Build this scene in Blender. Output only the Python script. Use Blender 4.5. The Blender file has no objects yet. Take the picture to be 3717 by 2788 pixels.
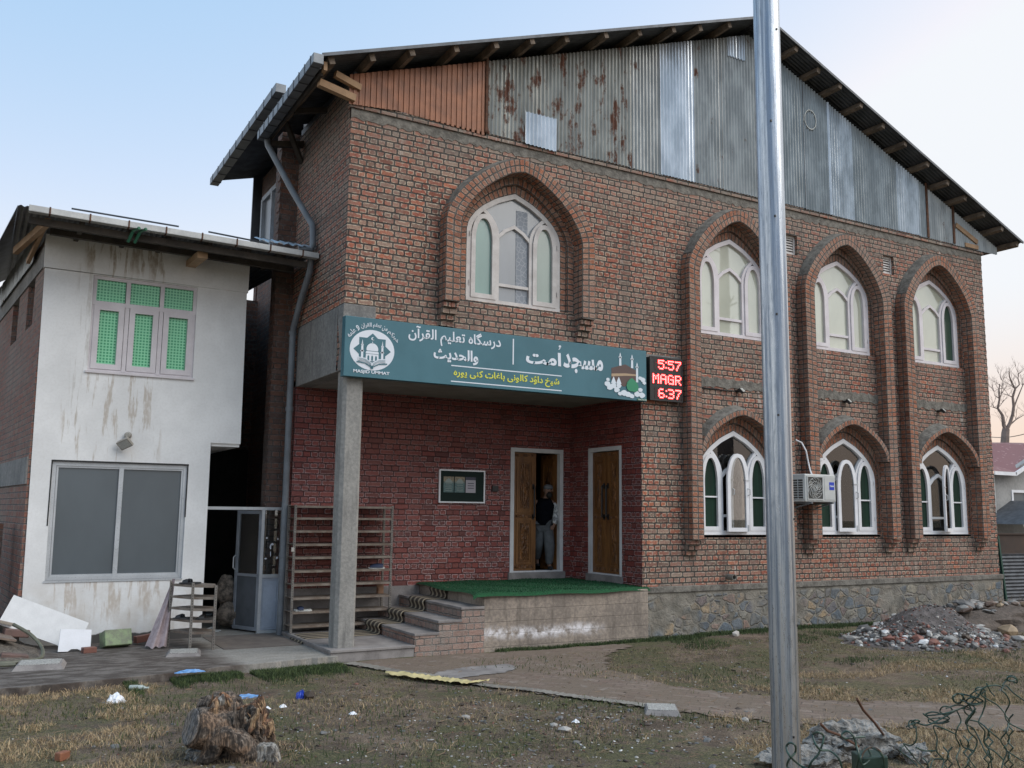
import bpy, bmesh, math, random, unicodedata
from mathutils import Vector, Matrix, noise as mnoise
from mathutils.geometry import tessellate_polygon
random.seed(7)
S = bpy.context.scene
COL = S.collection
R = math.radians
# ---------------------------------------------------------------- camera
YAW, PITCH, ROLL, FPX = 0.5181, 0.1369, 0.0116, 3382.4
CAM = Vector((-4.154, -11.922, 1.874))
sy, cy, sp, cp, sr, cr = math.sin(YAW), math.cos(YAW), math.sin(PITCH), math.cos(PITCH), math.sin(ROLL), math.cos(ROLL)
FW = Vector((sy*cp, cy*cp, sp)); RT0 = Vector((cy, -sy, 0)); UP0 = RT0.cross(FW)
RT = cr*RT0 + sr*UP0; UP = -sr*RT0 + cr*UP0
cd = bpy.data.cameras.new('camera'); cam = bpy.data.objects.new('camera', cd); COL.objects.link(cam)
cam.matrix_world = Matrix(((RT.x, UP.x, -FW.x, CAM.x), (RT.y, UP.y, -FW.y, CAM.y), (RT.z, UP.z, -FW.z, CAM.z), (0, 0, 0, 1)))
cd.sensor_width = 36; cd.lens = FPX/3717*36; cd.clip_start = 0.05; cd.clip_end = 5000
S.camera = cam
# ---------------------------------------------------------------- dusk sky, bright low on the right, and a soft fill lamp
SUN_AZ, SUN_EL = R(92), R(15)       # azimuth from +Y towards +X
w = bpy.data.worlds.new('World'); S.world = w; w.use_nodes = True
nt = w.node_tree; bg = nt.nodes['Background']
sky = nt.nodes.new('ShaderNodeTexSky'); sky.sky_type = 'NISHITA'; sky.sun_disc = False
sky.sun_elevation = SUN_EL; sky.sun_rotation = SUN_AZ; sky.air_density = 1.0; sky.dust_density = 1.0; sky.ozone_density = 1.0; sky.altitude = 1500
m1 = nt.nodes.new('ShaderNodeVectorMath'); m1.operation = 'MULTIPLY_ADD'; m1.inputs[1].default_value = (1.68, .67, .25); m1.inputs[2].default_value = (.08, 1.27, 2.5)   # thin evening haze: paler, less saturated sky
nt.links.new(sky.outputs[0], m1.inputs[0])
m2 = nt.nodes.new('ShaderNodeVectorMath'); m2.operation = 'MINIMUM'; m2.inputs[1].default_value = (3.02, 3.12, 3.26); nt.links.new(m1.outputs[0], m2.inputs[0])
tc = nt.nodes.new('ShaderNodeTexCoord'); sx_ = nt.nodes.new('ShaderNodeSeparateXYZ'); nt.links.new(tc.outputs['Generated'], sx_.inputs[0])
mp = nt.nodes.new('ShaderNodeMapRange'); mp.interpolation_type = 'SMOOTHSTEP'; mp.inputs[1].default_value = .02; mp.inputs[2].default_value = .24; mp.inputs[3].default_value = 1; mp.inputs[4].default_value = 0; nt.links.new(sx_.outputs[2], mp.inputs[0])
mq = nt.nodes.new('ShaderNodeMapRange'); mq.inputs[1].default_value = .1; mq.inputs[2].default_value = .9; nt.links.new(sx_.outputs[0], mq.inputs[0])
mm = nt.nodes.new('ShaderNodeMath'); mm.operation = 'MULTIPLY'; nt.links.new(mp.outputs[0], mm.inputs[0]); nt.links.new(mq.outputs[0], mm.inputs[1])
mx_ = nt.nodes.new('ShaderNodeMixRGB'); nt.links.new(mm.outputs[0], mx_.inputs[0]); nt.links.new(m2.outputs[0], mx_.inputs[1]); mx_.inputs[2].default_value = (3.25, 2.45, 1.9, 1)
nt.links.new(mx_.outputs[0], bg.inputs[0]); bg.inputs[1].default_value = 0.15
sl = bpy.data.lights.new('fill_light', 'SUN'); so = bpy.data.objects.new('fill_light', sl); COL.objects.link(so)
sl.energy = 1.35; sl.angle = R(55); sl.color = (1, .93, .84)  # broad soft fill added to brighten the facade
LD = Vector((math.sin(R(140))*math.cos(R(46)), math.cos(R(140))*math.cos(R(46)), math.sin(R(46))))
so.rotation_euler = LD.to_track_quat('Z', 'Y').to_euler()
S.view_settings.view_transform = 'Standard'; S.view_settings.look = 'None'; S.view_settings.gamma = 1
S.view_settings.exposure = 1.0
S.cycles.use_denoising = True
S.cycles.max_bounces = 8

# ---------------------------------------------------------------- helpers
def tag(o, label, cat, group=None, kind=None):
    if label: o['label'] = label
    if cat: o['category'] = cat
    if group: o['group'] = group
    if kind: o['kind'] = kind
    return o
def empty(name, loc=(0, 0, 0), rz=0):
    o = bpy.data.objects.new(name, None); COL.objects.link(o); o.location = loc; o.rotation_euler = (0, 0, rz); o.empty_display_size = .1
    return o
class MB:
    def __init__(s): s.v = []; s.f = []; s.m = []; s.uv = []; s.mi = 0; s.T = None
    def av(s, p):
        p = Vector(p)
        if s.T is not None: p = s.T @ p
        s.v.append(p); return len(s.v)-1
    def face(s, pts, uvs=None, mi=None):
        ids = [s.av(p) for p in pts]; s.f.append(ids); s.m.append(s.mi if mi is None else mi)
        s.uv.append(uvs if uvs else [(0, 0)]*len(ids)); return s
    def box(s, a, b, mi=None, skip=''):
        x0, y0, z0 = a; x1, y1, z1 = b
        F = {'-y': [(x0,y0,z0),(x1,y0,z0),(x1,y0,z1),(x0,y0,z1)], '+y': [(x1,y1,z0),(x0,y1,z0),(x0,y1,z1),(x1,y1,z1)],
             '-x': [(x0,y1,z0),(x0,y0,z0),(x0,y0,z1),(x0,y1,z1)], '+x': [(x1,y0,z0),(x1,y1,z0),(x1,y1,z1),(x1,y0,z1)],
             '-z': [(x0,y1,z0),(x1,y1,z0),(x1,y0,z0),(x0,y0,z0)], '+z': [(x0,y0,z1),(x1,y0,z1),(x1,y1,z1),(x0,y1,z1)]}
        for k, q in F.items():
            if k not in skip: s.face(q, [(0,0),(1,0),(1,1),(0,1)], mi)
        return s
    def obox(s, c, ax, ay, az, mi=None):   # oriented box, half-axis vectors
        c = Vector(c); ax, ay, az = Vector(ax), Vector(ay), Vector(az)
        P = lambda i, j, k: c+ax*i+ay*j+az*k
        for q in ([(-1,-1,-1),(1,-1,-1),(1,-1,1),(-1,-1,1)], [(1,1,-1),(-1,1,-1),(-1,1,1),(1,1,1)], [(-1,1,-1),(-1,-1,-1),(-1,-1,1),(-1,1,1)],
                  [(1,-1,-1),(1,1,-1),(1,1,1),(1,-1,1)], [(-1,1,-1),(1,1,-1),(1,-1,-1),(-1,-1,-1)], [(-1,-1,1),(1,-1,1),(1,1,1),(-1,1,1)]):
            s.face([P(*t) for t in q], [(0,0),(1,0),(1,1),(0,1)], mi)
        return s
    def beam(s, p, q, w, h, up=(0, 0, 1), mi=None):
        p, q = Vector(p), Vector(q); d = (q-p); L = d.length; d.normalize(); up = Vector(up)
        sx = d.cross(up)
        if sx.length < 1e-4: sx = d.cross(Vector((1, 0, 0)))
        sx.normalize(); uz = sx.cross(d)
        return s.obox((p+q)/2, d*L/2, sx*w/2, uz*h/2, mi)
    def tube(s, pts, r, seg=8, mi=None, cap=True):
        pts = [Vector(p) for p in pts]; n = len(pts); rs = r if isinstance(r, (list, tuple)) else [r]*n
        t0 = (pts[1]-pts[0]).normalized(); a = t0.orthogonal().normalized(); rings = []
        for i, p in enumerate(pts):
            t = (pts[min(i+1, n-1)]-pts[max(i-1, 0)]).normalized()
            a = (a - t*a.dot(t)); a = a.normalized() if a.length > 1e-6 else t.orthogonal().normalized(); b = t.cross(a)
            rings.append([s.av(p+(a*math.cos(2*math.pi*k/seg)+b*math.sin(2*math.pi*k/seg))*rs[i]) for k in range(seg)])
        M_ = s.mi if mi is None else mi
        for i in range(n-1):
            for k in range(seg):
                k2 = (k+1) % seg
                s.f.append([rings[i][k], rings[i][k2], rings[i+1][k2], rings[i+1][k]]); s.m.append(M_)
                s.uv.append([(k/seg, i), ((k+1)/seg, i), ((k+1)/seg, i+1), (k/seg, i+1)])
        if cap:
            s.f.append(rings[0][::-1]); s.m.append(M_); s.uv.append([(0, 0)]*seg)
            s.f.append(rings[-1]); s.m.append(M_); s.uv.append([(0, 0)]*seg)
        return s
    def lathe(s, c, prof, seg=16, mi=None, axis=(0, 0, 1)):
        c = Vector(c); ax = Vector(axis).normalized(); a = ax.orthogonal().normalized(); b = ax.cross(a); rings = []
        for (r, z) in prof: rings.append([s.av(c+ax*z+(a*math.cos(2*math.pi*k/seg)+b*math.sin(2*math.pi*k/seg))*r) for k in range(seg)])
        for i in range(len(rings)-1):
            for k in range(seg):
                k2 = (k+1) % seg; s.f.append([rings[i][k], rings[i][k2], rings[i+1][k2], rings[i+1][k]]); s.m.append(s.mi if mi is None else mi); s.uv.append([(0, 0)]*4)
        return s
    def plate(s, outer, holes, fn, depth, mi=None, sidemi=None, back=True):
        """2-D polygon with holes, fn(u,v,d)->3-D, extruded by depth"""
        loops = [outer]+list(holes)
        flat = [p for L in loops for p in L]
        tris = tessellate_polygon([[Vector((p[0], p[1], 0)) for p in L] for L in loops])
        a = s.mi if mi is None else mi; b = a if sidemi is None else sidemi
        i0 = [s.av(fn(p[0], p[1], 0)) for p in flat]
        for t in tris: s.f.append([i0[k] for k in t]); s.m.append(a); s.uv.append([flat[k] for k in t])
        if depth:
            i1 = [s.av(fn(p[0], p[1], depth)) for p in flat]
            if back:
                for t in tris: s.f.append([i1[k] for k in t][::-1]); s.m.append(a); s.uv.append([flat[k] for k in t][::-1])
            o = 0
            for L in loops:
                n = len(L)
                for k in range(n):
                    k2 = (k+1) % n
                    s.f.append([i0[o+k], i0[o+k2], i1[o+k2], i1[o+k]]); s.m.append(b); s.uv.append([(0, 0), (1, 0), (1, 1), (0, 1)])
                o += n
        return s
    def build(s, name, mats, parent=None, smooth=False, bevel=0, fixn=True, merge=True):
        me = bpy.data.meshes.new(name)
        me.from_pydata([tuple(p) for p in s.v], [], s.f)
        if not isinstance(mats, (list, tuple)): mats = [mats]
        for m in mats: me.materials.append(m)
        me.polygons.foreach_set('material_index', s.m)
        ul = me.uv_layers.new(name='UVMap')
        flat = [c for f in s.uv for uv in f for c in uv]
        ul.data.foreach_set('uv', flat)
        if merge or fixn:
            bm = bmesh.new(); bm.from_mesh(me)
            if merge: bmesh.ops.remove_doubles(bm, verts=bm.verts, dist=1e-5)
            if fixn: bmesh.ops.recalc_face_normals(bm, faces=bm.faces)
            bm.to_mesh(me); bm.free()
        if smooth:
            me.polygons.foreach_set('use_smooth', [True]*len(me.polygons))
            try: me.set_sharp_from_angle(angle=R(40))
            except Exception: pass
        me.update()
        o = bpy.data.objects.new(name, me); COL.objects.link(o)
        if parent: o.parent = parent
        if bevel:
            b = o.modifiers.new('bevel', 'BEVEL'); b.width = bevel; b.segments = 2; b.limit_method = 'ANGLE'; b.angle_limit = R(35)
        return o
def FY(y0, sgn=1): return lambda u, v, d: (u, y0+d*sgn, v)      # plate facing -y at y0, depth goes +y
def FX(x0, sgn=1): return lambda u, v, d: (x0+d*sgn, u, v)
def FZ(z0, sgn=-1): return lambda u, v, d: (u, v, z0+d*sgn)

# ---------------------------------------------------------------- materials
class G:
    def __init__(s, name):
        s.mat = bpy.data.materials.new(name); s.mat.use_nodes = True; s.t = s.mat.node_tree; s.t.nodes.clear()
        s.out = s.t.nodes.new('ShaderNodeOutputMaterial'); s.b = s.t.nodes.new('ShaderNodeBsdfPrincipled'); s.t.links.new(s.b.outputs[0], s.out.inputs[0])
    def put(s, inp, v):
        if isinstance(v, bpy.types.NodeSocket): s.t.links.new(v, inp)
        elif v is not None:
            if isinstance(v, (tuple, list)) and len(v) == 3 and inp.type == 'RGBA': v = (*v, 1)
            inp.default_value = v
    def n(s, typ, ins=None, **pr):
        nd = s.t.nodes.new('ShaderNode'+typ)
        for k, v in pr.items(): setattr(nd, k, v)
        for k, v in (ins or {}).items(): s.put(nd.inputs[k], v)
        return nd
    def m(s, op, a, b=0., c=0.): return s.n('Math', {0: a, 1: b, 2: c}, operation=op).outputs[0]
    def mix(s, f, a, b, mode='MIX'): return s.n('MixRGB', {0: f, 1: a, 2: b}, blend_type=mode).outputs[0]
    def noise(s, vec, scale, detail=3, rough=.55, col=False):
        nd = s.n('TexNoise', {'Vector': vec, 'Scale': scale, 'Detail': detail, 'Roughness': rough}); return nd.outputs['Color' if col else 'Fac']
    def mr(s, v, a, b, c=0., d=1., smooth=True):
        nd = s.n('MapRange', {'Value': v, 'From Min': a, 'From Max': b, 'To Min': c, 'To Max': d}, interpolation_type='SMOOTHSTEP' if smooth else 'LINEAR'); return nd.outputs[0]
    def ramp(s, f, stops):
        nd = s.n('ValToRGB', {0: f}); cr_ = nd.color_ramp
        while len(cr_.elements) < len(stops): cr_.elements.new(.5)
        for e, (p, c) in zip(cr_.elements, stops): e.position = p; e.color = (*c, 1)
        return nd.outputs[0]
    def pos(s): return s.n('NewGeometry').outputs['Position']
    def sep(s, v): nd = s.n('SeparateXYZ', {0: v}); return nd.outputs
    def comb(s, x, y, z): return s.n('CombineXYZ', {0: x, 1: y, 2: z}).outputs[0]
    def scl(s, v, sx, sy_, sz): return s.n('VectorMath', {0: v, 1: (sx, sy_, sz)}, operation='MULTIPLY').outputs[0]
    def bump(s, h, strength=.5, dist=.01): s.put(s.b.inputs['Normal'], s.n('Bump', {'Height': h, 'Strength': strength, 'Distance': dist}).outputs[0])
    def set(s, color=None, rough=None, metal=None, **kw):
        if color is not None: s.put(s.b.inputs['Base Color'], color)
        if rough is not None: s.put(s.b.inputs['Roughness'], rough)
        if metal is not None: s.put(s.b.inputs['Metallic'], metal)
        for k, v in kw.items(): s.put(s.b.inputs[k], v)
        return s.mat
def plain(name, c1, c2=None, rough=.6, metal=0, scale=6, bump=.15, dist=.004, fine=60, vec=None, local=False, spec=None):
    g = G(name); P = g.n('TexCoord').outputs['Object'] if local else g.pos()
    if vec: P = g.scl(P, *vec)
    c2 = c2 or tuple(x*.72 for x in c1)
    n1 = g.noise(P, scale, 5); n2 = g.noise(P, fine, 3)
    f = g.mr(g.m('ADD', g.m('MULTIPLY', n1, .7), g.m('MULTIPLY', n2, .3)), .36, .64)
    c = g.mix(f, c2, c1)
    g.set(c, g.mr(n2, .3, .7, max(rough-.08, .02), min(rough+.08, 1)), metal)
    if spec is not None: g.b.inputs['Specular IOR Level'].default_value = spec
    if bump: g.bump(g.m('ADD', n1, g.m('MULTIPLY', n2, .6)), bump, dist)
    return g.mat
def brick(name, cols, mortar, mode='world', bw=.245, bh=.0865, alt=True, rim=(.45, .38, .33), rimamt=.5, weather=(.27, .235, .2), wamt=.6, mw=.0085, offs=0., glossy=.85, zfade=False, xfade=False, scuff=False, bump=.9):
    g = G(name); P = g.pos()
    if mode == 'world':
        x, y, z = g.sep(P); nx, ny, nz = g.sep(g.n('NewGeometry').outputs['True Normal'])
        ax = g.m('GREATER_THAN', g.m('ABSOLUTE', nx), .7); az = g.m('GREATER_THAN', g.m('ABSOLUTE', nz), .7)
        u = g.m('ADD', g.m('MULTIPLY', x, g.m('SUBTRACT', 1, ax)), g.m('MULTIPLY', y, ax))
        v = g.m('ADD', g.m('MULTIPLY', z, g.m('SUBTRACT', 1, az)), g.m('MULTIPLY', y, az))
    else:
        u, v, _ = g.sep(g.n('TexCoord').outputs['UV']); ax = 0.
    nc = g.n('SeparateColor', {0: g.noise(P, 7, 3, col=True)})
    u = g.m('ADD', u, g.m('MULTIPLY', g.m('SUBTRACT', nc.outputs[0], .5), .015)); v = g.m('ADD', v, g.m('MULTIPLY', g.m('SUBTRACT', nc.outputs[1], .5), .013))
    vr = g.m('DIVIDE', g.m('ADD', v, offs+30*bh), bh); row = g.m('FLOOR', vr); fv = g.m('SUBTRACT', vr, row)
    par = g.m('MODULO', row, 2) if alt else 0.
    wn1 = g.n('TexWhiteNoise', {'W': row}, noise_dimensions='1D').outputs[0]
    if alt:
        bwid = g.m('MULTIPLY', bw, g.m('SUBTRACT', 1, g.m('MULTIPLY', par, .5)))
        cu = g.m('DIVIDE', g.m('ADD', g.m('ADD', u, 50.), g.m('ADD', g.m('MULTIPLY', wn1, .05), g.m('MULTIPLY', par, .06))), bwid)
    else:
        bwid = bw; cu = g.m('DIVIDE', g.m('ADD', u, 20*bw), bw)
    cid = g.m('FLOOR', cu); fu = g.m('SUBTRACT', cu, cid)
    du = g.m('MULTIPLY', g.m('MINIMUM', fu, g.m('SUBTRACT', 1, fu)), bwid); dv = g.m('MULTIPLY', g.m('MINIMUM', fv, g.m('SUBTRACT', 1, fv)), bh)
    d = g.m('SMOOTH_MIN', du, dv, .02)
    n3 = g.noise(P, 55, 3, .6); d2 = g.m('ADD', d, g.m('MULTIPLY', g.m('SUBTRACT', n3, .5), .009))
    mask = g.mr(d2, mw*.45, mw*1.0)
    wn = g.n('TexWhiteNoise', {'Vector': g.comb(cid, row, ax)}, noise_dimensions='3D').outputs
    bc = g.ramp(wn[0], [(i/(len(cols)-1), c) for i, c in enumerate(cols)])
    mot = g.noise(P, 28, 4, .65); bc = g.mix(g.mr(mot, .35, .7, 0, .55), bc, (cols[0][0]*.45, cols[0][1]*.5, cols[0][2]*.5))
    rimm = g.m('MULTIPLY', g.mr(d2, mw*1.1, mw*2.3, 1, 0), g.mr(g.noise(P, 16, 3), .42, .58))
    if scuff:
        per = g.mr(g.n('SeparateColor', {0: wn[1]}).outputs[1], .1, .5); rimm = g.m('MULTIPLY', g.m('MULTIPLY', g.mr(d2, mw*1.1, mw*2.0, 1, 0), g.mr(g.noise(P, 26, 3), .36, .52)), g.m('MULTIPLY', per, g.mr(g.sep(P)[2], 3.7, 2.0, .35, 1)))
        face = g.m('MULTIPLY', g.mr(g.noise(P, 45, 4, .7), .60, .66), g.m('MULTIPLY', per, g.mr(g.sep(P)[2], 2.2, .9, .1, .8))); rimm = g.m('MAXIMUM', rimm, face)
    bc = g.mix(g.m('MULTIPLY', rimm, rimamt), bc, rim)
    big = g.noise(P, .55, 5, .6); bf = g.mr(big, .44, .68, 0, wamt)
    if zfade: bf = g.m('MAXIMUM', bf, g.m('MULTIPLY', g.mr(g.sep(P)[2], 6.3, 7.6), g.mr(g.noise(P, 2.2, 4), .3, .6, .3, .95)))
    if xfade: bf = g.m('MAXIMUM', bf, g.m('MULTIPLY', g.mr(g.sep(P)[0], 3.5, 8, 0, .5), g.mr(g.noise(P, 1.7, 4), .35, .6)))
    bf = g.m('MULTIPLY', bf, g.mr(g.noise(P, 11, 4, .6), .3, .65, .45, 1.0))
    bc = g.mix(bf, bc, weather)
    if xfade:
        xx, yy, zz_ = g.sep(P); st = g.noise(g.comb(g.m('MULTIPLY', xx, 5.), yy, g.m('MULTIPLY', zz_, .5)), 1.4, 4, .65)
        lime = g.m('MULTIPLY', g.mr(st, .58, .66), g.mr(g.noise(P, .9, 3), .48, .6, 0, .75)); bc = g.mix(lime, bc, (.50, .45, .40))
        damp = g.mr(g.noise(g.comb(g.m('MULTIPLY', xx, 2.), 3., g.m('MULTIPLY', zz_, .45)), 1.1, 4, .6), .52, .66, 0, .45); bc = g.mix(damp, bc, (.07, .05, .042))
    mc = g.mix(g.mr(g.noise(P, 5, 4), .35, .65), mortar, tuple(c*1.9 for c in mortar))
    c = g.mix(mask, mc, bc)
    g.set(c, glossy)
    g.bump(g.m('ADD', mask, g.m('MULTIPLY', n3, .6)), bump, .02)
    return g.mat
BR = [(.29, .078, .046), (.39, .115, .064), (.18, .058, .036), (.47, .155, .082), (.28, .125, .09), (.11, .05, .036), (.37, .25, .185), (.36, .095, .054), (.23, .17, .13), (.32, .082, .047)]
M = {}
M['brick'] = brick('red_brick', BR, (.040, .037, .033), zfade=True, rimamt=.8, rim=(.56, .46, .35), mw=.0135, weather=(.25, .215, .18), wamt=.6, xfade=True)
M['ring'] = brick('arch_brick', [(.32, .11, .06), (.40, .155, .082), (.21, .084, .05), (.38, .215, .145), (.24, .115, .075)], (.06, .056, .05), mode='uv', bw=.12, bh=.086, alt=False, rimamt=.5, rim=(.46, .37, .30), wamt=.55, weather=(.25, .21, .18), mw=.0125)
M['painted'] = brick('painted_brick', [(.21, .042, .034), (.27, .058, .045), (.17, .032, .028), (.23, .062, .048), (.10, .022, .02)], (.05, .012, .012), rim=(.55, .42, .41), rimamt=.9, weather=(.26, .085, .07), wamt=.5, mw=.0105, scuff=True, glossy=.45)
M['oldbrick_red'] = brick('old_red_brick', [(.24, .10, .075), (.30, .13, .09), (.20, .11, .085), (.27, .17, .13)], (.08, .075, .07), rimamt=.4, wamt=.6)
M['oldbrick'] = brick('old_brick', [(.14, .07, .05), (.20, .09, .06), (.10, .06, .05), (.17, .10, .08)], (.06, .055, .05), rimamt=.3, wamt=.7, weather=(.12, .11, .10))
M['stepbrick'] = brick('step_brick', [(.36, .21, .165), (.28, .17, .135), (.40, .25, .20), (.25, .18, .15)], (.12, .11, .10), rimamt=.5, weather=(.25, .225, .20), wamt=1.0)
M['white_brick'] = plain('white_paint_wood', (.72, .70, .72), (.60, .57, .58), .5, scale=3, bump=.1)
def concrete(name, c1, c2, streak=True, forms=False, eff=False):
    g = G(name); P = g.pos(); x, y, z = g.sep(P)
    n1 = g.noise(P, 1.6, 6, .6); n2 = g.noise(P, 22, 5, .65); st = g.noise(g.scl(P, 5, 5, .7), 2, 4)
    f = g.mr(g.m('ADD', g.m('MULTIPLY', n1, .5), g.m('MULTIPLY', n2, .5)), .38, .62); c = g.mix(f, c2, c1)
    if streak: c = g.mix(g.mr(st, .5, .75, 0, .6), c, tuple(q*.55 for q in c2))
    h = g.m('ADD', n1, n2)
    if forms:
        fz = g.m('FRACT', g.m('DIVIDE', z, .17)); ln = g.mr(g.m('ABSOLUTE', g.m('SUBTRACT', fz, .5)), .44, .5)
        c = g.mix(g.m('MULTIPLY', ln, .45), c, tuple(q*.5 for q in c2)); h = g.m('SUBTRACT', h, g.m('MULTIPLY', ln, .5))
    if eff:
        e = g.m('MULTIPLY', g.mr(g.m('ABSOLUTE', g.m('SUBTRACT', z, g.m('ADD', .12, g.m('MULTIPLY', g.noise(g.scl(P, 1, 1, 0), 1.5, 3), .12)))), .0, .13, 1, 0), g.mr(g.noise(P, 9, 6, .7), .36, .66))
        e = g.m('MULTIPLY', e, g.mr(x, 3.9, 4.3, 1, 0)); c = g.mix(e, c, (.72, .7, .72))
    g.set(c, .9); g.bump(h, .5, .01); return g.mat
M['concrete'] = concrete('concrete', (.30, .29, .27), (.20, .195, .185))
M['beam'] = concrete('beam_concrete', (.26, .25, .235), (.15, .145, .14))
M['platform'] = concrete('platform_concrete', (.33, .275, .225), (.19, .16, .135), forms=True, eff=True)
M['cement'] = plain('rough_cement', (.21, .195, .17), (.10, .092, .08), .95, scale=9, bump=.9, dist=.02, fine=30)
M['soffit'] = plain('soffit_render', (.27, .255, .235), (.2, .19, .175), .9, scale=3)
M['step'] = plain('step_cement', (.27, .25, .24), (.17, .155, .15), .9, scale=4, bump=.4)
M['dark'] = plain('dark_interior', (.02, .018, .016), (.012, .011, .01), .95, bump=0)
M['wood'] = plain('weathered_timber', (.22, .17, .13), (.10, .078, .06), .85, scale=5, vec=(1, 1, 1), bump=.5, fine=40)
M['woodnew'] = plain('fresh_timber', (.42, .27, .16), (.30, .19, .11), .8, scale=5, bump=.4)
M['wooddark'] = plain('dark_timber', (.07, .058, .048), (.035, .03, .026), .9, scale=5, bump=.4)
def stone():
    g = G('rubble_stone'); P = g.pos(); v = g.n('TexVoronoi', {'Vector': g.scl(g.n('VectorMath', {0: P, 1: g.scl(g.noise(P, 6, 3, col=True), .09, .09, .09)}, operation='ADD').outputs[0], 1, 1, 1.35), 'Scale': 4.6, 'Randomness': .95})
    e = g.n('TexVoronoi', {'Vector': g.scl(g.n('VectorMath', {0: P, 1: g.scl(g.noise(P, 6, 3, col=True), .09, .09, .09)}, operation='ADD').outputs[0], 1, 1, 1.35), 'Scale': 4.6, 'Randomness': .95}, feature='DISTANCE_TO_EDGE')
    wn = g.n('TexWhiteNoise', {'Vector': v.outputs['Position']}, noise_dimensions='3D').outputs[0]
    sc = g.ramp(wn, [(0, (.12, .15, .18)), (.18, (.30, .27, .21)), (.36, (.09, .115, .145)), (.5, (.40, .29, .17)), (.62, (.14, .165, .19)), (.75, (.22, .21, .19)), (.88, (.30, .18, .13)), (1, (.12, .14, .16))])
    n = g.noise(P, 18, 5, .65); sc = g.mix(g.mr(n, .35, .7, 0, .6), sc, (.07, .075, .08))
    m = g.mr(g.m('ADD', e.outputs[0], g.m('MULTIPLY', g.m('SUBTRACT', n, .5), .10)), .03, .10)
    m = g.m('MULTIPLY', m, g.mr(g.noise(P, 1.3, 3), .40, .52, .12, 1))
    m = g.m('MULTIPLY', m, g.mr(g.sep(P)[2], .56, .62, 1, 0))
    mc = g.mix(g.mr(g.noise(P, 4, 5), .35, .65), (.13, .12, .10), (.24, .22, .185))
    g.set(g.mix(m, mc, sc), .9); g.bump(g.m('ADD', m, n), .8, .03); return g.mat
M['stone'] = stone()
def galv(name, c1, c2, rust=.0, metal=.6, rough=.45):
    g = G(name); P = g.pos(); n = g.noise(g.scl(P, 2.2, 2.2, .8), 2.0, 5, .6); n2 = g.noise(P, 30, 3)
    c = g.mix(g.mr(n, .35, .65), c2, c1)
    n4 = g.noise(g.scl(P, 2.6, 1, 1.1), 1.5, 5, .7); rm = g.mr(g.m('ADD', n4, g.m('MULTIPLY', g.m('SUBTRACT', n2, .5), .12)), .64-rust*.115, .72-rust*.10) if rust else 0.
    if rust: c = g.mix(rm, c, g.mix(n2, (.085, .034, .020), (.15, .062, .038)))
    g.set(c, g.m('ADD', rough, g.m('MULTIPLY', rm, .4)) if rust else rough, g.m('MULTIPLY', metal, g.m('SUBTRACT', 1, rm)) if rust else metal); g.bump(n2, .1, .003); return g.mat
M['galv'] = galv('galvanised_sheet', (.36, .37, .36), (.24, .25, .245), .12)
M['galvrust'] = galv('rusty_galvanised_sheet', (.34, .34, .31), (.24, .24, .22), 1.0)
M['galvblue'] = galv('bluish_galvanised_sheet', (.30, .325, .33), (.20, .22, .225), 0)
M['galvbright'] = galv('bright_galvanised_sheet', (.60, .64, .68), (.42, .46, .5), 0, .65, .35)
M['galvmid'] = galv('weathered_bright_sheet', (.46, .50, .53), (.27, .30, .32), 0, .6, .4)
M['brownsheet'] = plain('copper_brown_sheet', (.25, .098, .045), (.14, .054, .026), .45, .2, scale=3, bump=.1)
M['roofsheet'] = galv('dark_roof_sheet', (.10, .11, .125), (.06, .066, .075), 0, .4, .5)
M['gutter'] = plain('grey_gutter_metal', (.20, .215, .23), (.14, .15, .165), .4, .3, scale=4, bump=.05)
M['gutterwhite'] = plain('white_gutter_metal', (.55, .55, .53), (.42, .42, .41), .4, .2, scale=4, bump=.05)
M['pipe'] = plain('grey_pipe_plastic', (.17, .19, .21), (.12, .13, .145), .5, 0, scale=4, bump=.05)
M['alu'] = plain('aluminium_profile', (.56, .58, .60), (.46, .48, .5), .35, .35, scale=3, bump=.03)
M['black'] = plain('black_plastic', (.015, .015, .017), (.01, .01, .011), .4, bump=0)
M['rust'] = plain('rusty_iron', (.13, .06, .035), (.07, .035, .022), .9, .1, scale=20, bump=.4)
M['whitepaint'] = plain('white_window_paint', (.78, .78, .80), (.68, .68, .70), .45, scale=3, bump=.05)
M['pinkpaint'] = plain('pinkish_white_window_paint', (.68, .64, .66), (.58, .54, .56), .55, scale=4, bump=.1)
M['oldwhite'] = plain('aged_white_window_paint', (.56, .53, .51), (.44, .41, .39), .55, scale=6, bump=.1)
# ================================================================= MAIN BUILDING
def zl(x): return 7.899+.3553*(x+.548)          # left roof slope (top surface)
def zr(x): return 10.641-.4107*(x-7.879)
RX, RZ = 7.549, 10.777
def zroof(x): return min(zl(x), zr(x))
OUTP = [(1, 0), (.985, .10), (.94, .21), (.86, .35), (.76, .49), (.62, .64), (.46, .78), (.29, .90), (.14, .972), (0, 1)]
PTP = [(1, 0), (.97, .12), (.91, .26), (.81, .42), (.64, .62), (.44, .79), (.24, .925), (.1, .98), (0, 1)]
FRP = [(1, 0), (.98, .12), (.94, .24), (.82, .43), (.66, .60), (.40, .80), (.2, .905), (0, 1)]
def half(prof, n=36):
    # resample half profile evenly
    L = [0]
    for a, b in zip(prof, prof[1:]): L.append(L[-1]+math.hypot(b[0]-a[0], b[1]-a[1]))
    out = []
    for i in range(n+1):
        t = L[-1]*i/n; k = max(j for j in range(len(L)) if L[j] <= t+1e-9); k = min(k, len(prof)-2)
        f = (t-L[k])/(L[k+1]-L[k]); out.append((prof[k][0]+(prof[k+1][0]-prof[k][0])*f, prof[k][1]+(prof[k+1][1]-prof[k][1])*f))
    return out
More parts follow.
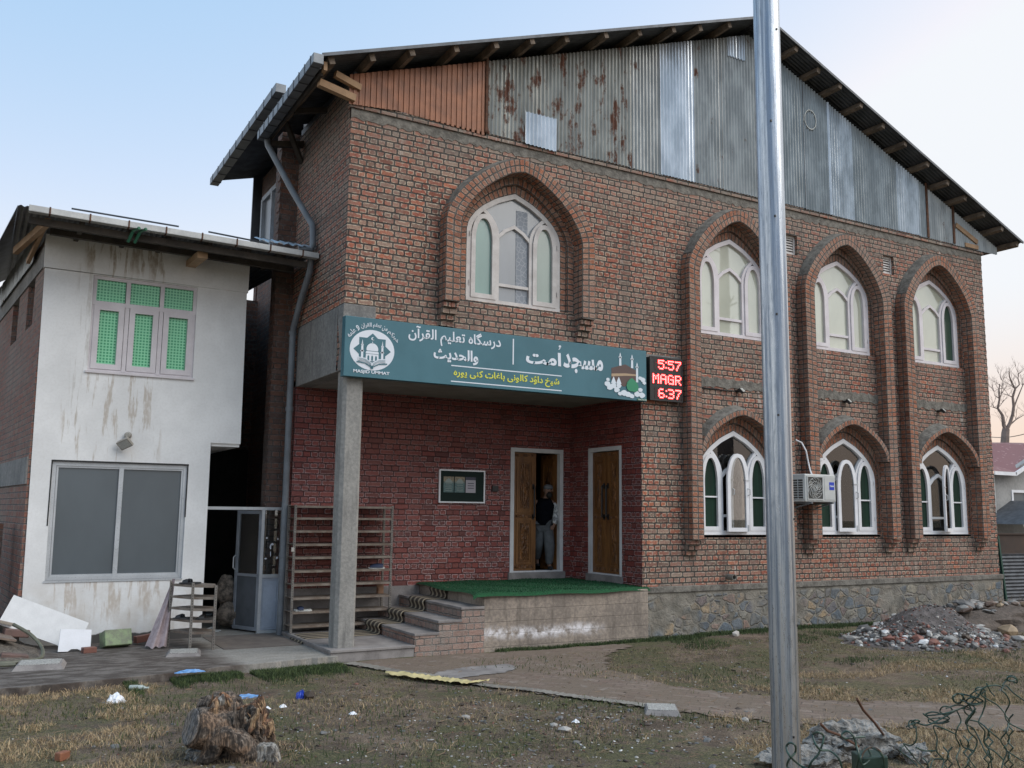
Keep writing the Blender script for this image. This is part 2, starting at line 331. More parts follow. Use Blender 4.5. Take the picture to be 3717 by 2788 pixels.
def arch(cx, a, zb, zs, zp, prof=OUTP, n=20, ns=14):
    """open polyline from bottom left over the apex to bottom right"""
    h = half(prof, n)
    L = [(cx-a, zb+(zs-zb)*i/ns) for i in range(ns)] + [(cx-a*p[0], zs+(zp-zs)*p[1]) for p in h]
    Rr = [(2*cx-x, z) for x, z in L[:-1]][::-1]
    return L+Rr
def ring(mb, inner, outer, y0, yin, yout, mi=0, miside=None, misl=None, slope=0., n=0, zs=None):
    """front strip at y0 between two polylines, reveal back to yin on the inner edge, to yout on the outer edge"""
    s = 0; N = len(inner)
    for i in range(N-1):
        a, b, c, d = inner[i], inner[i+1], outer[i+1], outer[i]
        ds = (math.hypot(b[0]-a[0], b[1]-a[1])+math.hypot(c[0]-d[0], c[1]-d[1]))/2; W = math.hypot(a[0]-d[0], a[1]-d[1])
        mb.face([(d[0], y0, d[1]), (a[0], y0, a[1]), (b[0], y0, b[1]), (c[0], y0, c[1])], [(0, s), (.24 if W > .15 else .12, s), (.24 if W > .15 else .12, s+ds), (0, s+ds)], mi)
        if yin is not None:
            D = abs(yin-y0); mb.face([(a[0], y0, a[1]), (a[0], yin, a[1]), (b[0], yin, b[1]), (b[0], y0, b[1])], [(0, s), (D, s), (D, s+ds), (0, s+ds)], mi)
        if yout is not None:
            D = abs(yout-y0); up = zs is not None and (c[1]+d[1])/2 > zs+.15
            sl = slope if up else 0.
            cx = (outer[0][0]+outer[-1][0])/2
            def ex(p):
                k_ = max(0, min(1, (p[1]-(zs or 1e9))/.5)); return (p[0], yout, p[1]+slope*k_)
            mb.face([ex(d), (d[0], y0, d[1]), (c[0], y0, c[1]), ex(c)], [(0, s), (D, s), (D, s+ds), (0, s+ds)], (misl if up and misl is not None else (mi if miside is None else miside)))
        s += ds
bld = empty('brick_prayer_hall')
tag(bld, 'large two storey red brick prayer hall with arched windows and corrugated metal gable', 'building')
C2 = [7.06, 9.78, 12.50]
# front wall with its openings
outer = [(5.04, .72), (14.2, .72), (14.2, 7.47), (0, 7.47), (0, 3.765), (5.04, 3.765)]
holes = [arch(2.70, 1.045, 4.95, 6.0, 6.98, PTP)]
for c in C2: holes += [arch(c, .925, 4.93, 5.95, 6.945, PTP), arch(c, .925, 1.54, 2.85, 3.545, PTP)]
holes += [[(8.36, 6.63), (8.68, 6.63), (8.68, 7.0), (8.36, 7.0)], [(11.04, 6.63), (11.36, 6.63), (11.36, 7.0), (11.04, 7.0)]]
mb = MB(); mb.plate(outer, holes, FY(0), .24)
mb.box((-.02, -.035, 7.47), (14.24, .1, 7.555))          # top course standing proud
# side wall above the porch, right end wall, back wall
mb.plate([(0.24, 3.765), (2.45, 3.765), (2.45, 7.9), (.24, 7.9)], [], FX(0), .24)
mb.plate([(0.0, 7.47), (.24, 7.47), (.24, 7.9), (0, 7.9)], [], FX(0), .1)
mb.plate([(.24, 0), (7.2, 0), (7.2, 7.5), (.24, 7.5)], [], FX(14.2, -1), .24)
wall = mb.build('wall', M['brick'], bld)
# corner toothing on the right edge
mb = MB()
for i in range(78):
    if i % 2: mb.box((14.2, .01, .74+i*.0865), (14.225, .2, .74+i*.0865+.07))
mb.build('corner_quoin', M['brick'], bld)
# surrounds
def surround(cx, ain, aout, zb, zs, zpin, zpout, ncorb):
    mb = MB()
    I = arch(cx, ain, zb, zs, zpin, PTP); O = arch(cx, aout, zb, zs+.04, zpout)
    ring(mb, I, O, -.22, .02, 0, 0, 0, 1, .07, zs=zs+.1)
    for sgn in (-1, 1):      # underside of piers
        a, b = sorted((cx+sgn*ain, cx+sgn*aout)); mb.face([(a, -.22, zb), (b, -.22, zb), (b, 0, zb), (a, 0, zb)], [(0, 0), (.24, 0), (.24, .2), (0, .2)])
        for k in range(ncorb):
            yk = -.22+(k+1)*.22/(ncorb+1); z1 = zb-k*.0865-.012; sh = -.03*k
            a2, b2 = a+sh*.0, b
            for q in range(2):
                xa = a2+q*.12+.004; j = random.uniform(-.008, .008)
                mb.box((xa, yk+j, z1-.068), (xa+.112, 0, z1), mi=2)
            mb.box((a2+.01, yk+.05, z1-.09), (b2-.01, 0, z1+.004), mi=1)
    return mb.build('arch_surround', [M['ring'], M['cement'], M['brick']], bld)
surround(2.70, 1.053, 1.293, 4.85, 6.03, 6.985, 7.19, 4)
for c in C2: surround(c, .93, 1.17, 1.47, 5.95, 6.95, 7.16, 3)
def steps_ring(cx, zb, seq, ys):
    mb = MB()
    for k in range(len(seq)-1):
        a0, s0, p0 = seq[k]; a1, s1, p1 = seq[k+1]
        ring(mb, arch(cx, a1, zb, s1, p1, PTP if k == 0 else FRP), arch(cx, a0, zb, s0, p0, PTP), ys[k], ys[k+1], None)
    mb.build('arch_reveal', M['ring'], bld)
steps_ring(2.70, 4.95, [(1.05, 6.0, 6.985), (.93, 6.03, 6.86), (.82, 6.05, 6.735)], [.02, .07, .15])
for c in C2:
    steps_ring(c, 4.93, [(.93, 5.95, 6.95), (.875, 5.98, 6.83), (.82, 6.0, 6.70)], [.02, .055, .13])
    steps_ring(c, 1.54, [(.93, 2.85, 3.55), (.875, 2.7, 3.43), (.82, 2.55, 3.305)], [.02, .055, .13])
    # lower arch hood, one row of bricks with a sloped cement top
    mb = MB(); I = arch(c, .86, 2.9, 2.95, 3.55, PTP, ns=2); O = arch(c, .93, 2.9, 3.02, 3.645, PTP, ns=2)
    ring(mb, I, O, -.215, .02, 0, 0, 0, 1, .10, zs=3.0)
    mb.build('arch_hood', [M['ring'], M['cement']], bld)
# rough cement bands between the piers
def rough_band(x0, x1, z0, z1, y=-.012, seed=0):
    rnd = random.Random(seed); mb = MB(); n = max(4, int((x1-x0)/.06)); T = []; B = []
    for i in range(n+1):
        x = x0+(x1-x0)*i/n; T.append((x, z1+rnd.uniform(-.02, .03))); B.append((x, z0+rnd.uniform(-.03, .02)))
    mb.plate(B+T[::-1], [], FY(y), .05); return mb
for k, c in enumerate(C2): rough_band(c-.93, c+.93, 4.02, 4.17, seed=k).build('cement_band', M['cement'], bld)
rough_band(0.0, 14.2, 7.33, 7.47, y=-.008, seed=9).build('cement_band', M['cement'], bld)
# concrete beams round the porch
mb = MB(); mb.box((-.004, -.004, 3.75), (5.04, .24, 4.47)); mb.box((5.04, -.004, 3.72), (5.86, .1, 4.46)); mb.box((-.004, -.004, 4.47), (.46, .24, 4.67))
mb.box((-.004, .24, 3.75), (.24, 2.1, 4.67)); mb.build('beam', M['beam'], bld, bevel=.008)
# stone plinth
mb = MB(); P = []
n = 60; mb2 = MB()
mb.box((5.0, -.035, -.3), (14.24, .2, .715)); mb.box((14.0, .2, -.3), (14.24, 7, .715))
mb.build('plinth', M['stone'], bld)
mb = MB(); mb.box((5.02, -.06, .64), (14.26, .1, .735)); mb.build('plinth_ledge', M['cement'], bld, bevel=.01)
# gable cladding: separate sheets
def sheet(x0, x1, z0, m, y=-.03, ztop=None, pitch=.07, amp=.015, box=False, z0b=None):
    mb = MB(); n = max(6, int((x1-x0)/pitch*8)); rnd = random.Random(int(x0*100))
    prev = None
    tilt = rnd.uniform(-.012, .012)
    for i in range(n+1):
        x = x0+(x1-x0)*i/n
        if box:
            ph = (x/.085) % 1; yy = y-(.012 if ph < .62 else 0)
        else: yy = y+amp*math.sin(2*math.pi*x/pitch)
        zt = (ztop if ztop else zroof(x)-.15); zt = min(zt, zroof(x)-.04)
        zb = z0+(0 if z0b is None else (z0b-z0)*i/n)+rnd.uniform(-.003, .003)
        if prev: mb.face([(prev[0], prev[1], prev[2]), (x, yy, zb), (x, yy, zt), (prev[0], prev[1], prev[3])])
        prev = (x, yy, zb, zt)
    return mb.build('gable_sheet', m, bld, smooth=not box, fixn=False)
b_ = M['brownsheet']; r_ = M['galvrust']; g_ = M['galv']; q_ = M['galvbright']; u_ = M['galvblue']
sheet(-.06, .70, 7.49, b_, box=True, y=-.05, z0b=7.56); sheet(.62, 2.12, 7.565, b_, box=True, y=-.035, z0b=7.50)
for x0, x1, m, y in ((2.1, 2.80, r_, -.045), (2.74, 3.44, r_, -.05), (3.38, 4.15, r_, -.045), (4.08, 4.86, r_, -.05), (4.8, 5.5, g_, -.045), (5.44, 6.2, q_, -.055), (6.14, 6.9, g_, -.045), (6.84, 7.8, g_, -.05),
                     (7.7, 8.93, u_, -.045), (8.87, 8.91, q_, -.058), (9.54, 9.58, q_, -.06), (8.87, 9.6, u_, -.05), (9.54, 10.3, M['galvmid'], -.045), (10.24, 11.0, u_, -.05), (10.92, 11.6, u_, -.045), (11.5, 12.2, M['galvmid'], -.05), (12.14, 12.4, u_, -.05), (12.38, 13.22, g_, -.045), (13.2, 14.7, g_, -.05)):  # narrow bright strips paint light catching the sheet seams
    sheet(x0, x1, 7.53+random.uniform(0, .03), m, y=y)
sheet(2.78, 3.37, 7.52, q_, y=-.07, ztop=8.04, z0b=7.50); sheet(7.0, 7.42, 10.08, q_, y=-.07)
for xa, xb, yy in ((12.36, 12.42, -.075), (13.2, 13.26, -.075), (2.09, 2.13, -.07)):
    mb = MB(); mb.box((xa, yy, 7.555), (xb, yy+.02, zroof(xb)-.06)); mb.build('rusty_strip', M['rust'], bld)
mb = MB(); mb.box((13.58, -.08, 7.545), (14.02, -.055, 7.63)); mb.beam((13.3, -.07, 7.97), (14.0, -.07, 7.70), .03, .1, up=(0, 0, 1)); mb.build('timber_board', M['woodnew'], bld)
mb = MB()
g0 = []; 
for k in range(24):
    a = 2*math.pi*k/24; g0.append((9.06+.16*math.cos(a), 9.33+.2*math.sin(a)))
g1 = [(9.06+(x-9.06)*.9, 9.33+(z-9.33)*.9) for x, z in g0]
mb.plate(g0, [g1], FY(-.072), .015); mb.build('vent_ring', M['galvblue'], bld)
# roof
roof = MB()
def slope_sheet(mb, xa, za, xb, zb_, y0, y1, pitch=.076, amp=.009):
    n = int((y1-y0)/pitch*6); prev = None
    nx, nz = -(zb_-za), (xb-xa); L = math.hypot(nx, nz); nx, nz = nx/L, nz/L
    for i in range(n+1):
        y = y0+(y1-y0)*i/n; h = amp*math.sin(2*math.pi*y/pitch)
        cur = [(xa+nx*h, y, za+nz*h), (xb+nx*h, y, zb_+nz*h)]
        if prev: mb.face([prev[0], prev[1], cur[1], cur[0]])
        prev = cur
slope_sheet(roof, -.60, zl(-.60), RX, RZ, -.5, 2.38)
slope_sheet(roof, RX, RZ, 14.95, zr(14.95), -.5, 7.4)
RF = roof.build('roof', M['roofsheet'], bld, smooth=True, fixn=False)
rb = MB(); slope_sheet(rb, -.32, 8.60, RX, 10.75, 2.4, 7.2)
rb.build('rear_roof', M['roofsheet'], bld, smooth=True, fixn=False)
mb = MB(); mb.beam((-.60, -.50, zl(-.6)-.005), (RX, -.50, RZ-.005), .02, .045, up=(0, 0, 1)); mb.beam((RX, -.50, RZ-.005), (14.95, -.50, zr(14.95)-.005), .02, .045)
mb.tube([(RX, -.55, RZ+.01), (RX, 7.3, RZ+.01)], .06, 8)
mb.build('ridge_cap', M['roofsheet'], bld)
for k, x in enumerate([-.45, .13, .70, 1.40, 2.05, 2.66, 3.31, 4.04, 4.74, 5.44, 6.05, 6.72]+[8.33, 8.93, 9.45, 10.03, 10.66, 11.28, 11.95, 12.57, 13.13, 13.72, 14.27, 14.85]):
    z = zroof(x)-.065; s = .3353 if x < RX else -.4107
    mb = MB(); rl = random.uniform(-.03, .03); mb.obox((x, .75+rl, z), (.038, 0, .038*s), (0, 1.2, random.uniform(-.01, .01)), (-.05*s, 0, .05))
    mb.build('purlin', M['wood'], RF)
# left eave: verge timbers, ceiling boards, brackets
mb = MB(); mb.beam((-.52, -.40, 7.78), (-.52, 2.3, 7.76), .05, .12); mb.beam((-.52, -.12, 7.66), (.02, -.06, 7.58), .09, .10); mb.beam((-.3, -.14, 7.83), (.1, -.05, 7.76), .07, .09)
mb.build('eave_timber', M['woodnew'], RF)
mb = MB(); mb.beam((-.55, 2.25, 7.60), (.05, 2.25, 7.72), .09, .09); mb.beam((-.5, 1.7, 7.9), (.0, 2.3, 7.42), .07, .07); mb.beam((-.5, 1.1, 7.72), (.05, 1.1, 7.86), .07, .08); mb.beam((-.54, -.3, 7.73), (-.54, 2.35, 7.72), .04, .1)
mb.build('eave_timber', M['wooddark'], RF)
# gutters
def gutter(p, q, m, w=.13, h=.10, name='gutter', n=9, parent=bld, out=-1):
    p, q = Vector(p), Vector(q); d = (q-p).normalized(); s = Vector((0, 0, 1)).cross(d).normalized()*out*-1
    mb = MB()
    mb.beam(p+s*w/2, q+s*w/2, .008, h); mb.beam(p-s*w/2, q-s*w/2, .008, h); mb.beam(p-Vector((0, 0, h/2)), q-Vector((0, 0, h/2)), w+.008, .008)
    for e in (p, q): mb.beam(e-s*w/2, e+s*w/2, .008, h)
    o = mb.build(name, m, parent); L = (q-p).length
    for i in range(n):
        mb = MB(); c = p+d*(L*(i+.5)/n); mb.beam(c-s*(w/2+.008)-d*.01, c-s*(w/2+.008)+d*.01, .006, h+.02); mb.beam(c+s*(w/2+.008)-d*.01, c+s*(w/2+.008)+d*.01, .006, h+.02)
        mb.beam(c-Vector((0, 0, h/2+.008))-s*(w/2+.008), c-Vector((0, 0, h/2+.008))+s*(w/2+.008), .02, .008)
        mb.build('strap', M['rust'] if m is M['gutterwhite'] else M['roofsheet'], o)
    return o
gutter((-.66, -.52, 7.80), (-.66, 2.30, 7.72), M['gutter'], n=11, h=.13)
gutter((-.38, 2.35, 8.62), (-.38, 7.2, 8.55), M['gutter'], n=10, h=.14, w=.16)
mb = MB(); mb.tube([(-.60, 2.22, 7.70), (-.58, 2.2, 7.56), (-.30, 1.75, 6.75), (-.07, 1.36, 6.12), (-.07, 1.32, 6.0), (-.07, 1.30, 5.80), (-.10, 1.30, 5.72), (-.28, 1.32, 5.71)], .048, 10); mb.build('downpipe', M['pipe'], bld, smooth=True)
mb = MB(); mb.tube([(-.09, 1.30, 5.60), (-.09, 1.32, 5.40), (-.09, 1.75, 5.0), (-.09, 2.04, 4.66), (-.09, 2.07, 4.5), (-.09, 2.07, 2.0), (-.09, 2.07, .04)], .05, 10)
for z in (4.58, 3.4, 1.2): mb.tube([(-.09, 2.07, z-.03), (-.09, 2.07, z+.03)], .06, 10)
mb.build('downpipe', M['pipe'], bld, smooth=True)
# porch: painted walls, plinth, soffit, floor
mb = MB(); mb.plate([(0, .70), (5.04, .70), (5.04, 3.76), (0, 3.76)], [[(3.81, .86), (4.88, .86), (4.88, 2.985), (3.81, 2.985)]], FY(2.07), .22)
mb.plate([(.004, .70), (2.07, .70), (2.07, 3.76), (.004, 3.76)], [[(.53, .86), (1.50, .86), (1.50, 2.99), (.53, 2.99)]], FX(5.037), .22)
mb.build('porch_wall', M['painted'], bld)
mb = MB(); mb.box((0, 2.055, -.1), (2.15, 2.2, .70)); mb.build('porch_plinth', M['step'], bld)
mb = MB(); mb.box((.0, .2, 3.752), (5.04, 2.3, 3.85)); mb.build('soffit', M['soffit'], bld)
mb = MB(); mb.box((3.78, 2.03, .71), (4.92, 2.3, .862)); mb.box((5.0, .50, .71), (5.3, 1.53, .862)); mb.build('threshold', M['step'], bld, bevel=.006)
# rear block seen past the side wall
mb = MB()
mb.box((-.28, 2.47, -.1), (.24, 2.75, 7.95))
for i in range(92):
    if i % 2: mb.box((-.292, 2.458, -.05+i*.0865), (-.28, 2.6, .02+i*.0865))
mb.build('pilaster', M['oldbrick'], bld)
mb = MB(); mb.plate([(2.75, -.1), (7.0, -.1), (7.0, 8.75), (2.75, 8.75)], [[(5.3, 6.9), (6.75, 6.9), (6.75, 8.2), (5.3, 8.2)], [(3.2, 1.0), (4.6, 1.0), (4.6, 5.9), (3.2, 5.9)]], FX(.56), .22)
mb.build('rear_wall', M['oldbrick'], bld)
mb = MB(); mb.box((-1.6, 6.9, -.1), (.56, 7.1, 6.1)); mb.box((14.0, 7.1, -.1), (.56, 7.3, 7.6)); mb.build('rear_wall', M['oldbrick'], bld)
mb = MB(); mb.plate([(.4, 7.4), (14.3, 7.4), (14.3, zr(14.3)-.06), (RX, RZ-.06), (.4, 8.8)], [], FY(7.1), .05); mb.build('rear_gable', M['roofsheet'], bld)
mb = MB(); mb.plate([(0, 7.9), (2.45, 7.9), (2.45, 8.02), (0, 8.02)], [], FX(.02), .05); mb.box((.05, 2.43, 7.9), (7.5, 2.46, 8.3)); mb.plate([(.1, 8.0), (RX, 8.0), (RX, 10.72), (.1, 8.7)], [], FY(2.42), .03)
mb.build('inner_gable', M['roofsheet'], bld)
# ================================================================= WINDOWS
def bar(mb, pts, w, y0, d, closed=False, mi=None):
    """rectangular bar following a 2-D (x,z) polyline, mitred; front face at y0, depth d"""
    n = len(pts); P = [Vector((p[0], p[1])) for p in pts]; Lf = []; Rf = []
    for i in range(n):
        a = P[i-1] if (i > 0 or closed) else None; b = P[(i+1) % n] if (i < n-1 or closed) else None
        if a is None: t = (b-P[i]).normalized(); m = Vector((-t.y, t.x)); k = 1
        elif b is None: t = (P[i]-a).normalized(); m = Vector((-t.y, t.x)); k = 1
        else:
            t1 = (P[i]-a).normalized(); t2 = (b-P[i]).normalized(); n1 = Vector((-t1.y, t1.x)); n2 = Vector((-t2.y, t2.x)); m = (n1+n2)
            m = m.normalized() if m.length > 1e-6 else n1; k = 1/max(.35, m.dot(n1))
        Lf.append(P[i]+m*w/2*k); Rf.append(P[i]-m*w/2*k)
    rng = range(n if closed else n-1)
    for i in rng:
        j = (i+1) % n; a, b, c, e = Lf[i], Lf[j], Rf[j], Rf[i]
        F = lambda p, y: (p.x, y, p.y)
        mb.face([F(e, y0), F(c, y0), F(b, y0), F(a, y0)], mi=mi); mb.face([F(a, y0+d), F(b, y0+d), F(c, y0+d), F(e, y0+d)], mi=mi)
        mb.face([F(a, y0), F(b, y0), F(b, y0+d), F(a, y0+d)], mi=mi); mb.face([F(c, y0), F(e, y0), F(e, y0+d), F(c, y0+d)], mi=mi)
    if not closed:
        for i in (0, n-1): mb.face([(Lf[i].x, y0, Lf[i].y), (Rf[i].x, y0, Rf[i].y), (Rf[i].x, y0+d, Rf[i].y), (Lf[i].x, y0+d, Lf[i].y)], mi=mi)
def lancet(x0, x1, z0, zs, zp, n=7):
    c = (x0+x1)/2; a = (x1-x0)/2
    L = [(x0, z0)]+[(c-a*math.cos(t*math.pi/2)**.85, zs+(zp-zs)*math.sin(t*math.pi/2)**1.15) for t in [i/n for i in range(n+1)]]
    return L+[(2*c-x, z) for x, z in L[:-1]][::-1]
def glassmat(name, tint, reflect, rough=.03, trans=0., emis=None):
    g = G(name); P = g.pos(); n = g.noise(g.scl(P, 1, 1, .5), 2.2, 4)
    c = g.mix(g.mr(n, .3, .7), tuple(q*.86 for q in tint), tint)
    if trans:
        tr = g.n('BsdfTransparent', {'Color': (*tint, 1)}); gl = g.n('BsdfGlossy', {'Color': (.9, .9, .9, 1), 'Roughness': rough})
        lw = g.n('Fresnel', {'IOR': 1.5}); mx = g.n('MixShader', {0: g.m('ADD', g.m('MULTIPLY', lw.outputs[0], 1.0), reflect), 1: tr.outputs[0], 2: gl.outputs[0]})
        g.t.links.new(mx.outputs[0], g.out.inputs[0])
    else:
        gl = g.n('BsdfGlossy', {'Color': (.95, .95, .93, 1), 'Roughness': rough}); g.set(c, .35, 0)
        mx = g.n('MixShader', {0: reflect, 1: g.b.outputs[0], 2: gl.outputs[0]}); g.t.links.new(mx.outputs[0], g.out.inputs[0])
    return g.mat
def curtainmat(name, c1, c2, trans=.0, scale=9):
    g = G(name); x, y, z = g.sep(g.pos()); n = g.noise(g.comb(g.m('MULTIPLY', x, 1.0), 0., g.m('MULTIPLY', z, .06)), scale, 3)
    g.set(g.mix(g.mr(n, .35, .65), c2, c1), .9); return g.mat
M['clear'] = glassmat('clear_glass', (.93, .95, .95), .06, .01, 1)
M['mirror'] = glassmat('reflective_film_glass', (.50, .52, .42), .22, .02)
M['reveal_reflection'] = glassmat('dark_green_reflection_glass', (.008, .045, .025), .05, .05)  # dark green base paints the brick reveal's reflection into one pane
M['frost'] = glassmat('frosted_grey_glass', (.17, .19, .215), .10, .25)
M['greenfrost'] = glassmat('sea_green_frosted_glass', (.13, .25, .22), .10, .2)
M['palegreen'] = glassmat('pale_green_frosted_glass', (.20, .27, .23), .12, .2)
M['greencurtain'] = curtainmat('dark_green_curtain', (.003, .028, .014), (.0015, .014, .007), scale=14)
M['browncurtain'] = curtainmat('brown_curtain', (.24, .155, .095), (.05, .033, .022), scale=22)
M['lace'] = curtainmat('lace_curtain', (.33, .35, .38), (.24, .26, .29), scale=30)
def lace():
    g = G('lace_pattern'); P = g.pos(); v = g.n('TexVoronoi', {'Vector': P, 'Scale': 13.}, feature='DISTANCE_TO_EDGE').outputs[0]
    g.set(g.mix(g.mr(v, .03, .09), (.30, .32, .35), (.20, .22, .25)), .6); return g.mat
M['lacep'] = lace()
def arch_window(cx, z0, zs, zp, y, kind, wood, sashes=()):
    """tracery window: outer frame, two mullions, lancet side lights, pointed middle light"""
    dz = z0; a = .82; w = .075; mul = .292
    mb = MB(); P = arch(cx, a-w/2, z0+w/2, zs, zp-w*.6, FRP, 14, 2); bar(mb, P+[(P[-1][0], z0+w/2)], w, y-.03, .10); bar(mb, [(cx-a, z0+.035), (cx+a, z0+.035)], .07, y-.035, .11)
    for s in (-1, 1):
        ztr = z0+(zp-z0)*.81; pts = [(cx+s*mul, z0+.03), (cx+s*mul, zs-.08)]
        for i in range(1, 8):
            t = i/7; pts.append((cx+s*(mul+.255*(t**1.9)), zs-.08+(ztr-zs+.08)*(t**.8)))
        bar(mb, pts, .055, y-.025, .085)
    bar(mb, [(cx-mul, z0+.32), (cx+mul, z0+.32)], .045, y-.015, .06)
    bar(mb, [(cx-mul, zs-.05), (cx-mul*.55, zs+.07), (cx, zs+.155), (cx+mul*.55, zs+.07), (cx+mul, zs-.05)], .05, y-.02, .07)
    win = mb.build('window', wood, bld)
    xo = a-w; li = mul+.03
    # side lights: lancet sashes
    for s in (-1, 1):
        x0, x1 = sorted((cx+s*li, cx+s*xo)); tip = z0+(zp-z0)*.73
        mb = MB(); L = lancet(x0+.035, x1-.035, z0+.105, zs-.12, tip+.03); bar(mb, L, .07, y-.045, .045, closed=True)
        # hinges
        xh = cx+s*(xo+.02); mb.box((xh-.006, y-.05, z0+.25), (xh+.006, y-.04, z0+.33)); mb.box((xh-.006, y-.05, zs-.1), (xh+.006, y-.04, zs-.02))
        if kind == 'lower': mb.box((x0+.05, y-.03, z0+.62), (x1-.05, y-.012, z0+.645))
        if kind == 'lower' and (cx, s) in NOSASH: pass
        mb.build('sash', wood, win)
        gm = {'first': (M['greenfrost'] if s < 0 else M['palegreen']), 'mirror': (M['reveal_reflection'] if cx > 12 and s > 0 else M['mirror']), 'lower': M['greencurtain']}[kind]
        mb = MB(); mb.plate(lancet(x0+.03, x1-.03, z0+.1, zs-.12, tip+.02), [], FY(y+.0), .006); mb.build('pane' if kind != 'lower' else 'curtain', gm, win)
    mid = [(cx-mul, z0+.05), (cx+mul, z0+.05), (cx+mul, zs-.05)]+[(cx+mul+.24*(t**1.9), zs-.05+(z0+(zp-z0)*.80-zs+.05)*(t**.8)) for t in (.3, .6, .9)]
    top = [(cx+a*.62, zs+(zp-zs)*.60), (cx+a*.38, zs+(zp-zs)*.78), (cx, zp-.06), (cx-a*.38, zs+(zp-zs)*.78), (cx-a*.62, zs+(zp-zs)*.60)]
    mid += top + [(2*cx-x, z) for x, z in mid[2:]][::-1]
    gm = {'first': M['frost'], 'mirror': M['mirror'], 'lower': M['clear']}[kind]
    mb = MB(); mb.plate(mid, [], FY(y+.02), .006); mb.build('pane', gm, win)
    if kind == 'first':
        mb = MB(); mb.box((cx+.05, y+.014, z0+.06), (cx+.25, y+.018, zp-.25)); mb.build('curtain', M['lacep'], win)
    if kind == 'lower':
        mb = MB(); n = 90; prev = None
        for i in range(n+1):
            x = cx-.8+1.6*i/n; yy = y+.30+.03*math.sin(i*.9)+.015*math.sin(i*2.3)
            if abs(x-cx+.1) < .06: prev = None; continue
            if prev: mb.face([(prev[0], prev[1], z0-.1), (x, yy, z0-.1), (x, yy, zp+.1), (prev[0], prev[1], zp+.1)])
            prev = (x, yy)
        mb.build('curtain', M['browncurtain'], win, smooth=True, fixn=False)
    # opened lancet sashes
    for (hx, dirx, ang, yo) in sashes:
        mb = MB(); mb.T = Matrix.Translation((hx, y-yo, 0)) @ Matrix.Rotation(ang, 4, 'Z')
        x0, x1 = (0, .455) if dirx > 0 else (-.455, 0)
        L = lancet(x0+.035, x1-.035, z0+.09, zs-.12, z0+(zp-z0)*.755); bar(mb, L, .065, -.02, .04, closed=True, mi=0)
        hxx = x1-.03 if dirx > 0 else x0+.03
        mb.tube([(hxx, -.02, z0+.66), (hxx+.02, -.06, z0+.68), (hxx+.02, -.06, z0+.76), (hxx, -.02, z0+.78)], .008, 6, mi=1); mb.box((hxx-.05, -.03, zs-.1), (hxx+.05, -.02, zs-.08), mi=1)
        mb.box((hxx-.012, -.03, z0+.06), (hxx+.012, -.02, z0+.17), mi=1)
        mb.plate(lancet(x0+.03, x1-.03, z0+.09, zs-.12, z0+(zp-z0)*.74), [], FY(0), .004, mi=2)
        mb.build('open_sash', [wood, M['alu'], M['clear']], win)
    return win
NOSASH = set()
arch_window(2.70, 4.95, 6.05, 6.735, .10, 'first', M['oldwhite'])
for c in C2: arch_window(c, 4.93, 6.0, 6.70, .08, 'mirror', M['pinkpaint'])
arch_window(C2[0], 1.54, 2.55, 3.305, .08, 'lower', M['whitepaint'], [(C2[0]-.27, 1, R(-4), .13), (C2[0]+.27, -1, R(4), .07)])
arch_window(C2[1], 1.54, 2.55, 3.305, .08, 'lower', M['whitepaint'], [(C2[1]-.27, 1, R(-6), .08)])
arch_window(C2[2], 1.54, 2.55, 3.305, .08, 'lower', M['whitepaint'], [(C2[2]+.27, -1, R(20), .07)])
for c in C2:
    mb = MB(); mb.box((c-.84, -.0, 1.50), (c+.84, .2, 1.545)); mb.build('sill', M['step'], bld)
for x in (8.36, 11.04):   # small louvre windows
    mb = MB(); bar(mb, [(x+.02, 6.65), (x+.30, 6.65), (x+.30, 6.98), (x+.02, 6.98)], .04, .06, .04, closed=True)
    for k in range(6): mb.beam((x+.03, .08, 6.69+k*.05), (x+.29, .08, 6.69+k*.05), .006, .045, up=(0, .6, 1))
    mb.build('louvre_window', M['oldwhite'], bld)
mb = MB(); mb.box((8.3, .2, 6.6), (8.7, .22, 7.05)); mb.box((10.95, .2, 6.6), (11.3, .22, 7.05))
# interior: dark hall behind the lower windows, floor slab
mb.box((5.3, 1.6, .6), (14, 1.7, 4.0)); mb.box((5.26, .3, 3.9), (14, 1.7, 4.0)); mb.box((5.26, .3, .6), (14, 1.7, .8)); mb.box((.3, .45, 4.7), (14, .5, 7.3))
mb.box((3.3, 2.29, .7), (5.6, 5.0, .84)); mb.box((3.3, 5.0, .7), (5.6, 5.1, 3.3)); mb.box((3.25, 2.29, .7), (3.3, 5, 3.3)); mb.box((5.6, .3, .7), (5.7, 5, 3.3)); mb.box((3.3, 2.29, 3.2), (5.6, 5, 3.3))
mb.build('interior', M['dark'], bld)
flat_dark = plain('dim_window_glass', (.03, .035, .04), rough=.3, bump=0)
# tall side windows of the rear block
mb = MB()
for (y0, y1, z0, z1) in ((3.2, 4.6, 1.0, 5.9), (5.3, 6.75, 6.9, 8.2)):
    for y in (y0, (y0+y1)/2, y1): mb.box((.50, y-.05, z0), (.60, y+.05, z1))
    nz = 3 if z1-z0 > 3 else 1
    for k in range(nz+1): z = z0+(z1-z0)*k/nz; mb.box((.505, y0, z-.05), (.595, y1, z+.05))
w_ = mb.build('window', plain('bluish_white_frame', (.36, .40, .45), (.28, .31, .35), .5), bld)
mb = MB(); mb.box((.56, 3.2, 1.0), (.565, 4.6, 5.9)); mb.build('pane', flat_dark, w_); mb = MB(); mb.box((.56, 5.3, 6.9), (.565, 6.75, 8.2)); mb.build('pane', M['frost'], w_)
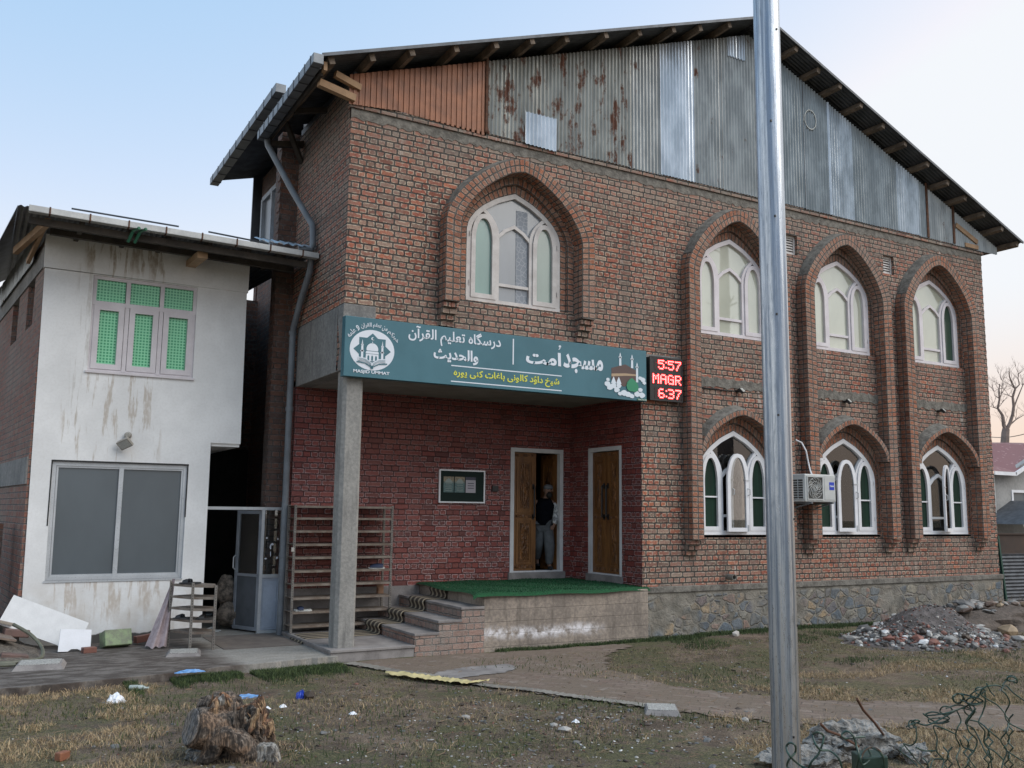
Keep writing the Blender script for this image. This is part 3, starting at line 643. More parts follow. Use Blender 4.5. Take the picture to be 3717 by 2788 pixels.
# upper side window in front of the pilaster strip
# ---------------------------------------------------------------- doors
def carved():
    g = G('carved_walnut_door'); P = g.pos(); x, y, z = g.sep(P)
    n = g.noise(g.scl(P, 1, 1, .35), 12, 4); v = g.n('TexVoronoi', {'Vector': P, 'Scale': 26.}, feature='SMOOTH_F1').outputs[0]; wv = g.n('TexWave', {'Vector': g.scl(P, 1, 1, .5), 'Scale': 9., 'Distortion': 12., 'Detail': 2.}).outputs['Fac']
    c = g.mix(g.mr(n, .35, .65), (.10, .042, .014), (.23, .10, .032)); c = g.mix(g.mr(v, .15, .5, .55, 0), c, (.06, .022, .008))
    g.set(c, .45); g.bump(g.m('ADD', v, g.m('MULTIPLY', wv, .8)), .9, .02); return g.mat
M['carved'] = carved(); M['walnut'] = plain('varnished_walnut', (.21, .095, .03), (.12, .05, .016), .4, scale=9, vec=(1, 1, .2), bump=.1)
M['doorframe'] = plain('white_door_frame', (.62, .62, .63), (.52, .52, .53), .5, scale=4, bump=.05)
def leaf_mesh(name, w, h, T, parent, handle_side, hz=.95):
    mb = MB(); mb.T = T
    mb.box((0, 0, 0), (w, .045, h), mi=0)
    for (z0, z1) in ((.12, .86), (1.0, h-.14)):
        x0, x1 = .085, w-.085
        bar(mb, [(x0, z0), (x1, z0), (x1, z1), (x0, z1)], .03, -.016, .016, closed=True, mi=0)
        bar(mb, [(x0+.045, z0+.045), (x1-.045, z0+.045), (x1-.045, z1-.045), (x0+.045, z1-.045)], .015, -.010, .01, closed=True, mi=0)
        mb.box((x0+.06, -.008, z0+.06), (x1-.06, 0, z1-.06), mi=1)
    for z in (.04, .9, h-.07): mb.box((.04, -.006, z), (w-.04, 0, z+.05), mi=1)
    lf = mb.build(name, [M['walnut'], M['carved']], parent)
    return lf
def handle_mesh(x, z0, z1, T, parent):
    mb = MB(); mb.T = T; mb.tube([(x, -.02, z0), (x, -.06, z0+.02), (x, -.06, z1-.02), (x, -.02, z1)], .014, 8); mb.box((x-.02, -.024, z0-.03), (x+.02, -.012, z0+.06)); mb.box((x-.02, -.024, z1-.06), (x+.02, -.012, z1+.03))
    mb.build('handle', M['black'], parent)
mb = MB(); bar(mb, [(3.845, .86), (3.845, 2.95), (4.845, 2.95), (4.845, .86)], .07, 2.05, .16); mb.box((3.85, 2.06, .862), (4.84, 2.2, .885)); door = mb.build('door', M['doorframe'], bld)
leaf_mesh('leaf', .465, 2.02, Matrix.Translation((3.88, 2.10, .887)), door, 1); handle_mesh(3.88+.40, .887+.9, .887+1.45, Matrix.Translation((0, 2.10, 0)), door)
Tm = Matrix.Translation((4.80, 2.14, .887)) @ Matrix.Rotation(R(-83), 4, 'Z') @ Matrix.Translation((-.46, 0, 0))
leaf_mesh('leaf', .46, 2.02, Tm, door, 1)
mb = MB(); mb.T = Matrix(((0, 1, 0, 5.037), (1, 0, 0, 0), (0, 0, 1, 0), (0, 0, 0, 1)))
bar(mb, [(.565, .86), (.565, 2.955), (1.465, 2.955), (1.465, .86)], .07, -.0, .16); mb.box((.56, .02, .862), (1.47, .14, .885)); door2 = mb.build('door', M['doorframe'], bld)
TX = Matrix(((0, 1, 0, 5.037+.05), (1, 0, 0, 0), (0, 0, 1, 0), (0, 0, 0, 1)))
for y0 in (.60, 1.02):
    leaf_mesh('leaf', .41, 2.02, TX @ Matrix.Translation((y0, 0, .887)), door2, 1)
handle_mesh(.955, 1.8, 2.35, TX, door2); handle_mesh(1.075, 1.8, 2.35, TX, door2)
# ---------------------------------------------------------------- porch column, platform, steps, mats
mb = MB()
c = .045; x0, x1, y0, y1 = .035, .315, -.005, .285
oc = [(x0+c, y0), (x1-c*.7, y0), (x1, y0+c*.7), (x1, y1-c), (x1-c, y1), (x0+c, y1), (x0, y1-c), (x0, y0+c)]
mb.plate(oc, [], lambda u, v, d: (u, v, d-.15), 3.90)
col_ = mb.build('column', M['concrete'], bld, bevel=.004)
pf = MB(); pf.box((2.15, -.15, -.3), (5.035, 2.06, .72)); pf.build('porch_platform', M['platform'], bld, bevel=.012)
for k, (xa, xb, z) in enumerate(((-.06, 1.12, .10), (1.105, 1.47, .249), (1.455, 1.815, .402), (1.80, 2.16, .568))):
    mb = MB(); mb.box((xa, -.15+(.01 if k == 0 else 0), -.3), (xb if k else 1.105, 2.06, z-.035), mi=0); mb.box((xa-.012, -.162, z-.035), (xb-.01, 2.06, z), mi=1)
    mb.build('step', [M['stepbrick'] if k else M['step'], M['step']], bld, bevel=.006)
g = G('striped_runner'); x, y, z = g.sep(g.pos()); st = g.m('FRACT', g.m('MULTIPLY', g.m('SUBTRACT', y, 1.0), 6.2)); g.set(g.mix(g.mr(g.m('ABSOLUTE', g.m('SUBTRACT', st, .5)), .30, .34), (.055, .042, .032), (.30, .25, .18)), .95); M['runner'] = g.mat
prof = [(-.10, .045), (-.04, .10)]+[(x, .112) for x in (.1, .4, .7, .95)]
for (xs, za, zb_) in ((1.105, .112, .262), (1.455, .262, .415), (1.80, .415, .58), (2.15, .58, .735)):
    prof += [(xs-.10, za), (xs-.055, za+.012), (xs-.045, za+.05), (xs-.07, zb_-.05), (xs-.05, zb_-.01), (xs-.01, zb_+.008), (xs+.08, zb_)]
prof += [(2.28, .738)]
def cr_spline(P, n=5):
    out = []
    for i in range(len(P)-1):
        p0, p1, p2, p3 = P[max(i-1, 0)], P[i], P[i+1], P[min(i+2, len(P)-1)]
        for k in range(n):
            t = k/n; out.append(tuple(.5*((2*b)+(-a+c)*t+(2*a-5*b+4*c-d)*t*t+(-a+3*b-3*c+d)*t**3) for a, b, c, d in zip(p0, p1, p2, p3)))
    return out+[P[-1]]
pr = cr_spline(prof, 4); mb = MB(); N = 14
for i in range(len(pr)-1):
    for j in range(N):
        ya, yb = 1.0+.58*j/N, 1.0+.58*(j+1)/N
        def q(i_, y_): xx, zz = pr[i_]; s = (y_-1.0)*.03; return (xx+s, y_, zz)
        mb.face([q(i, ya), q(i+1, ya), q(i+1, yb), q(i, yb)])
run = mb.build('stair_runner', M['runner'], None, smooth=True); so_ = run.modifiers.new('s', 'SOLIDIFY'); so_.thickness = .006
tag(run, 'brown and cream striped runner carpet climbing the porch steps', 'carpet')
g = G('green_turf'); P = g.pos(); n = g.noise(P, 70, 3, .7); n2 = g.noise(P, 3, 3); g.set(g.mix(g.mr(n, .35, .65), (.003, .035, .013), g.mix(n2, (.008, .085, .028), (.014, .115, .038))), .95); g.bump(n, .8, .02); M['turf'] = g.mat
rnd = random.Random(3); NX, NY = 60, 44; mb = MB(); H = {}
def turf_pt(i, j):
    u, v = i/NX, j/NY
    xl = 2.06+.03*math.sin(v*9); x = xl+(5.09-.02*v-xl)*u - (.13*(1-v)**6)*(1-u)**4
    yf = -.24+.03*math.sin(u*7)+.08*u; y = yf+(2.05-yf)*v
    if x > 5.02 and y > -.02: x = 5.02
    z = .748+.008*math.sin(u*17+v*9)
    if j == 0: z -= .05
    if i == 0: z -= .03
    return (x, y, z)
for i in range(NX):
    for j in range(NY): mb.face([turf_pt(i, j), turf_pt(i+1, j), turf_pt(i+1, j+1), turf_pt(i, j+1)])
for k in range(9000):
    i, j = rnd.uniform(0, NX), rnd.uniform(0, NY)**1.0; p = Vector(turf_pt(i, j)); a = rnd.uniform(0, 6.28); h = rnd.uniform(.012, .024)
    d = Vector((math.cos(a)*.004, math.sin(a)*.004, 0)); e = Vector((rnd.uniform(-.01, .01), rnd.uniform(-.01, .01), h)); mb.face([p-d, p+d, p+e])
tf = mb.build('turf_mat', M['turf'], None, merge=False, fixn=False); tag(tf, 'bright green artificial grass mat covering the raised porch platform', 'mat')
# ================================================================= WHITE BUILDING ON THE LEFT
def whitewall():
    g = G('stained_white_render'); P = g.pos(); x, y, z = g.sep(P)
    n = g.noise(P, 1.2, 5, .6); n2 = g.noise(P, 30, 4, .6)
    c = g.mix(g.mr(n, .35, .65), (.72, .72, .715), (.83, .83, .825)); c = g.mix(g.mr(n2, .4, .7, 0, .12), c, (.45, .42, .38))
    def streaks(x0, x1, ztop, zlen, sc, thr, amt, col, c, seed):
        st = g.noise(g.comb(g.m('MULTIPLY', x, sc), seed, g.m('MULTIPLY', z, .35)), 3.0, 4, .6)
        fine = g.noise(g.comb(g.m('MULTIPLY', x, 6), seed, g.m('MULTIPLY', z, 3)), 4, 4)
        ln = g.noise(g.comb(g.m('MULTIPLY', x, sc*.8), seed+7., 0.), 3.0, 2); bottom = g.m('SUBTRACT', ztop, g.m('MULTIPLY', ln, zlen))
        m = g.m('MULTIPLY', g.mr(st, thr, thr+.06), g.m('MULTIPLY', g.mr(x, x0-.05, x0+.05), g.mr(x, x1-.05, x1+.05, 1, 0)))
        m = g.m('MULTIPLY', m, g.m('MULTIPLY', g.mr(z, ztop-.01, ztop+.02, 1, 0), g.mr(g.m('SUBTRACT', z, bottom), 0, .35)))
        m = g.m('MULTIPLY', m, g.mr(fine, .3, .6, .35, 1)); return g.mix(g.m('MULTIPLY', m, amt), c, col)
    c = streaks(-3.05, -1.95, 5.62, 1.1, 3.2, .50, .75, (.30, .23, .15), c, 3.)
    c = streaks(-3.2, -1.9, 3.76, 2.6, 3.4, .53, .6, (.38, .30, .22), c, 11.)
    c = streaks(-3.15, -1.5, .87, 1.3, 3.0, .50, .55, (.40, .30, .21), c, 23.)
    c = streaks(-3.12, -2.9, 5.3, 4.5, 5, .52, .4, (.36, .32, .27), c, 31.)
    low = g.m('MULTIPLY', g.mr(z, .55, 1.0, 1, 0), g.mr(g.noise(P, 2.6, 5), .35, .65)); c = g.mix(g.m('MULTIPLY', low, .45), c, (.47, .40, .32))
    base = g.mr(g.m('ADD', z, g.m('MULTIPLY', g.noise(g.scl(P, 1, 1, 0), 2.2, 4), .25)), .27, .29, 1, 0); base = g.m('MULTIPLY', base, g.mr(x, -2.75, -2.6))
    c = g.mix(base, c, (.075, .07, .066))
    chips = g.mr(g.noise(P, 9, 5, .7), .70, .72); c = g.mix(g.m('MULTIPLY', chips, g.mr(z, 1.0, .5)), c, (.12, .11, .10))
    g.set(c, .85); g.bump(g.m('ADD', n2, n), .15, .008); return g.mat
M['whitewall'] = whitewall()
wb = empty('white_annex_house', (0, 0, 0)); tag(wb, 'white rendered two storey house with stained walls and green checked window panes', 'building')
mb = MB()
wy = 2.30
mb.plate([(-3.50, -.2), (-1.165, -.2), (-1.18, 2.845), (-.745, 2.845), (-.765, 5.175), (-3.56, 5.175)], [[(-3.255, .885), (-1.485, .885), (-1.485, 2.515), (-3.27, 2.515)], [(-2.925, 3.775), (-1.495, 3.775), (-1.495, 5.165), (-2.93, 5.165)]], FY(wy), .2)
mb.plate([(-3.575, 5.185), (-.75, 5.175), (-.745, 5.66), (-3.58, 5.66)], [], FY(wy-.018), .2)
mb.box((-1.38, 2.5, -.2), (-1.18, 3.6, 2.84)); mb.box((-.96, 2.5, 2.845), (-.76, 6.5, 5.6)); mb.box((-1.17, 2.33, 2.80), (-.755, 6.5, 2.848))
mb.build('wall', M['whitewall'], wb, bevel=0)
# splayed brick side wall
dx = -.0919
def FS(u, v, d): return (-3.56+dx*(u-2.3)+d, u, v)
mb = MB(); mb.plate([(2.32, -.2), (9, -.2), (9, 5.62), (2.32, 5.62)], [[(3.1, 4.5), (3.75, 4.5), (3.75, 5.2), (3.1, 5.2)], [(4.7, 4.5), (5.4, 4.5), (5.4, 5.2), (4.7, 5.2)]], FS, .22)
mb.build('side_wall', M['oldbrick_red'] if 'oldbrick_red' in M else M['oldbrick'], wb)
mb = MB()
for (z0, z1, ) in ((5.19, 5.50), (2.18, 2.55)): mb.plate([(2.325, z0), (9, z0), (9, z1), (2.325, z1)], [], lambda u, v, d: (-3.58+dx*(u-2.3)+d, u, v), .1)
mb.build('concrete_band', M['beam'], wb)
mb = MB(); n = 120; prev = None
for i in range(n+1):
    y = 2.9+4.2*i/n; x = -3.62+dx*(y-2.3)+.012*math.sin(y*2*math.pi/.075)
    if prev: mb.face([(prev[0], prev[1], 5.42), (x, y, 5.42), (x, y, 5.8), (prev[0], prev[1], 5.8)])
    prev = (x, y)
mb.build('side_sheet', M['galv'], wb, fixn=False)
# roof, eaves
mb = MB(); n = 260; prev = None
for i in range(n+1):
    x = -3.97+3.93*i/n; h = .01*math.sin(x*2*math.pi/.076); cur = [(x, 1.22, 5.70+h-(x+4)*.015), (x-(.0 if x > -3.5 else 0), 7.2, 6.02+h)]
    if prev: mb.face([prev[0], cur[0], cur[1], prev[1]])
    prev = cur
for i in range(60): pass
mb.face([(-3.97, 1.22, 5.70), (-3.97, 7.2, 6.0), (-4.5, 7.2, 5.66), (-4.0, 1.5, 5.66)])
rf = mb.build('roof', M['roofsheet'], wb, fixn=False)
mb = MB(); mb.beam((-3.83, 1.32, 5.55), (-.15, 1.32, 5.48), .05, .09); mb.build('fascia_board', M['wooddark'], rf)  # dark timber tone paints in the shade under the eave
mb = MB(); mb.beam((-3.60, 1.45, 5.60), (-3.92, 3.2, 5.58), .07, .1); mb.beam((-3.62, 1.9, 5.66), (-3.75, 3.1, 5.42), .05, .07); mb.build('rafter', M['woodnew'], rf)
mb = MB()
for x in (-3.2, -2.6, -2.1, -1.55, -1.0, -.5): mb.beam((x, 1.3, 5.60), (x, 2.5, 5.66), .06, .09)
mb.beam((-3.55, 1.85, 5.58), (-.2, 1.85, 5.52), .08, .08); mb.build('rafter', M['wooddark'], rf)
mb = MB(); mb.beam((-1.62, 1.42, 5.44), (-1.62, 2.28, 5.50), .14, .09); mb.build('rafter', M['woodnew'], rf)
gutter((-3.84, 1.17, 5.66), (-.03, 1.17, 5.595), M['gutterwhite'], parent=wb, n=8, h=.075, w=.11)
mb = MB(); mb.tube([(-3.35, 1.22, 5.76), (-2.0, 1.22, 5.74)], .012, 6); mb.tube([(-1.6, 1.22, 5.73), (-.75, 1.22, 5.69)], .012, 6); mb.build('gutter_rail', M['roofsheet'], wb)
mb = MB(); n = 24; prev = None
for i in range(n+1):
    x = -.85+.8*i/n; h = .018*math.sin(i*1.7); cur = [(x, 1.25, 5.735+h), (x+.05, 1.9, 5.95+h)]
    if prev: mb.face([prev[0], cur[0], cur[1], prev[1]])
    prev = cur
mb.build('flashing_sheet', M['galvbright'], wb, fixn=False)
# green hoses under the gutter
mb = MB()
for dx_ in (0, .085): mb.tube([(-2.62+dx_, 1.35, 5.46), (-2.58+dx_, 1.2, 5.58), (-2.52+dx_, 1.10, 5.60)], .022, 8)
mb.build('green_pipe_end', plain('green_hose', (.03, .17, .10), (.02, .11, .06), .4), wb)
# upper window: three casements with green checked film
g = G('green_checked_film'); x, y, z = g.sep(g.pos()); fx = g.m('ABSOLUTE', g.m('SUBTRACT', g.m('FRACT', g.m('MULTIPLY', x, 23)), .5)); fz = g.m('ABSOLUTE', g.m('SUBTRACT', g.m('FRACT', g.m('MULTIPLY', z, 23)), .5))
sq = g.m('MULTIPLY', g.mr(fx, .26, .30, 1, 0), g.mr(fz, .26, .30, 1, 0)); ln = g.m('MAXIMUM', g.mr(fx, .42, .45), g.mr(fz, .42, .45))
n = g.noise(g.pos(), 2.2, 3); c = g.mix(sq, (.20, .62, .34), (.04, .30, .14)); c = g.mix(g.m('MULTIPLY', ln, .6), c, (.42, .78, .54)); g.set(c, .25); M['greencheck'] = g.mat
mb = MB(); xs = (-2.925, -2.452, -1.985, -1.495); y = wy+.03
bar(mb, [(xs[0]+.025, 3.80), (xs[3]-.025, 3.80), (xs[3]-.025, 5.14), (xs[0]+.025, 5.14)], .05, y, .1, closed=True)
for x in xs[1:3]: mb.box((x-.028, y-.005, 3.8), (x+.028, y+.1, 5.14))
mb.box((xs[0], y-.009, 4.74), (xs[3], y+.097, 4.80)); mb.box((xs[0]-.03, y-.06, 3.755), (xs[3]+.02, y+.02, 3.785))
uw = mb.build('window', M['pinkpaint'], wb)
for k in range(3):
    mb = MB(); a, b = xs[k]+.035, xs[k+1]-.035
    bar(mb, [(a+.038, 3.86), (b-.038, 3.86), (b-.038, 4.71), (a+.038, 4.71)], .076, y-.012, .04, closed=True); mb.build('casement', M['pinkpaint'], uw)
    mb = MB(); mb.box((a, y+.04, 3.85), (b, y+.045, 5.12)); mb.build('pane', M['greencheck'], uw)
# lower aluminium window
mb = MB(); y = wy+.035
bar(mb, [(-3.235, .91), (-1.51, .91), (-1.51, 2.47), (-3.245, 2.47)], .055, y, .08, closed=True); bar(mb, [(-3.19, .95), (-1.55, .95), (-1.55, 2.43), (-3.20, 2.43)], .025, y+.015, .05, closed=True)
mb.box((-2.41, y+.005, .93), (-2.35, y+.07, 2.45)); mb.box((-3.27, wy-.015, .86), (-1.48, wy+.1, .885))
mb.build('window', M['alu'], wb); lw = bpy.data.objects[-1] if 0 else [o for o in wb.children if o.name.startswith('window')][-1]
for (xa, za, xb, zb2) in ((-3.285, 2.497, -1.475, 2.518), (-3.285, 1.62, -3.268, 2.50), (-1.492, 1.75, -1.478, 2.50)):
    q_ = MB(); q_.box((xa, wy-.004, za), (xb, wy+.02, zb2)); q_.build('gap_shadow_strip', M['black'], wb); mb = MB()  # black strips paint the recess shadow line round the window
mb.box((-3.2, y+.04, .93), (-2.38, y+.045, 2.45)); mb.box((-2.38, y+.045, .93), (-1.53, y+.05, 2.45))
M['smoke'] = glassmat('smoked_frosted_glass', (.085, .105, .12), .04, .25); mb.build('pane', M['smoke'], lw)
mb = MB(); mb.box((-3.3, 2.45, .8), (-1.4, 2.47, 2.6)); mb.box((-3.0, 2.45, 3.7), (-1.4, 2.47, 5.2)); mb.build('interior', M['dark'], wb)
# floodlight on the white wall
def floodlight(name, loc, rz, tilt, m, label, s=1.0, roll=0, ball=False):
    r = empty(name, loc); r.rotation_euler = (0, 0, rz); tag(r, label, 'floodlight')
    T = Matrix.Translation((0, -.10*s, 0)) @ Matrix.Rotation(tilt, 4, 'X') @ Matrix.Rotation(roll, 4, 'Y')
    mb = MB(); mb.T = T; mb.box((-.075*s, -.02*s, -.055*s), (.075*s, .02*s, .055*s))
    for k in range(5): mb.box((-.06*s+k*.028*s, .02*s, -.045*s), (-.052*s+k*.028*s, .035*s, .045*s))
    h = mb.build('housing', m, r, bevel=.004)
    mb = MB(); mb.T = T; mb.box((-.062*s, -.0225*s, -.042*s), (.062*s, -.0205*s, .042*s)); mb.build('lens', M['lens'], r)
    mb = MB()
    if ball: mb.lathe((0, 0, .1*s), [(0, 0), (.04*s, 0), (.04*s, .02*s), (.03*s, .05*s), (0, .055*s)], 14, axis=(0, -1, 0)); mb.tube([(0, -.04*s, .1*s), (0, -.07*s, .06*s), (0, -.10*s, .02*s)], .012*s, 6)
    else: mb.beam((-.05*s, 0, 0), (.05*s, 0, 0), .02*s, .03*s); mb.beam((-.045*s, 0, 0), (-.08*s, -.09*s, 0), .004, .02*s); mb.beam((.045*s, 0, 0), (.08*s, -.09*s, 0), .004, .02*s)
    mb.build('bracket', m, r); return r
M['lens'] = plain('floodlight_lens', (.50, .50, .46), (.4, .4, .38), .3, bump=0); M['beige'] = plain('beige_plastic', (.36, .34, .30), (.28, .26, .23), .5)
floodlight('floodlight', (-2.33, 2.28, 2.77), R(-25), R(38), M['beige'], 'beige floodlight on the white wall above the large window', 1.25, R(-28), True)
for k, (x, lab) in enumerate(((7.10, 'black floodlight over the arched window left of the pole, fed by a cable'), (9.76, 'black floodlight above the arched window behind the air conditioner'), (12.5, 'black floodlight above the rightmost lower arched window'))):
    r = floodlight('floodlight', (x, -.012, 3.99), R(20), R(-40), M['black'], lab, .95, R(-12)); r['group'] = 'black floodlights above the lower windows'
mb = MB(); mb.tube([(6.2, -.03, 4.0), (6.4, -.02, 3.985), (6.6, -.02, 3.99), (6.8, -.02, 3.975), (7.0, -.02, 3.985)], .012, 6); tag(mb.build('cable', M['black'], None), 'black cable stapled to the brick between pier and floodlight', 'cable')
# ================================================================= ALUMINIUM ENTRANCE
en = empty('aluminium_entrance', (0, 2.42, 0)); tag(en, 'aluminium entrance partition with half open glass door between the two buildings', 'entrance'); en.location = (0, 0, 0)
y = 2.40; mb = MB()
mb.box((-1.17, y, 1.865), (.0, y+.05, 1.91)); mb.box((-.04, y, .03), (.0, y+.05, 1.866)); mb.box((-.34, y, .03), (-.295, y+.05, 1.866)); mb.box((-.296, y, .85), (-.039, y+.05, .90)); mb.box((-.296, y, .03), (-.039, y+.05, .075))
mb.build('frame', M['alu'], en)
mb = MB(); mb.box((-.296, y+.02, .08), (-.039, y+.03, .85)); bar(mb, [(-.27, .12), (-.07, .12), (-.07, .82), (-.27, .82)], .01, y+.012, .01, closed=True); mb.build('lower_panel', plain('grey_panel', (.42, .47, .55), (.34, .38, .45), .4), en)
mb = MB(); mb.box((-.296, y+.02, .90), (-.039, y+.026, 1.866)); mb.build('glass', M['clear'], en)
mb = MB()
for (x0, z0, w_, h_) in ((-.27, 1.42, .04, .05), (-.09, 1.40, .025, .06), (-.20, 1.25, .03, .12), (-.185, 1.32, .05, .05), (-.28, 1.12, .05, .03), (-.10, 1.12, .04, .05), (-.19, 1.16, .02, .1)):
    pts = [(x0+w_*(.5+.5*math.cos(a)*random.uniform(.5, 1)), z0+h_*(.5+.5*math.sin(a)*random.uniform(.5, 1))) for a in [i*.785 for i in range(8)]]; mb.plate(pts, [], FY(y+.015), .002)
mb.build('torn_sticker', M['whitepaint'], en)
T = Matrix.Translation((-.345, y+.03, 0)) @ Matrix.Rotation(R(-66), 4, 'Z'); mb = MB(); mb.T = T; W = .55
bar(mb, [(-W, .09), (-.02, .09), (-.02, 1.83), (-W, 1.83)], .05, 0, .04, closed=True); mb.box((-W, 0, .86), (0, .04, .90))
dr = mb.build('door', plain('shaded_aluminium', (.34, .37, .42), (.27, .3, .34), .4, .4), en)
mb = MB(); mb.T = T; mb.box((-W, .015, .1), (0, .025, .88)); mb.build('panel', plain('dark_grey_panel', (.09, .10, .115), (.07, .08, .09), .5), dr)
mb = MB(); mb.T = T; mb.box((-W, .017, .9), (0, .022, 1.82)); mb.build('glass', M['clear'], dr)
mb = MB(); mb.T = T; mb.tube([(-W, -.01, .95), (-W-.0, -.05, .98), (-W, -.05, 1.14), (-W, -.01, 1.17)], .01, 6); mb.tube([(-W, .05, .95), (-W, .09, .98), (-W, .09, 1.14), (-W, .05, 1.17)], .01, 6); mb.build('handle', M['alu'], dr)
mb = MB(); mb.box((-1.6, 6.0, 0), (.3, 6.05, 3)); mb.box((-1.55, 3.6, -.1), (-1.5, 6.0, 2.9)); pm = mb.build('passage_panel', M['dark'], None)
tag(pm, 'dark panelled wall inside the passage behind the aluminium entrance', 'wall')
# ================================================================= TEXT TOOLS
FORMS = {}
for cp in list(range(0xFB50, 0xFE00))+list(range(0xFE70, 0xFEFF)):
    d = unicodedata.decomposition(chr(cp)).split()
    if len(d) == 2 and d[0] in ('<isolated>', '<initial>', '<medial>', '<final>'): FORMS.setdefault(int(d[1], 16), {})[d[0][1:-1]] = chr(cp)
    elif len(d) == 3 and d[0] in ('<isolated>', '<final>') and d[1] == '0644' and d[2] == '0627': FORMS.setdefault('la', {})[d[0][1:-1]] = chr(cp)
def shape(s):
    out = []; n = len(s)
    def joins_next(c): return ord(c) in FORMS and 'initial' in FORMS[ord(c)]
    def joins_prev(c): return ord(c) in FORMS and 'final' in FORMS[ord(c)]
    marks = '\u064f\u064e'
    for i, c in enumerate(s):
        if c in marks or ord(c) not in FORMS: out.append(c); continue
        p = next((q for q in s[:i][::-1] if q not in marks), ' '); nx = next((q for q in s[i+1:] if q not in marks), ' ')
        jp = joins_next(p) and joins_prev(c); jn = joins_next(c) and joins_prev(nx)
        f = FORMS[ord(c)]; k = 'medial' if jp and jn else 'final' if jp else 'initial' if jn else 'isolated'; out.append(c if k == 'isolated' else f.get(k) or c)
    return ''.join(out[::-1])
def text_mesh(name, s, m, parent, x0, x1, z, h, y, off=.0, T=None, ext=.002, just='fit', bold=0.):
    """text on a plane facing -y between x0..x1, baseline z, cap height h"""
    cu = bpy.data.curves.new('t', 'FONT'); cu.body = s; cu.size = 1; cu.extrude = ext/ max(h, .01); cu.offset = bold
    o = bpy.data.objects.new('t', cu); COL.objects.link(o); bpy.context.view_layer.update()
    me = bpy.data.meshes.new_from_object(o.evaluated_get(bpy.context.evaluated_depsgraph_get())); bpy.data.objects.remove(o)
    vs = [v.co.copy() for v in me.vertices]
    xa, xb = min(v.x for v in vs), max(v.x for v in vs); za, zb_ = min(v.y for v in vs), max(v.y for v in vs)
    kx = (x1-x0)/(xb-xa); kz = h/(zb_-za)
    for v, c in zip(me.vertices, vs):
        p = Vector((x0+(c.x-xa)*kx, y-c.z*max(h, .01), z+(c.y-za)*kz)); v.co = T @ p if T else p
    me.materials.clear(); me.materials.append(m); me.name = name
    q = bpy.data.objects.new(name, me); COL.objects.link(q); q.parent = parent; return q
# ================================================================= SIGNBOARD
def flat(name, c, rough=.5, emis=0):
    g = G(name); g.set(tuple(c), rough)
    if emis: g.b.inputs['Emission Color'].default_value = (*c, 1); g.b.inputs['Emission Strength'].default_value = emis
    return g.mat
SW, SY_, SD = flat('sign_white', (.66, .70, .76)), flat('sign_yellow', (.62, .62, .07)), None
g = G('sign_teal'); P = g.pos(); n = g.noise(P, 1.5, 5); g.set(g.mix(g.mr(n, .35, .65), (.030, .12, .155), (.042, .145, .185)), .45); g.bump(g.noise(P, 3, 2), .25, .01); M['teal'] = g.mat
sg = empty('signboard'); tag(sg, 'long teal signboard with white Arabic lettering and a round mosque emblem over the porch', 'signboard')
mb = MB(); mb.box((-.02, -.13, 3.655), (5.05, -.006, 4.475)); mb.build('board', M['teal'], sg, bevel=.004)
ys = -.1325
def shp(name, polys, m, y=ys, parent=sg, d=.002):
    mb = MB()
    for p in polys:
        outer_, hs = (p[0], p[1:]) if isinstance(p[0], list) else (p, [])
        mb.plate(outer_, hs, FY(y), d)
    return mb.build(name, m, parent, merge=False, fixn=False)
ell = lambda cx, cz, a, b, n=40, t0=0, t1=360: [(cx+a*math.cos(R(t0+(t1-t0)*i/n)), cz+b*math.sin(R(t0+(t1-t0)*i/n))) for i in range(n if t1-t0 == 360 else n+1)]
EC = (.375, 4.035); star = []
for k in range(8):
    a = k*45; star.append((EC[0]+.27*math.cos(R(a)), EC[1]+.232*math.sin(R(a)))); star.append((EC[0]+.205*math.cos(R(a+22.5)), EC[1]+.178*math.sin(R(a+22.5))))
shp('emblem_disc', [ell(EC[0], EC[1], .322, .278)], SW)
shp('emblem_star', [star], M['teal'], ys-.002)
x0, z0 = EC
mosq = []
for s in (-1, 1):
    xm = x0+s*.145; mosq += [[(xm-.016, z0-.14), (xm+.016, z0-.14), (xm+.014, z0+.06), (xm-.014, z0+.06)], [(xm-.028, z0-.03), (xm+.028, z0-.03), (xm+.02, z0-.01), (xm-.02, z0-.01)], [(xm-.022, z0+.055), (xm+.022, z0+.055), (xm+.012, z0+.075), (xm-.012, z0+.075)], [(xm-.01, z0+.07), (xm+.01, z0+.07), (xm, z0+.14)]]
dome = [(x0-.08, z0-.01), (x0+.08, z0-.01)]+[(x0+.085*math.cos(R(t))*(1 if t not in (90,) else 0), z0+.01+.085*math.sin(R(t))) for t in range(0, 181, 12)]
mosq += [dome, [(x0-.008, z0+.09), (x0+.008, z0+.09), (x0, z0+.125)], [(x0-.095, z0-.05), (x0+.095, z0-.05), (x0+.088, z0-.018), (x0-.088, z0-.018)]]
bodyp = [(x0-.095, z0-.15), (x0+.095, z0-.15), (x0+.09, z0-.056), (x0-.09, z0-.056)]
mosq.append([bodyp]+[[(x0+q-.014, z0-.145), (x0+q+.014, z0-.145), (x0+q+.014, z0-.09), (x0+q, z0-.07), (x0+q-.014, z0-.09)] for q in (-.055, 0, .055)])
mosq += [ell(x0+.005, z0+.158, .026, .022, 12, 20, 340)+ell(x0+.014, z0+.158, .018, .016, 10, 320, 40)[0:0]]
shp('emblem_mosque', mosq, SW, ys-.004)
shp('emblem_moon', [ell(x0+.016, z0+.16, .018, .016, 12)], M['teal'], ys-.006)
bk = [[(x0-.2, z0-.105), (x0-.1, z0-.115), (x0, z0-.175), (x0+.1, z0-.115), (x0+.2, z0-.105), (x0+.2, z0-.155), (x0+.1, z0-.165), (x0, z0-.215), (x0-.1, z0-.165), (x0-.2, z0-.155)]]
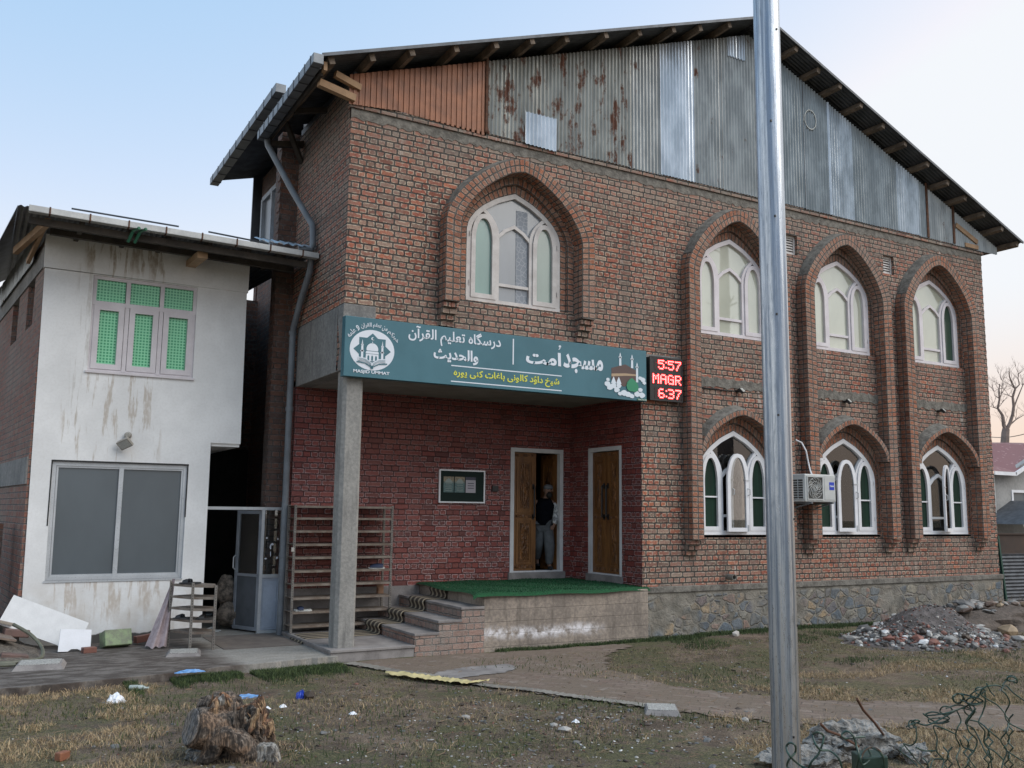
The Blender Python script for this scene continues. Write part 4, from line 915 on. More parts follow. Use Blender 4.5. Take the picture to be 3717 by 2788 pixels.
shp('emblem_book', bk, SW, ys-.006)
shp('emblem_book_line', [[(x0-.22, z0-.165), (x0-.1, z0-.178), (x0, z0-.228), (x0+.1, z0-.178), (x0+.22, z0-.165), (x0+.22, z0-.180), (x0+.1, z0-.192), (x0, z0-.245), (x0-.1, z0-.192), (x0-.22, z0-.180)], [(x0-.018, z0-.238), (x0+.018, z0-.238), (x0+.018, z0-.258), (x0-.018, z0-.258)]]+[[(x0-.19, z0-.118-k*.012), (x0-.1, z0-.128-k*.012), (x0-.01, z0-.182-k*.01), (x0-.01, z0-.186-k*.01), (x0-.1, z0-.132-k*.012), (x0-.19, z0-.122-k*.012)] for k in range(3)]+[[(2*x0-a, b) for a, b in [(x0-.19, z0-.118-k*.012), (x0-.1, z0-.128-k*.012), (x0-.01, z0-.182-k*.01), (x0-.01, z0-.186-k*.01), (x0-.1, z0-.132-k*.012), (x0-.19, z0-.122-k*.012)]] for k in range(3)], M['teal'], ys-.008)
text_mesh('lettering', 'MASJID UMMAT', SW, sg, .115, .635, 3.70, .055, ys, bold=.025)
# arc lettering, word by word along the top of the emblem
for wd, a0, a1 in ((shape('خیرکم'), 24, 56), (shape('من'), 59, 70), (shape('تعلم'), 73, 90), (shape('القران'), 93, 116), (shape('و'), 120, 126), (shape('علمه'), 130, 152)):
    q = text_mesh('lettering', wd, SW, sg, 0, 1, 0, .075, ys, bold=.012)
    for v in q.data.vertices:
        t = R(a1+(a0-a1)*v.co.x); rr = .0+v.co.z-.02; v.co.x = EC[0]+(.365+rr)*math.cos(t)*1.04; v.co.z = EC[1]+(.325+rr)*math.sin(t)
text_mesh('lettering', shape('درسگاه تعلیم القرآن').replace('  ', ' '), SW, sg, .90, 2.37, 4.195, .25, ys, bold=.018)
text_mesh('lettering', shape('والحدیث'), SW, sg, 1.29, 2.0, 3.965, .21, ys, bold=.03)
text_mesh('lettering', shape('مسجد'), SW, sg, 3.46, 4.20, 4.0, .29, ys, bold=.035); text_mesh('lettering', shape('امت'), SW, sg, 2.80, 3.42, 4.075, .21, ys, bold=.035); shp('damma', [ell(3.40, 4.385, .022, .02, 10), [(3.405, 4.372), (3.42, 4.385), (3.40, 4.345), (3.375, 4.33), (3.38, 4.345)]], SW)
text_mesh('lettering', shape('شیخ داؤد کالونی باغات کنی پوره'), SY_, sg, 1.61, 3.39, 3.745, .15, ys, bold=.024)
shp('rule', [[(2.572, 4.035), (2.592, 4.035), (2.592, 4.42), (2.572, 4.42)], [(1.57, 3.925), (3.433, 3.925), (3.433, 3.94), (1.57, 3.94)], [(1.57, 3.70), (3.433, 3.70), (3.433, 3.715), (1.57, 3.715)]], SW)
# shrine picture at the right end
kb, kg, kc, kd = flat('print_brown', (.085, .05, .045)), flat('print_gold', (.38, .27, .17)), flat('print_cloud', (.62, .68, .74)), flat('print_dome_green', (.02, .22, .11))
shp('print_shrine', [[(4.36, 3.95), (4.60, 3.86), (4.85, 3.93), (4.84, 4.14), (4.63, 4.22), (4.36, 4.14)]], kb)
shp('print_band', [[(4.36, 4.05), (4.62, 4.075), (4.62, 4.035), (4.36, 4.005)], [(4.62, 4.075), (4.845, 4.075), (4.845, 4.05), (4.62, 4.035)]], kg, ys-.002)
mn = []
for xm, zb2, zt in ((4.53, 4.19, 4.40), (4.762, 4.17, 4.39), (4.86, 3.95, 4.27)):
    mn += [[(xm-.022, zb2), (xm+.022, zb2), (xm+.018, zt-.07), (xm-.018, zt-.07)], [(xm-.032, zt-.085), (xm+.032, zt-.085), (xm+.026, zt-.06), (xm-.026, zt-.06)], [(xm-.013, zt-.06), (xm+.013, zt-.06), (xm+.012, zt-.03), (xm, zt), (xm-.012, zt-.03)]]
shp('print_minarets', mn, kc, ys-.003)
rc = random.Random(5); cl = []
for (cx_, cz_, r_c) in ((4.28, 3.88, .055), (4.33, 3.83, .06), (4.40, 3.86, .06), (4.46, 3.80, .055), (4.50, 3.87, .05), (4.29, 3.95, .035), (4.60, 3.76, .06), (4.68, 3.74, .055), (4.75, 3.72, .05), (4.86, 3.76, .06), (4.95, 3.75, .06), (4.92, 3.83, .045), (4.97, 4.0, .05), (4.92, 4.02, .04), (5.0, 3.95, .035), (4.52, 3.745, .04)):
    cl.append([(cx_+r_c*rc.uniform(.85, 1.15)*math.cos(t*.52), cz_+r_c*.75*rc.uniform(.85, 1.15)*math.sin(t*.52)) for t in range(12)])
for k, p in enumerate(cl): pass
mbc = MB()
for k, p in enumerate(cl): mbc.plate(p, [], FY(ys-.004-k*.0002), .001)
for q in (4.40, 4.50): mbc.plate([(q-.05, 3.90), (q+.05, 3.90), (q+.035, 3.94), (q, 4.01), (q-.035, 3.94)], [], FY(ys-.0035), .001)
mbc.build('print_clouds', kc, sg, merge=False, fixn=False)
shp('print_dome', [[(4.66, 3.83), (4.69, 3.80), (4.83, 3.79), (4.87, 3.82), (4.885, 3.87), (4.86, 3.935), (4.80, 3.98), (4.755, 4.01), (4.71, 3.985), (4.665, 3.94), (4.645, 3.88)]], kd, ys-.009)
shp('print_label', [[(4.86, 3.662), (5.045, 3.662), (5.045, 3.69), (4.86, 3.69)]], flat('print_green', (.05, .17, .05)), ys-.010)
text_mesh('lettering', '7006335528', SW, sg, 4.87, 5.035, 3.666, .018, ys-.012)
# ================================================================= LED CLOCK
ck = empty('led_clock'); tag(ck, 'black prayer time display with glowing red digits beside the signboard', 'clock')
mb = MB(); mb.box((5.14, -.115, 3.70), (5.80, -.006, 4.40)); mb.box((5.13, -.12, 3.69), (5.81, -.105, 3.715)); mb.box((5.13, -.12, 4.385), (5.81, -.105, 4.41)); mb.box((5.13, -.12, 3.715), (5.15, -.105, 4.385)); mb.box((5.79, -.12, 3.715), (5.81, -.105, 4.385))
mb.build('casing', M['black'], ck); mb = MB()
for z in (4.19, 3.955, 3.72): mb.box((5.18 if z == 3.955 else 5.22, -.118, z), (5.785, -.1155, z+.185))
mb.build('display_panel', plain('dark_red_panel', (.02, .006, .006), rough=.35, bump=0), ck)
F57 = {'5': ["11111", "1....", "1111.", "....1", "....1", "1...1", ".111."], '7': ["11111", "....1", "...1.", "..1..", "..1..", ".1...", ".1..."], '6': [".111.", "1....", "1....", "1111.", "1...1", "1...1", ".111."], '3': ["1111.", "....1", "....1", ".111.", "....1", "....1", "1111."],
       ':': [".", "1", ".", ".", ".", "1", "."], 'M': ["1...1", "11.11", "1.1.1", "1.1.1", "1...1", "1...1", "1...1"], 'A': [".111.", "1...1", "1...1", "11111", "1...1", "1...1", "1...1"], 'G': [".111.", "1...1", "1....", "1.111", "1...1", "1...1", ".1111"], 'R': ["1111.", "1...1", "1...1", "1111.", "1.1..", "1..1.", "1...1"]}
led = flat('red_led', (1, .02, .03), .5, 0); led.node_tree.nodes['Principled BSDF'].inputs['Emission Color'].default_value = (1, .035, .04, 1); led.node_tree.nodes['Principled BSDF'].inputs['Emission Strength'].default_value = 1.6
ledc = flat('pink_led_core', (1, .3, .3), .5, 0); ledc.node_tree.nodes['Principled BSDF'].inputs['Emission Color'].default_value = (1, .30, .27, 1); ledc.node_tree.nodes['Principled BSDF'].inputs['Emission Strength'].default_value = 1.9
for s_, xa, xb, z in (('5:57', 5.30, 5.775, 4.205), ('MAGR', 5.185, 5.775, 3.97), ('6:37', 5.30, 5.775, 3.735)):
    cols = sum(len(F57[c][0]) for c in s_)+len(s_)-1; cw = (xb-xa)/cols; chh = .155/7; mb = MB(); cx = 0
    for c in s_:
        for r_i, rowp in enumerate(F57[c]):
            for q_i, b in enumerate(rowp):
                if b == '1':
                    X, Z = xa+(cx+q_i)*cw, z+(6-r_i)*chh
                    mb.box((X-.003, -.1205, Z-.003), (X+cw+.003, -.1185, Z+chh+.003), mi=0, skip='+y'); mb.box((X+cw*.2, -.1222, Z+chh*.2), (X+cw*.8, -.1208, Z+chh*.8), mi=1, skip='+y')
        cx += len(F57[c][0])+1
    mb.build('led_text', [led, ledc], ck, merge=False, fixn=False)
# ================================================================= NOTICE BOARD, SWITCH, METER
nb = empty('notice_board'); tag(nb, 'framed green notice board with three posters on the maroon brick wall', 'board')
mb = MB(); bar(mb, [(2.46, 2.03), (3.29, 2.03), (3.29, 2.555), (2.46, 2.555)], .022, 2.03, .035, closed=True); mb.build('frame', M['whitepaint'], nb)
mb = MB(); mb.box((2.465, 2.045, 2.035), (3.285, 2.065, 2.55)); mb.build('felt', flat('green_felt', (.005, .016, .013), .9), nb)
gp = G('poster_teal'); n = gp.noise(gp.pos(), 40, 2); z = gp.sep(gp.pos())[2]; cc = gp.mix(gp.mr(z, 2.33, 2.40), (.10, .17, .17), (.30, .24, .16)); gp.set(gp.mix(gp.mr(n, .5, .55, 0, .5), cc, (.04, .08, .09)), .6)
for k, (x0, m) in enumerate(((2.53, gp.mat), (2.735, gp.mat), (2.94, flat('poster_pale', (.36, .34, .38))))):
    mb = MB(); mb.box((x0, 2.040, 2.19), (x0+.185, 2.044, 2.45)); po = mb.build('poster', m, nb)
    dp = flat('poster_ink', (.04, .045, .07)); mb = MB(); mb.plate([(x0+.02, 2.35), (x0+.165, 2.35), (x0+.13, 2.40), (x0+.0925, 2.425), (x0+.055, 2.40)], [], FY(2.038), .001) if k < 2 else mb.box((x0, 2.038, 2.40), (x0+.185, 2.0395, 2.45))
    for q in range(5 if k < 2 else 3): mb.box((x0+.035, 2.038, 2.215+q*.03 if k < 2 else 2.26+q*.04), (x0+.15, 2.0392, 2.223+q*.03 if k < 2 else 2.272+q*.04))
    mb.build('print', dp if k == 2 else flat('poster_light_ink', (.25, .30, .28)), po)
mb = MB(); mb.box((3.445, 2.03, 2.22), (3.56, 2.068, 2.32)); mb.box((3.47, 2.025, 2.24), (3.535, 2.031, 2.30)); tag(mb.build('switch_box', M['black'], None, bevel=.003), 'small black switch box on the maroon wall right of the notice board', 'switch')
# ================================================================= AIR CONDITIONER
ac = empty('air_conditioner'); tag(ac, 'white outdoor air conditioner unit with round fan grille on a wall bracket', 'air conditioner')
AX0, AX1, AY0, AY1, AZ0, AZ1 = 8.08, 8.83, -.56, -.26, 2.11, 2.585
M['acwhite'] = plain('ac_white_enamel', (.52, .53, .52), (.44, .45, .44), .4, scale=5, bump=.03)
mb = MB(); mb.box((AX0, AY0, AZ0), (AX1, AY1, AZ1)); mb.build('casing', M['acwhite'], ac, bevel=.018)
mb = MB(); mb.box((AX0-.004, AY0+.03, AZ0+.05), (AX0-.001, AY1-.02, AZ1-.09)); fx, fz = AX0+.24, (AZ0+AZ1)/2
mb.plate([(AX0+.06, AZ0+.05), (AX0+.42, AZ0+.05), (AX0+.42, AZ1-.05), (AX0+.06, AZ1-.05)], [], FY(AY0-.003), .002); mb.build('recess', flat('ac_dark', (.05, .048, .045), .6), ac)
mb = MB()
for i in range(9): z = AZ0+.05+i*(AZ1-AZ0-.14)/8; mb.box((AX0-.012, AY0+.03, z-.006), (AX0-.004, AY1-.02, z+.006))
for y_ in (AY0+.03, (AY0+AY1)/2, AY1-.02): mb.box((AX0-.013, y_-.006, AZ0+.05), (AX0-.0045, y_+.006, AZ1-.09))
mb.build('side_grille', M['acwhite'], ac)
mb = MB()
for k in range(14):
    a0 = 2*math.pi*k/14; pts = [(fx+(.015+.165*t)*math.cos(a0+t*1.3), AY0-.012, fz+(.015+.165*t)*math.sin(a0+t*1.3)) for t in [i/6 for i in range(7)]]; mb.tube(pts, .0035, 5)
for r_g in (.05, .11, .175): mb.tube([(fx+r_g*math.cos(t), AY0-.012, fz+r_g*math.sin(t)) for t in [i*.262 for i in range(25)]], .003, 5)
bar(mb, [(AX0+.055, AZ0+.045), (AX0+.425, AZ0+.045), (AX0+.425, AZ1-.045), (AX0+.055, AZ1-.045)], .016, AY0-.014, .014, closed=True)
mb.build('fan_grille', M['acwhite'], ac)
mb = MB()
for k in range(3):
    a0 = k*2.1; P3 = [(fx+.03*math.cos(a0), fz+.03*math.sin(a0)), (fx+.16*math.cos(a0+.1), fz+.16*math.sin(a0+.1)), (fx+.165*math.cos(a0+.6), fz+.165*math.sin(a0+.6)), (fx+.12*math.cos(a0+1.0), fz+.12*math.sin(a0+1.0)), (fx+.03*math.cos(a0+.8), fz+.03*math.sin(a0+.8))]; mb.plate(P3, [], FY(AY0-.007), .002)
mb.build('fan_blades', flat('fan_grey', (.17, .165, .15), .5), ac)
mb = MB(); mb.box((AX0+.47, AY0-.006, AZ0+.04), (AX1-.02, AY0, AZ1-.04)); mb.build('service_cover', M['acwhite'], ac, bevel=.003)
mb = MB(); mb.box((AX1-.165, AY0-.009, AZ0+.21), (AX1-.045, AY0-.005, AZ0+.345)); lb = mb.build('brand_label', flat('label_blue', (.01, .04, .42)), ac)
text_mesh('lettering', 'Haier', SW, lb, AX1-.155, AX1-.052, AZ0+.262, .035, AY0-.0105, bold=.02)
mb = MB()
for x in (AX0+.12, AX1-.12):
    mb = MB(); mb.beam((x, -.60, AZ0-.015), (x, -.01, AZ0-.015), .035, .03); mb.beam((x, -.52, AZ0-.03), (x, -.01, AZ0-.15), .03, .02); mb.box((x-.02, -.03, AZ0-.2), (x+.02, -.002, AZ0+.02)); mb.build('bracket', M['gutter'], ac)
mb = MB(); mb.tube([(8.36, -.12, 3.20), (8.42, -.2, 3.15), (8.47, -.25, 3.0), (8.50, -.26, 2.82), (8.50, -.3, 2.66), (8.50, -.34, 2.58)], .014, 8); mb.build('refrigerant_pipe', M['whitepaint'], ac)
mb = MB(); mb.lathe((6.75, -.07, .86), [(.0, 0), (.05, 0), (.05, .16), (.038, .16), (.038, .01), (0, .01)], 14, axis=(0, -1, 0)); tag(mb.build('drain_pipe', M['cement'], None), 'stub of grey drain pipe sticking out low in the brick wall', 'pipe')
# ================================================================= GROUND
def seg_d(x, y, P):
    b = 1e9
    for (x0, y0), (x1, y1) in zip(P, P[1:]):
        dx_, dy_ = x1-x0, y1-y0; t = max(0, min(1, ((x-x0)*dx_+(y-y0)*dy_)/(dx_*dx_+dy_*dy_+1e-9))); b = min(b, math.hypot(x-x0-dx_*t, y-y0-dy_*t))
    return b
def gz(x, y):
    z = -.05+.035*(mnoise.noise((x*.45, y*.45, 3))+.4*mnoise.noise((x*1.7, y*1.7, 5)))
    if y > -.6: z -= .03*min(1, (y+.6))
    if x > 6 and y > -1.5: z += .02
    d = math.hypot(x-CAM.x, y-CAM.y)
    return z
def groundmat():
    g = G('yard_ground'); P = g.pos(); x, y, z = g.sep(P)
    n1 = g.noise(P, .7, 6, .62); n2 = g.noise(P, 3.2, 6, .65); n3 = g.noise(P, 18, 6, .7); n4 = g.noise(P, 70, 4, .7)
    dirt = g.mix(g.mr(n2, .35, .65), (.12, .085, .058), (.29, .21, .15)); dirt = g.mix(g.mr(n1, .52, .62, 0, .7), dirt, (.25, .17, .14))
    grs = g.mix(g.mr(n3, .3, .7), (.04, .052, .016), (.145, .15, .048)); straw = g.mix(g.mr(n3, .35, .65), (.17, .12, .065), (.40, .29, .17))
    gm = g.m('MULTIPLY', g.mr(g.m('ADD', g.m('MULTIPLY', n1, .6), g.m('MULTIPLY', n2, .4)), .46, .56), g.mr(n4, .25, .5, .4, 1))
    c = g.mix(g.m('MULTIPLY', gm, .85), dirt, grs)
    # dry grass to the right front and the left front corner
    sm = g.mr(g.m('ADD', g.m('SUBTRACT', g.m('MULTIPLY', x, .6), g.m('MULTIPLY', y, .8)), g.m('MULTIPLY', n2, 1.6)), 6.1, 6.9); sm = g.m('MULTIPLY', sm, g.mr(g.m('ADD', g.m('ADD', y, g.m('MULTIPLY', x, .82)), g.m('MULTIPLY', n2, .8)), -.9, .3, 1, .25)); sm2 = g.mr(g.m('ADD', x, g.m('MULTIPLY', n2, 1.2)), -2.6, -3.2)
    sm = g.m('MAXIMUM', g.m('MULTIPLY', sm, .9), g.m('MULTIPLY', sm2, .5)); c = g.mix(g.m('MULTIPLY', sm, g.mr(n3, .3, .6)), c, straw)
    chips = g.n('TexVoronoi', {'Vector': P, 'Scale': 24.}); cm = g.m('MULTIPLY', g.mr(chips.outputs['Distance'], .12, .2, 1, 0), g.mr(g.n('SeparateColor', {0: chips.outputs['Color']}).outputs[0], .72, .75))
    c = g.mix(g.m('MULTIPLY', cm, .8), c, g.mix(g.n('SeparateColor', {0: chips.outputs['Color']}).outputs[1], (.35, .32, .29), (.22, .10, .07)))
    c = g.mix(g.mr(n4, .45, .62, 0, .75), c, (.02, .016, .012)); c = g.mix(g.mr(g.noise(P, 42, 3, .6), .62, .7, 0, .5), c, (.30, .24, .18))
    g.set(c, .95); g.bump(g.m('ADD', n3, g.m('MULTIPLY', n4, .7)), 1.0, .03); return g.mat
M['ground'] = groundmat()
mb = MB(); xs = [-400, -60, -12]+[-8+i*.16 for i in range(150)]+[17, 20, 30, 60, 150, 500, 1500]; yss = [-300, -40, -16]+[-12.5+i*.16 for i in range(100)]+[4, 6, 9, 14, 25, 60, 200, 1500]
idx = {}
for i, x in enumerate(xs):
    for j, y in enumerate(yss): idx[i, j] = mb.av((x, y, gz(x, y) if abs(x) < 40 and abs(y) < 40 else -.05))
for i in range(len(xs)-1):
    for j in range(len(yss)-1): mb.f.append([idx[i, j], idx[i+1, j], idx[i+1, j+1], idx[i, j+1]]); mb.m.append(0); mb.uv.append([(0, 0)]*4)
gr = mb.build('ground', M['ground'], None, smooth=True, merge=False, fixn=False); gr['kind'] = 'structure'
# concrete apron in front of the white house
g = G('worn_concrete_apron'); P = g.pos(); x, y, z = g.sep(P); n = g.noise(P, 1.1, 6, .65); n2 = g.noise(g.scl(P, 1, 2.5, 1), 3.5, 5, .65); n3 = g.noise(P, 35, 4, .7)
clean = g.mr(g.m('ADD', x, g.m('MULTIPLY', n, .8)), -1.1, -.7); c = g.mix(g.mr(n2, .40, .62), (.065, .05, .042), (.16, .14, .125)); c = g.mix(clean, c, g.mix(g.mr(n2, .3, .7), (.25, .235, .21), (.32, .305, .28)))
c = g.mix(g.mr(n3, .35, .7, 0, .35), c, (.04, .035, .03)); g.set(c, .9); g.bump(g.m('ADD', n2, n3), .5, .01); M['apron'] = g.mat
rnd = random.Random(11)
edge = [(-9, -1.0), (-5.2, -.95), (-3.9, -.82), (-3.3, -.80), (-2.8, -.70), (-2.2, -.62), (-1.5, -.42), (-.9, -.32), (-.4, -.24), (.02, -.20)]
E2 = []
for a, b in zip(edge, edge[1:]):
    for k in range(6): E2.append((a[0]+(b[0]-a[0])*k/6, a[1]+(b[1]-a[1])*k/6+rnd.uniform(-.025, .025)))
E2.append(edge[-1]); mb = MB(); mb.plate(E2+[(.02, .02), (-.06, .02), (-.06, 2.05), (.0, 2.4), (-.2, 8), (-9, 8)], [], lambda u, v, d: (u, v, .035-d*1.0+.012*math.sin(u*1.3)*0), .25)
ap = mb.build('concrete_apron', M['apron'], None, bevel=.012); ap['kind'] = 'structure'
# brick path running to the right front
g = G('trodden_brick_path'); P = g.pos(); rot = g.n('VectorRotate', {'Vector': P, 'Angle': .85}, rotation_type='Z_AXIS').outputs[0]; x, y, z = g.sep(rot)
nn = g.n('SeparateColor', {0: g.noise(P, 2, 4, col=True)}); u = g.m('ADD', x, g.m('MULTIPLY', nn.outputs[0], .12)); v = g.m('ADD', y, g.m('MULTIPLY', nn.outputs[1], .12))
bt = g.n('TexBrick', {'Vector': g.comb(u, v, 0), 'Scale': 1., 'Color1': (.16, .11, .085, 1), 'Color2': (.24, .185, .15, 1), 'Mortar': (.11, .085, .068, 1), 'Mortar Size': .008, 'Brick Width': .235, 'Row Height': .115, 'Bias': 0., 'Mortar Smooth': .3})
n = g.noise(P, 2.0, 6, .65); n2 = g.noise(P, 22, 5, .7); c = g.mix(g.mr(n, .36, .56, 0, .9), bt.outputs['Color'], g.mix(n2, (.10, .076, .056), (.23, .175, .13)))
c = g.mix(g.mr(g.noise(P, 5, 4), .60, .68, 0, .6), c, (.26, .22, .19)); c = g.mix(g.mr(n2, .45, .75, 0, .5), c, (.035, .028, .022)); g.set(c, .95); g.bump(g.m('ADD', n2, bt.outputs['Fac']), .6, .015); M['path'] = g.mat
lower = [(.06, -.32), (.45, -1.4), (.85, -2.6), (1.3, -3.45), (1.8, -4.25), (2.35, -5.0), (3.0, -5.7), (4.1, -6.5), (6, -7.7), (9, -9.2)]
upper = [(11, -8.6), (7, -6.9), (5, -5.75), (3.7, -4.75), (3.2, -4.2), (2.75, -3.4), (2.9, -2.0), (3.6, -1.1), (4.4, -.6), (4.3, -.25), (2.2, -.25), (.6, -.25)]
def dens(P_, n=5, j=.05):
    out = []
    for a, b in zip(P_, P_[1:]):
        for k in range(n): out.append((a[0]+(b[0]-a[0])*k/n+rnd.uniform(-j, j), a[1]+(b[1]-a[1])*k/n+rnd.uniform(-j, j)))
    return out+[P_[-1]]
from mathutils.geometry import tessellate_polygon as _tp
def drape(name, poly, m, lift, kind, cell=.15):
    """sheet that follows the ground: cells whose centre lies in the polygon"""
    def inside(x, y):
        c_ = False; j = len(poly)-1
        for i in range(len(poly)):
            if (poly[i][1] > y) != (poly[j][1] > y) and x < (poly[j][0]-poly[i][0])*(y-poly[i][1])/(poly[j][1]-poly[i][1])+poly[i][0]: c_ = not c_
            j = i
        return c_
    xa, xb = min(p[0] for p in poly), max(p[0] for p in poly); ya, yb = min(p[1] for p in poly), max(p[1] for p in poly); mb = MB(); vid = {}
    def vv(i, j):
        if (i, j) not in vid: x, y = xa+i*cell+rnd.uniform(-.3, .3)*cell, ya+j*cell+rnd.uniform(-.3, .3)*cell; vid[i, j] = mb.av((x, y, gz(x, y)+lift))
        return vid[i, j]
    for i in range(int((xb-xa)/cell)):
        for j in range(int((yb-ya)/cell)):
            if inside(xa+(i+.5)*cell, ya+(j+.5)*cell): mb.f.append([vv(i, j), vv(i+1, j), vv(i+1, j+1), vv(i, j+1)]); mb.m.append(0); mb.uv.append([(0, 0)]*4)
    o = mb.build(name, m, None, smooth=True, merge=False, fixn=False); o['kind'] = kind; return o
drape('brick_path', lower+upper, M['path'], .012, 'structure', .09)
kb2 = drape('path_kerb', [(x-.02, y) for x, y in lower[:5]]+[(x+.13, y+.04) for x, y in lower[:5]][::-1], concrete('kerb_cement', (.26, .24, .21), (.16, .145, .125)), .022, 'structure', .035)
mb = MB(); 
drape('cement_patch', [(1.25+.65*math.cos(t*.4), -1.65+.32*math.sin(t*.4)+.2*math.cos(t*.4)) for t in range(16)], M['step'], .02, 'structure', .05)
# ---- grass, straw and litter as uncountable stuff
def blades(name, n, fn, m, hmin, hmax, wd, label, seed, lean=.6):
    rnd = random.Random(seed); mb = MB(); k = 0; tries = 0
    while k < n and tries < n*8:
        tries += 1; p = fn(rnd)
        if p is None: continue
        x, y = p; z = gz(x, y); a = rnd.uniform(0, 6.28); h = rnd.uniform(hmin, hmax); d = Vector((math.cos(a), math.sin(a), 0))*wd*rnd.uniform(.6, 1.3); b = rnd.uniform(0, 6.28); e = Vector((math.cos(b), math.sin(b), 0))*h*rnd.uniform(0, lean)
        base = Vector((x, y, z-.005)); mid = base+e*.4+Vector((0, 0, h*.6)); tip = base+e+Vector((0, 0, h*rnd.uniform(.6, 1)))
        mb.face([base-d, base+d, mid+d*.7, mid-d*.7]); mb.face([mid-d*.7, mid+d*.7, tip]); k += 1
    o = mb.build(name, m, None, merge=False, fixn=False); o['kind'] = 'stuff'; o['label'] = label; return o
def leafy(name, c1, c2):
    g = G(name); P = g.pos(); g.set(g.mix(g.mr(g.noise(P, 15, 3), .3, .7), c1, c2), .8); return g.mat
M['grass'] = leafy('grass_blades', (.018, .036, .010), (.075, .105, .032)); M['straw'] = leafy('straw_blades', (.22, .155, .085), (.50, .37, .22)); M['drygrass'] = leafy('dull_grass', (.06, .062, .024), (.23, .20, .10))
def nz(x, y, s=.9, o=0): return mnoise.noise((x*s+o, y*s, 7.3+o))
def offpath(x, y): return seg_d(x, y, [(.9, -1.2), (1.6, -2.6), (2.3, -3.9), (3.0, -4.9), (4.2, -5.9), (8, -8)]) > .50+.35*nz(x, y, 2.2, 5)+.12*nz(x, y, 9, 1)
def f_grass_near(r):
    k = r.random()
    if k < .30: x = r.uniform(2.3, 14.2); return (x, -.18-abs(r.gauss(0, .12))*(.4+1.5*max(0, nz(x, 0, 1.3)+.2)) if x < 5.1 else -.05-abs(r.gauss(0, .30))*(.4+max(0, nz(x, 0, .9)+.4)))
    if k < .55: t = r.uniform(0, 1); x = -2.6+2.6*t; return (x, -.62+.32*t-.02-abs(r.gauss(0, .26))*(.5+max(0, nz(x*1.5, 0, 2)+.3))) if nz(x*2, 3, 2.2) > -.25 else None
    if k < .75: x, y = r.uniform(5, 11), r.uniform(-3.2, -.2)
    else: x, y = r.uniform(-4, 9), r.uniform(-9, -.9)
    return (x, y) if nz(x, y) > .12 and offpath(x, y) else None
blades('grass', 52000, f_grass_near, M['grass'], .02, .085, .004, 'short dark green grass at the wall foot and in patches over the yard', 1)
def f_yard(r):
    x, y = r.uniform(-5, 12), r.uniform(-9.5, -.9); return (x, y) if nz(x, y, .9, 2) > -.15 and offpath(x, y) and y < -.6 else None
blades('dry_grass', 60000, f_yard, M['drygrass'], .012, .045, .004, 'flattened dull brown green winter grass across the yard', 2, 1.6)
def f_straw(r):
    k = r.random()
    if k < .70: x, y = r.uniform(1.5, 9), r.uniform(-9.5, -3.0); return (x, y) if offpath(x, y) and (nz(x, y, .8, 4) > -.35) and .6*x-.8*y > 5.5+nz(x, y, 1.2, 6) and (y < -3.4-.82*(x-2.75)+.5 or nz(x, y, 1.1, 3) > .28) else None
    if k < .88: x, y = r.uniform(-5, -2.0), r.uniform(-5.0, -.75); return (x, y) if nz(x, y, 1.6, 1) > (-.1 if y > -1.8 else .15) and x < -2.2+.5*nz(x, y, 3, 2) else None
    x, y = r.uniform(-4, 4), r.uniform(-8, -2); return (x, y) if nz(x, y, 1.1, 9) > .15 and offpath(x, y) else None
blades('straw', 60000, f_straw, M['straw'], .02, .075, .0028, 'pale dry straw grass in the right front and left edge of the yard', 3, 1.5)
def rock(mb, c, s, rnd, flat=.6, mi=0, sub=1):
    """irregular faceted stone"""
    ph = (1+5**.5)/2; base = [(-1, ph, 0), (1, ph, 0), (-1, -ph, 0), (1, -ph, 0), (0, -1, ph), (0, 1, ph), (0, -1, -ph), (0, 1, -ph), (ph, 0, -1), (ph, 0, 1), (-ph, 0, -1), (-ph, 0, 1)]
    F = [(0, 11, 5), (0, 5, 1), (0, 1, 7), (0, 7, 10), (0, 10, 11), (1, 5, 9), (5, 11, 4), (11, 10, 2), (10, 7, 6), (7, 1, 8), (3, 9, 4), (3, 4, 2), (3, 2, 6), (3, 6, 8), (3, 8, 9), (4, 9, 5), (2, 4, 11), (6, 2, 10), (8, 6, 7), (9, 8, 1)]
    rot = Matrix.Rotation(rnd.uniform(0, 6), 3, 'Z') @ Matrix.Rotation(rnd.uniform(-.4, .4), 3, 'X'); sc = (rnd.uniform(.7, 1.2), rnd.uniform(.5, 1), flat*rnd.uniform(.7, 1.2))
    ids = [mb.av(Vector(c)+rot @ Vector((b[0]*sc[0], b[1]*sc[1], b[2]*sc[2]))*s/1.9*rnd.uniform(.75, 1.15)) for b in base]
    for f in F: mb.f.append([ids[k] for k in f]); mb.m.append(mi); mb.uv.append([(0, 0)]*3)
chipm = [plain('pale_chips', (.42, .40, .37), (.28, .26, .24)), plain('brick_chips', (.22, .09, .065), (.14, .06, .045)), plain('grey_chips', (.17, .165, .16), (.10, .098, .095)), plain('dark_leaves', (.06, .042, .03), (.035, .026, .02)), plain('white_scraps', (.68, .68, .68), (.55, .55, .55)), plain('wood_splinters', (.28, .20, .13), (.18, .125, .08))]
rnd = random.Random(21); mb = MB()
for k in range(4200):
    x, y = rnd.uniform(-4.5, 10), rnd.uniform(-9.3, -.9)
    if k < 1500: x, y = rnd.gauss(.2, 1.6), rnd.gauss(-4.6, 1.0)
    if y > -.5: continue
    t = rnd.random(); mi = 0 if t < .28 else 1 if t < .42 else 2 if t < .68 else 3 if t < .93 else 4; s = rnd.uniform(.006, .019)*(1.5 if mi in (2, 3) else .8 if mi == 4 else .9)*(2 if rnd.random() < .05 else 1)
    if mnoise.noise((x*1.3, y*1.3, 4)) < -.05 and k > 1500: continue
    rock(mb, (x, y, gz(x, y)+s*.2), s, rnd, .35, mi)
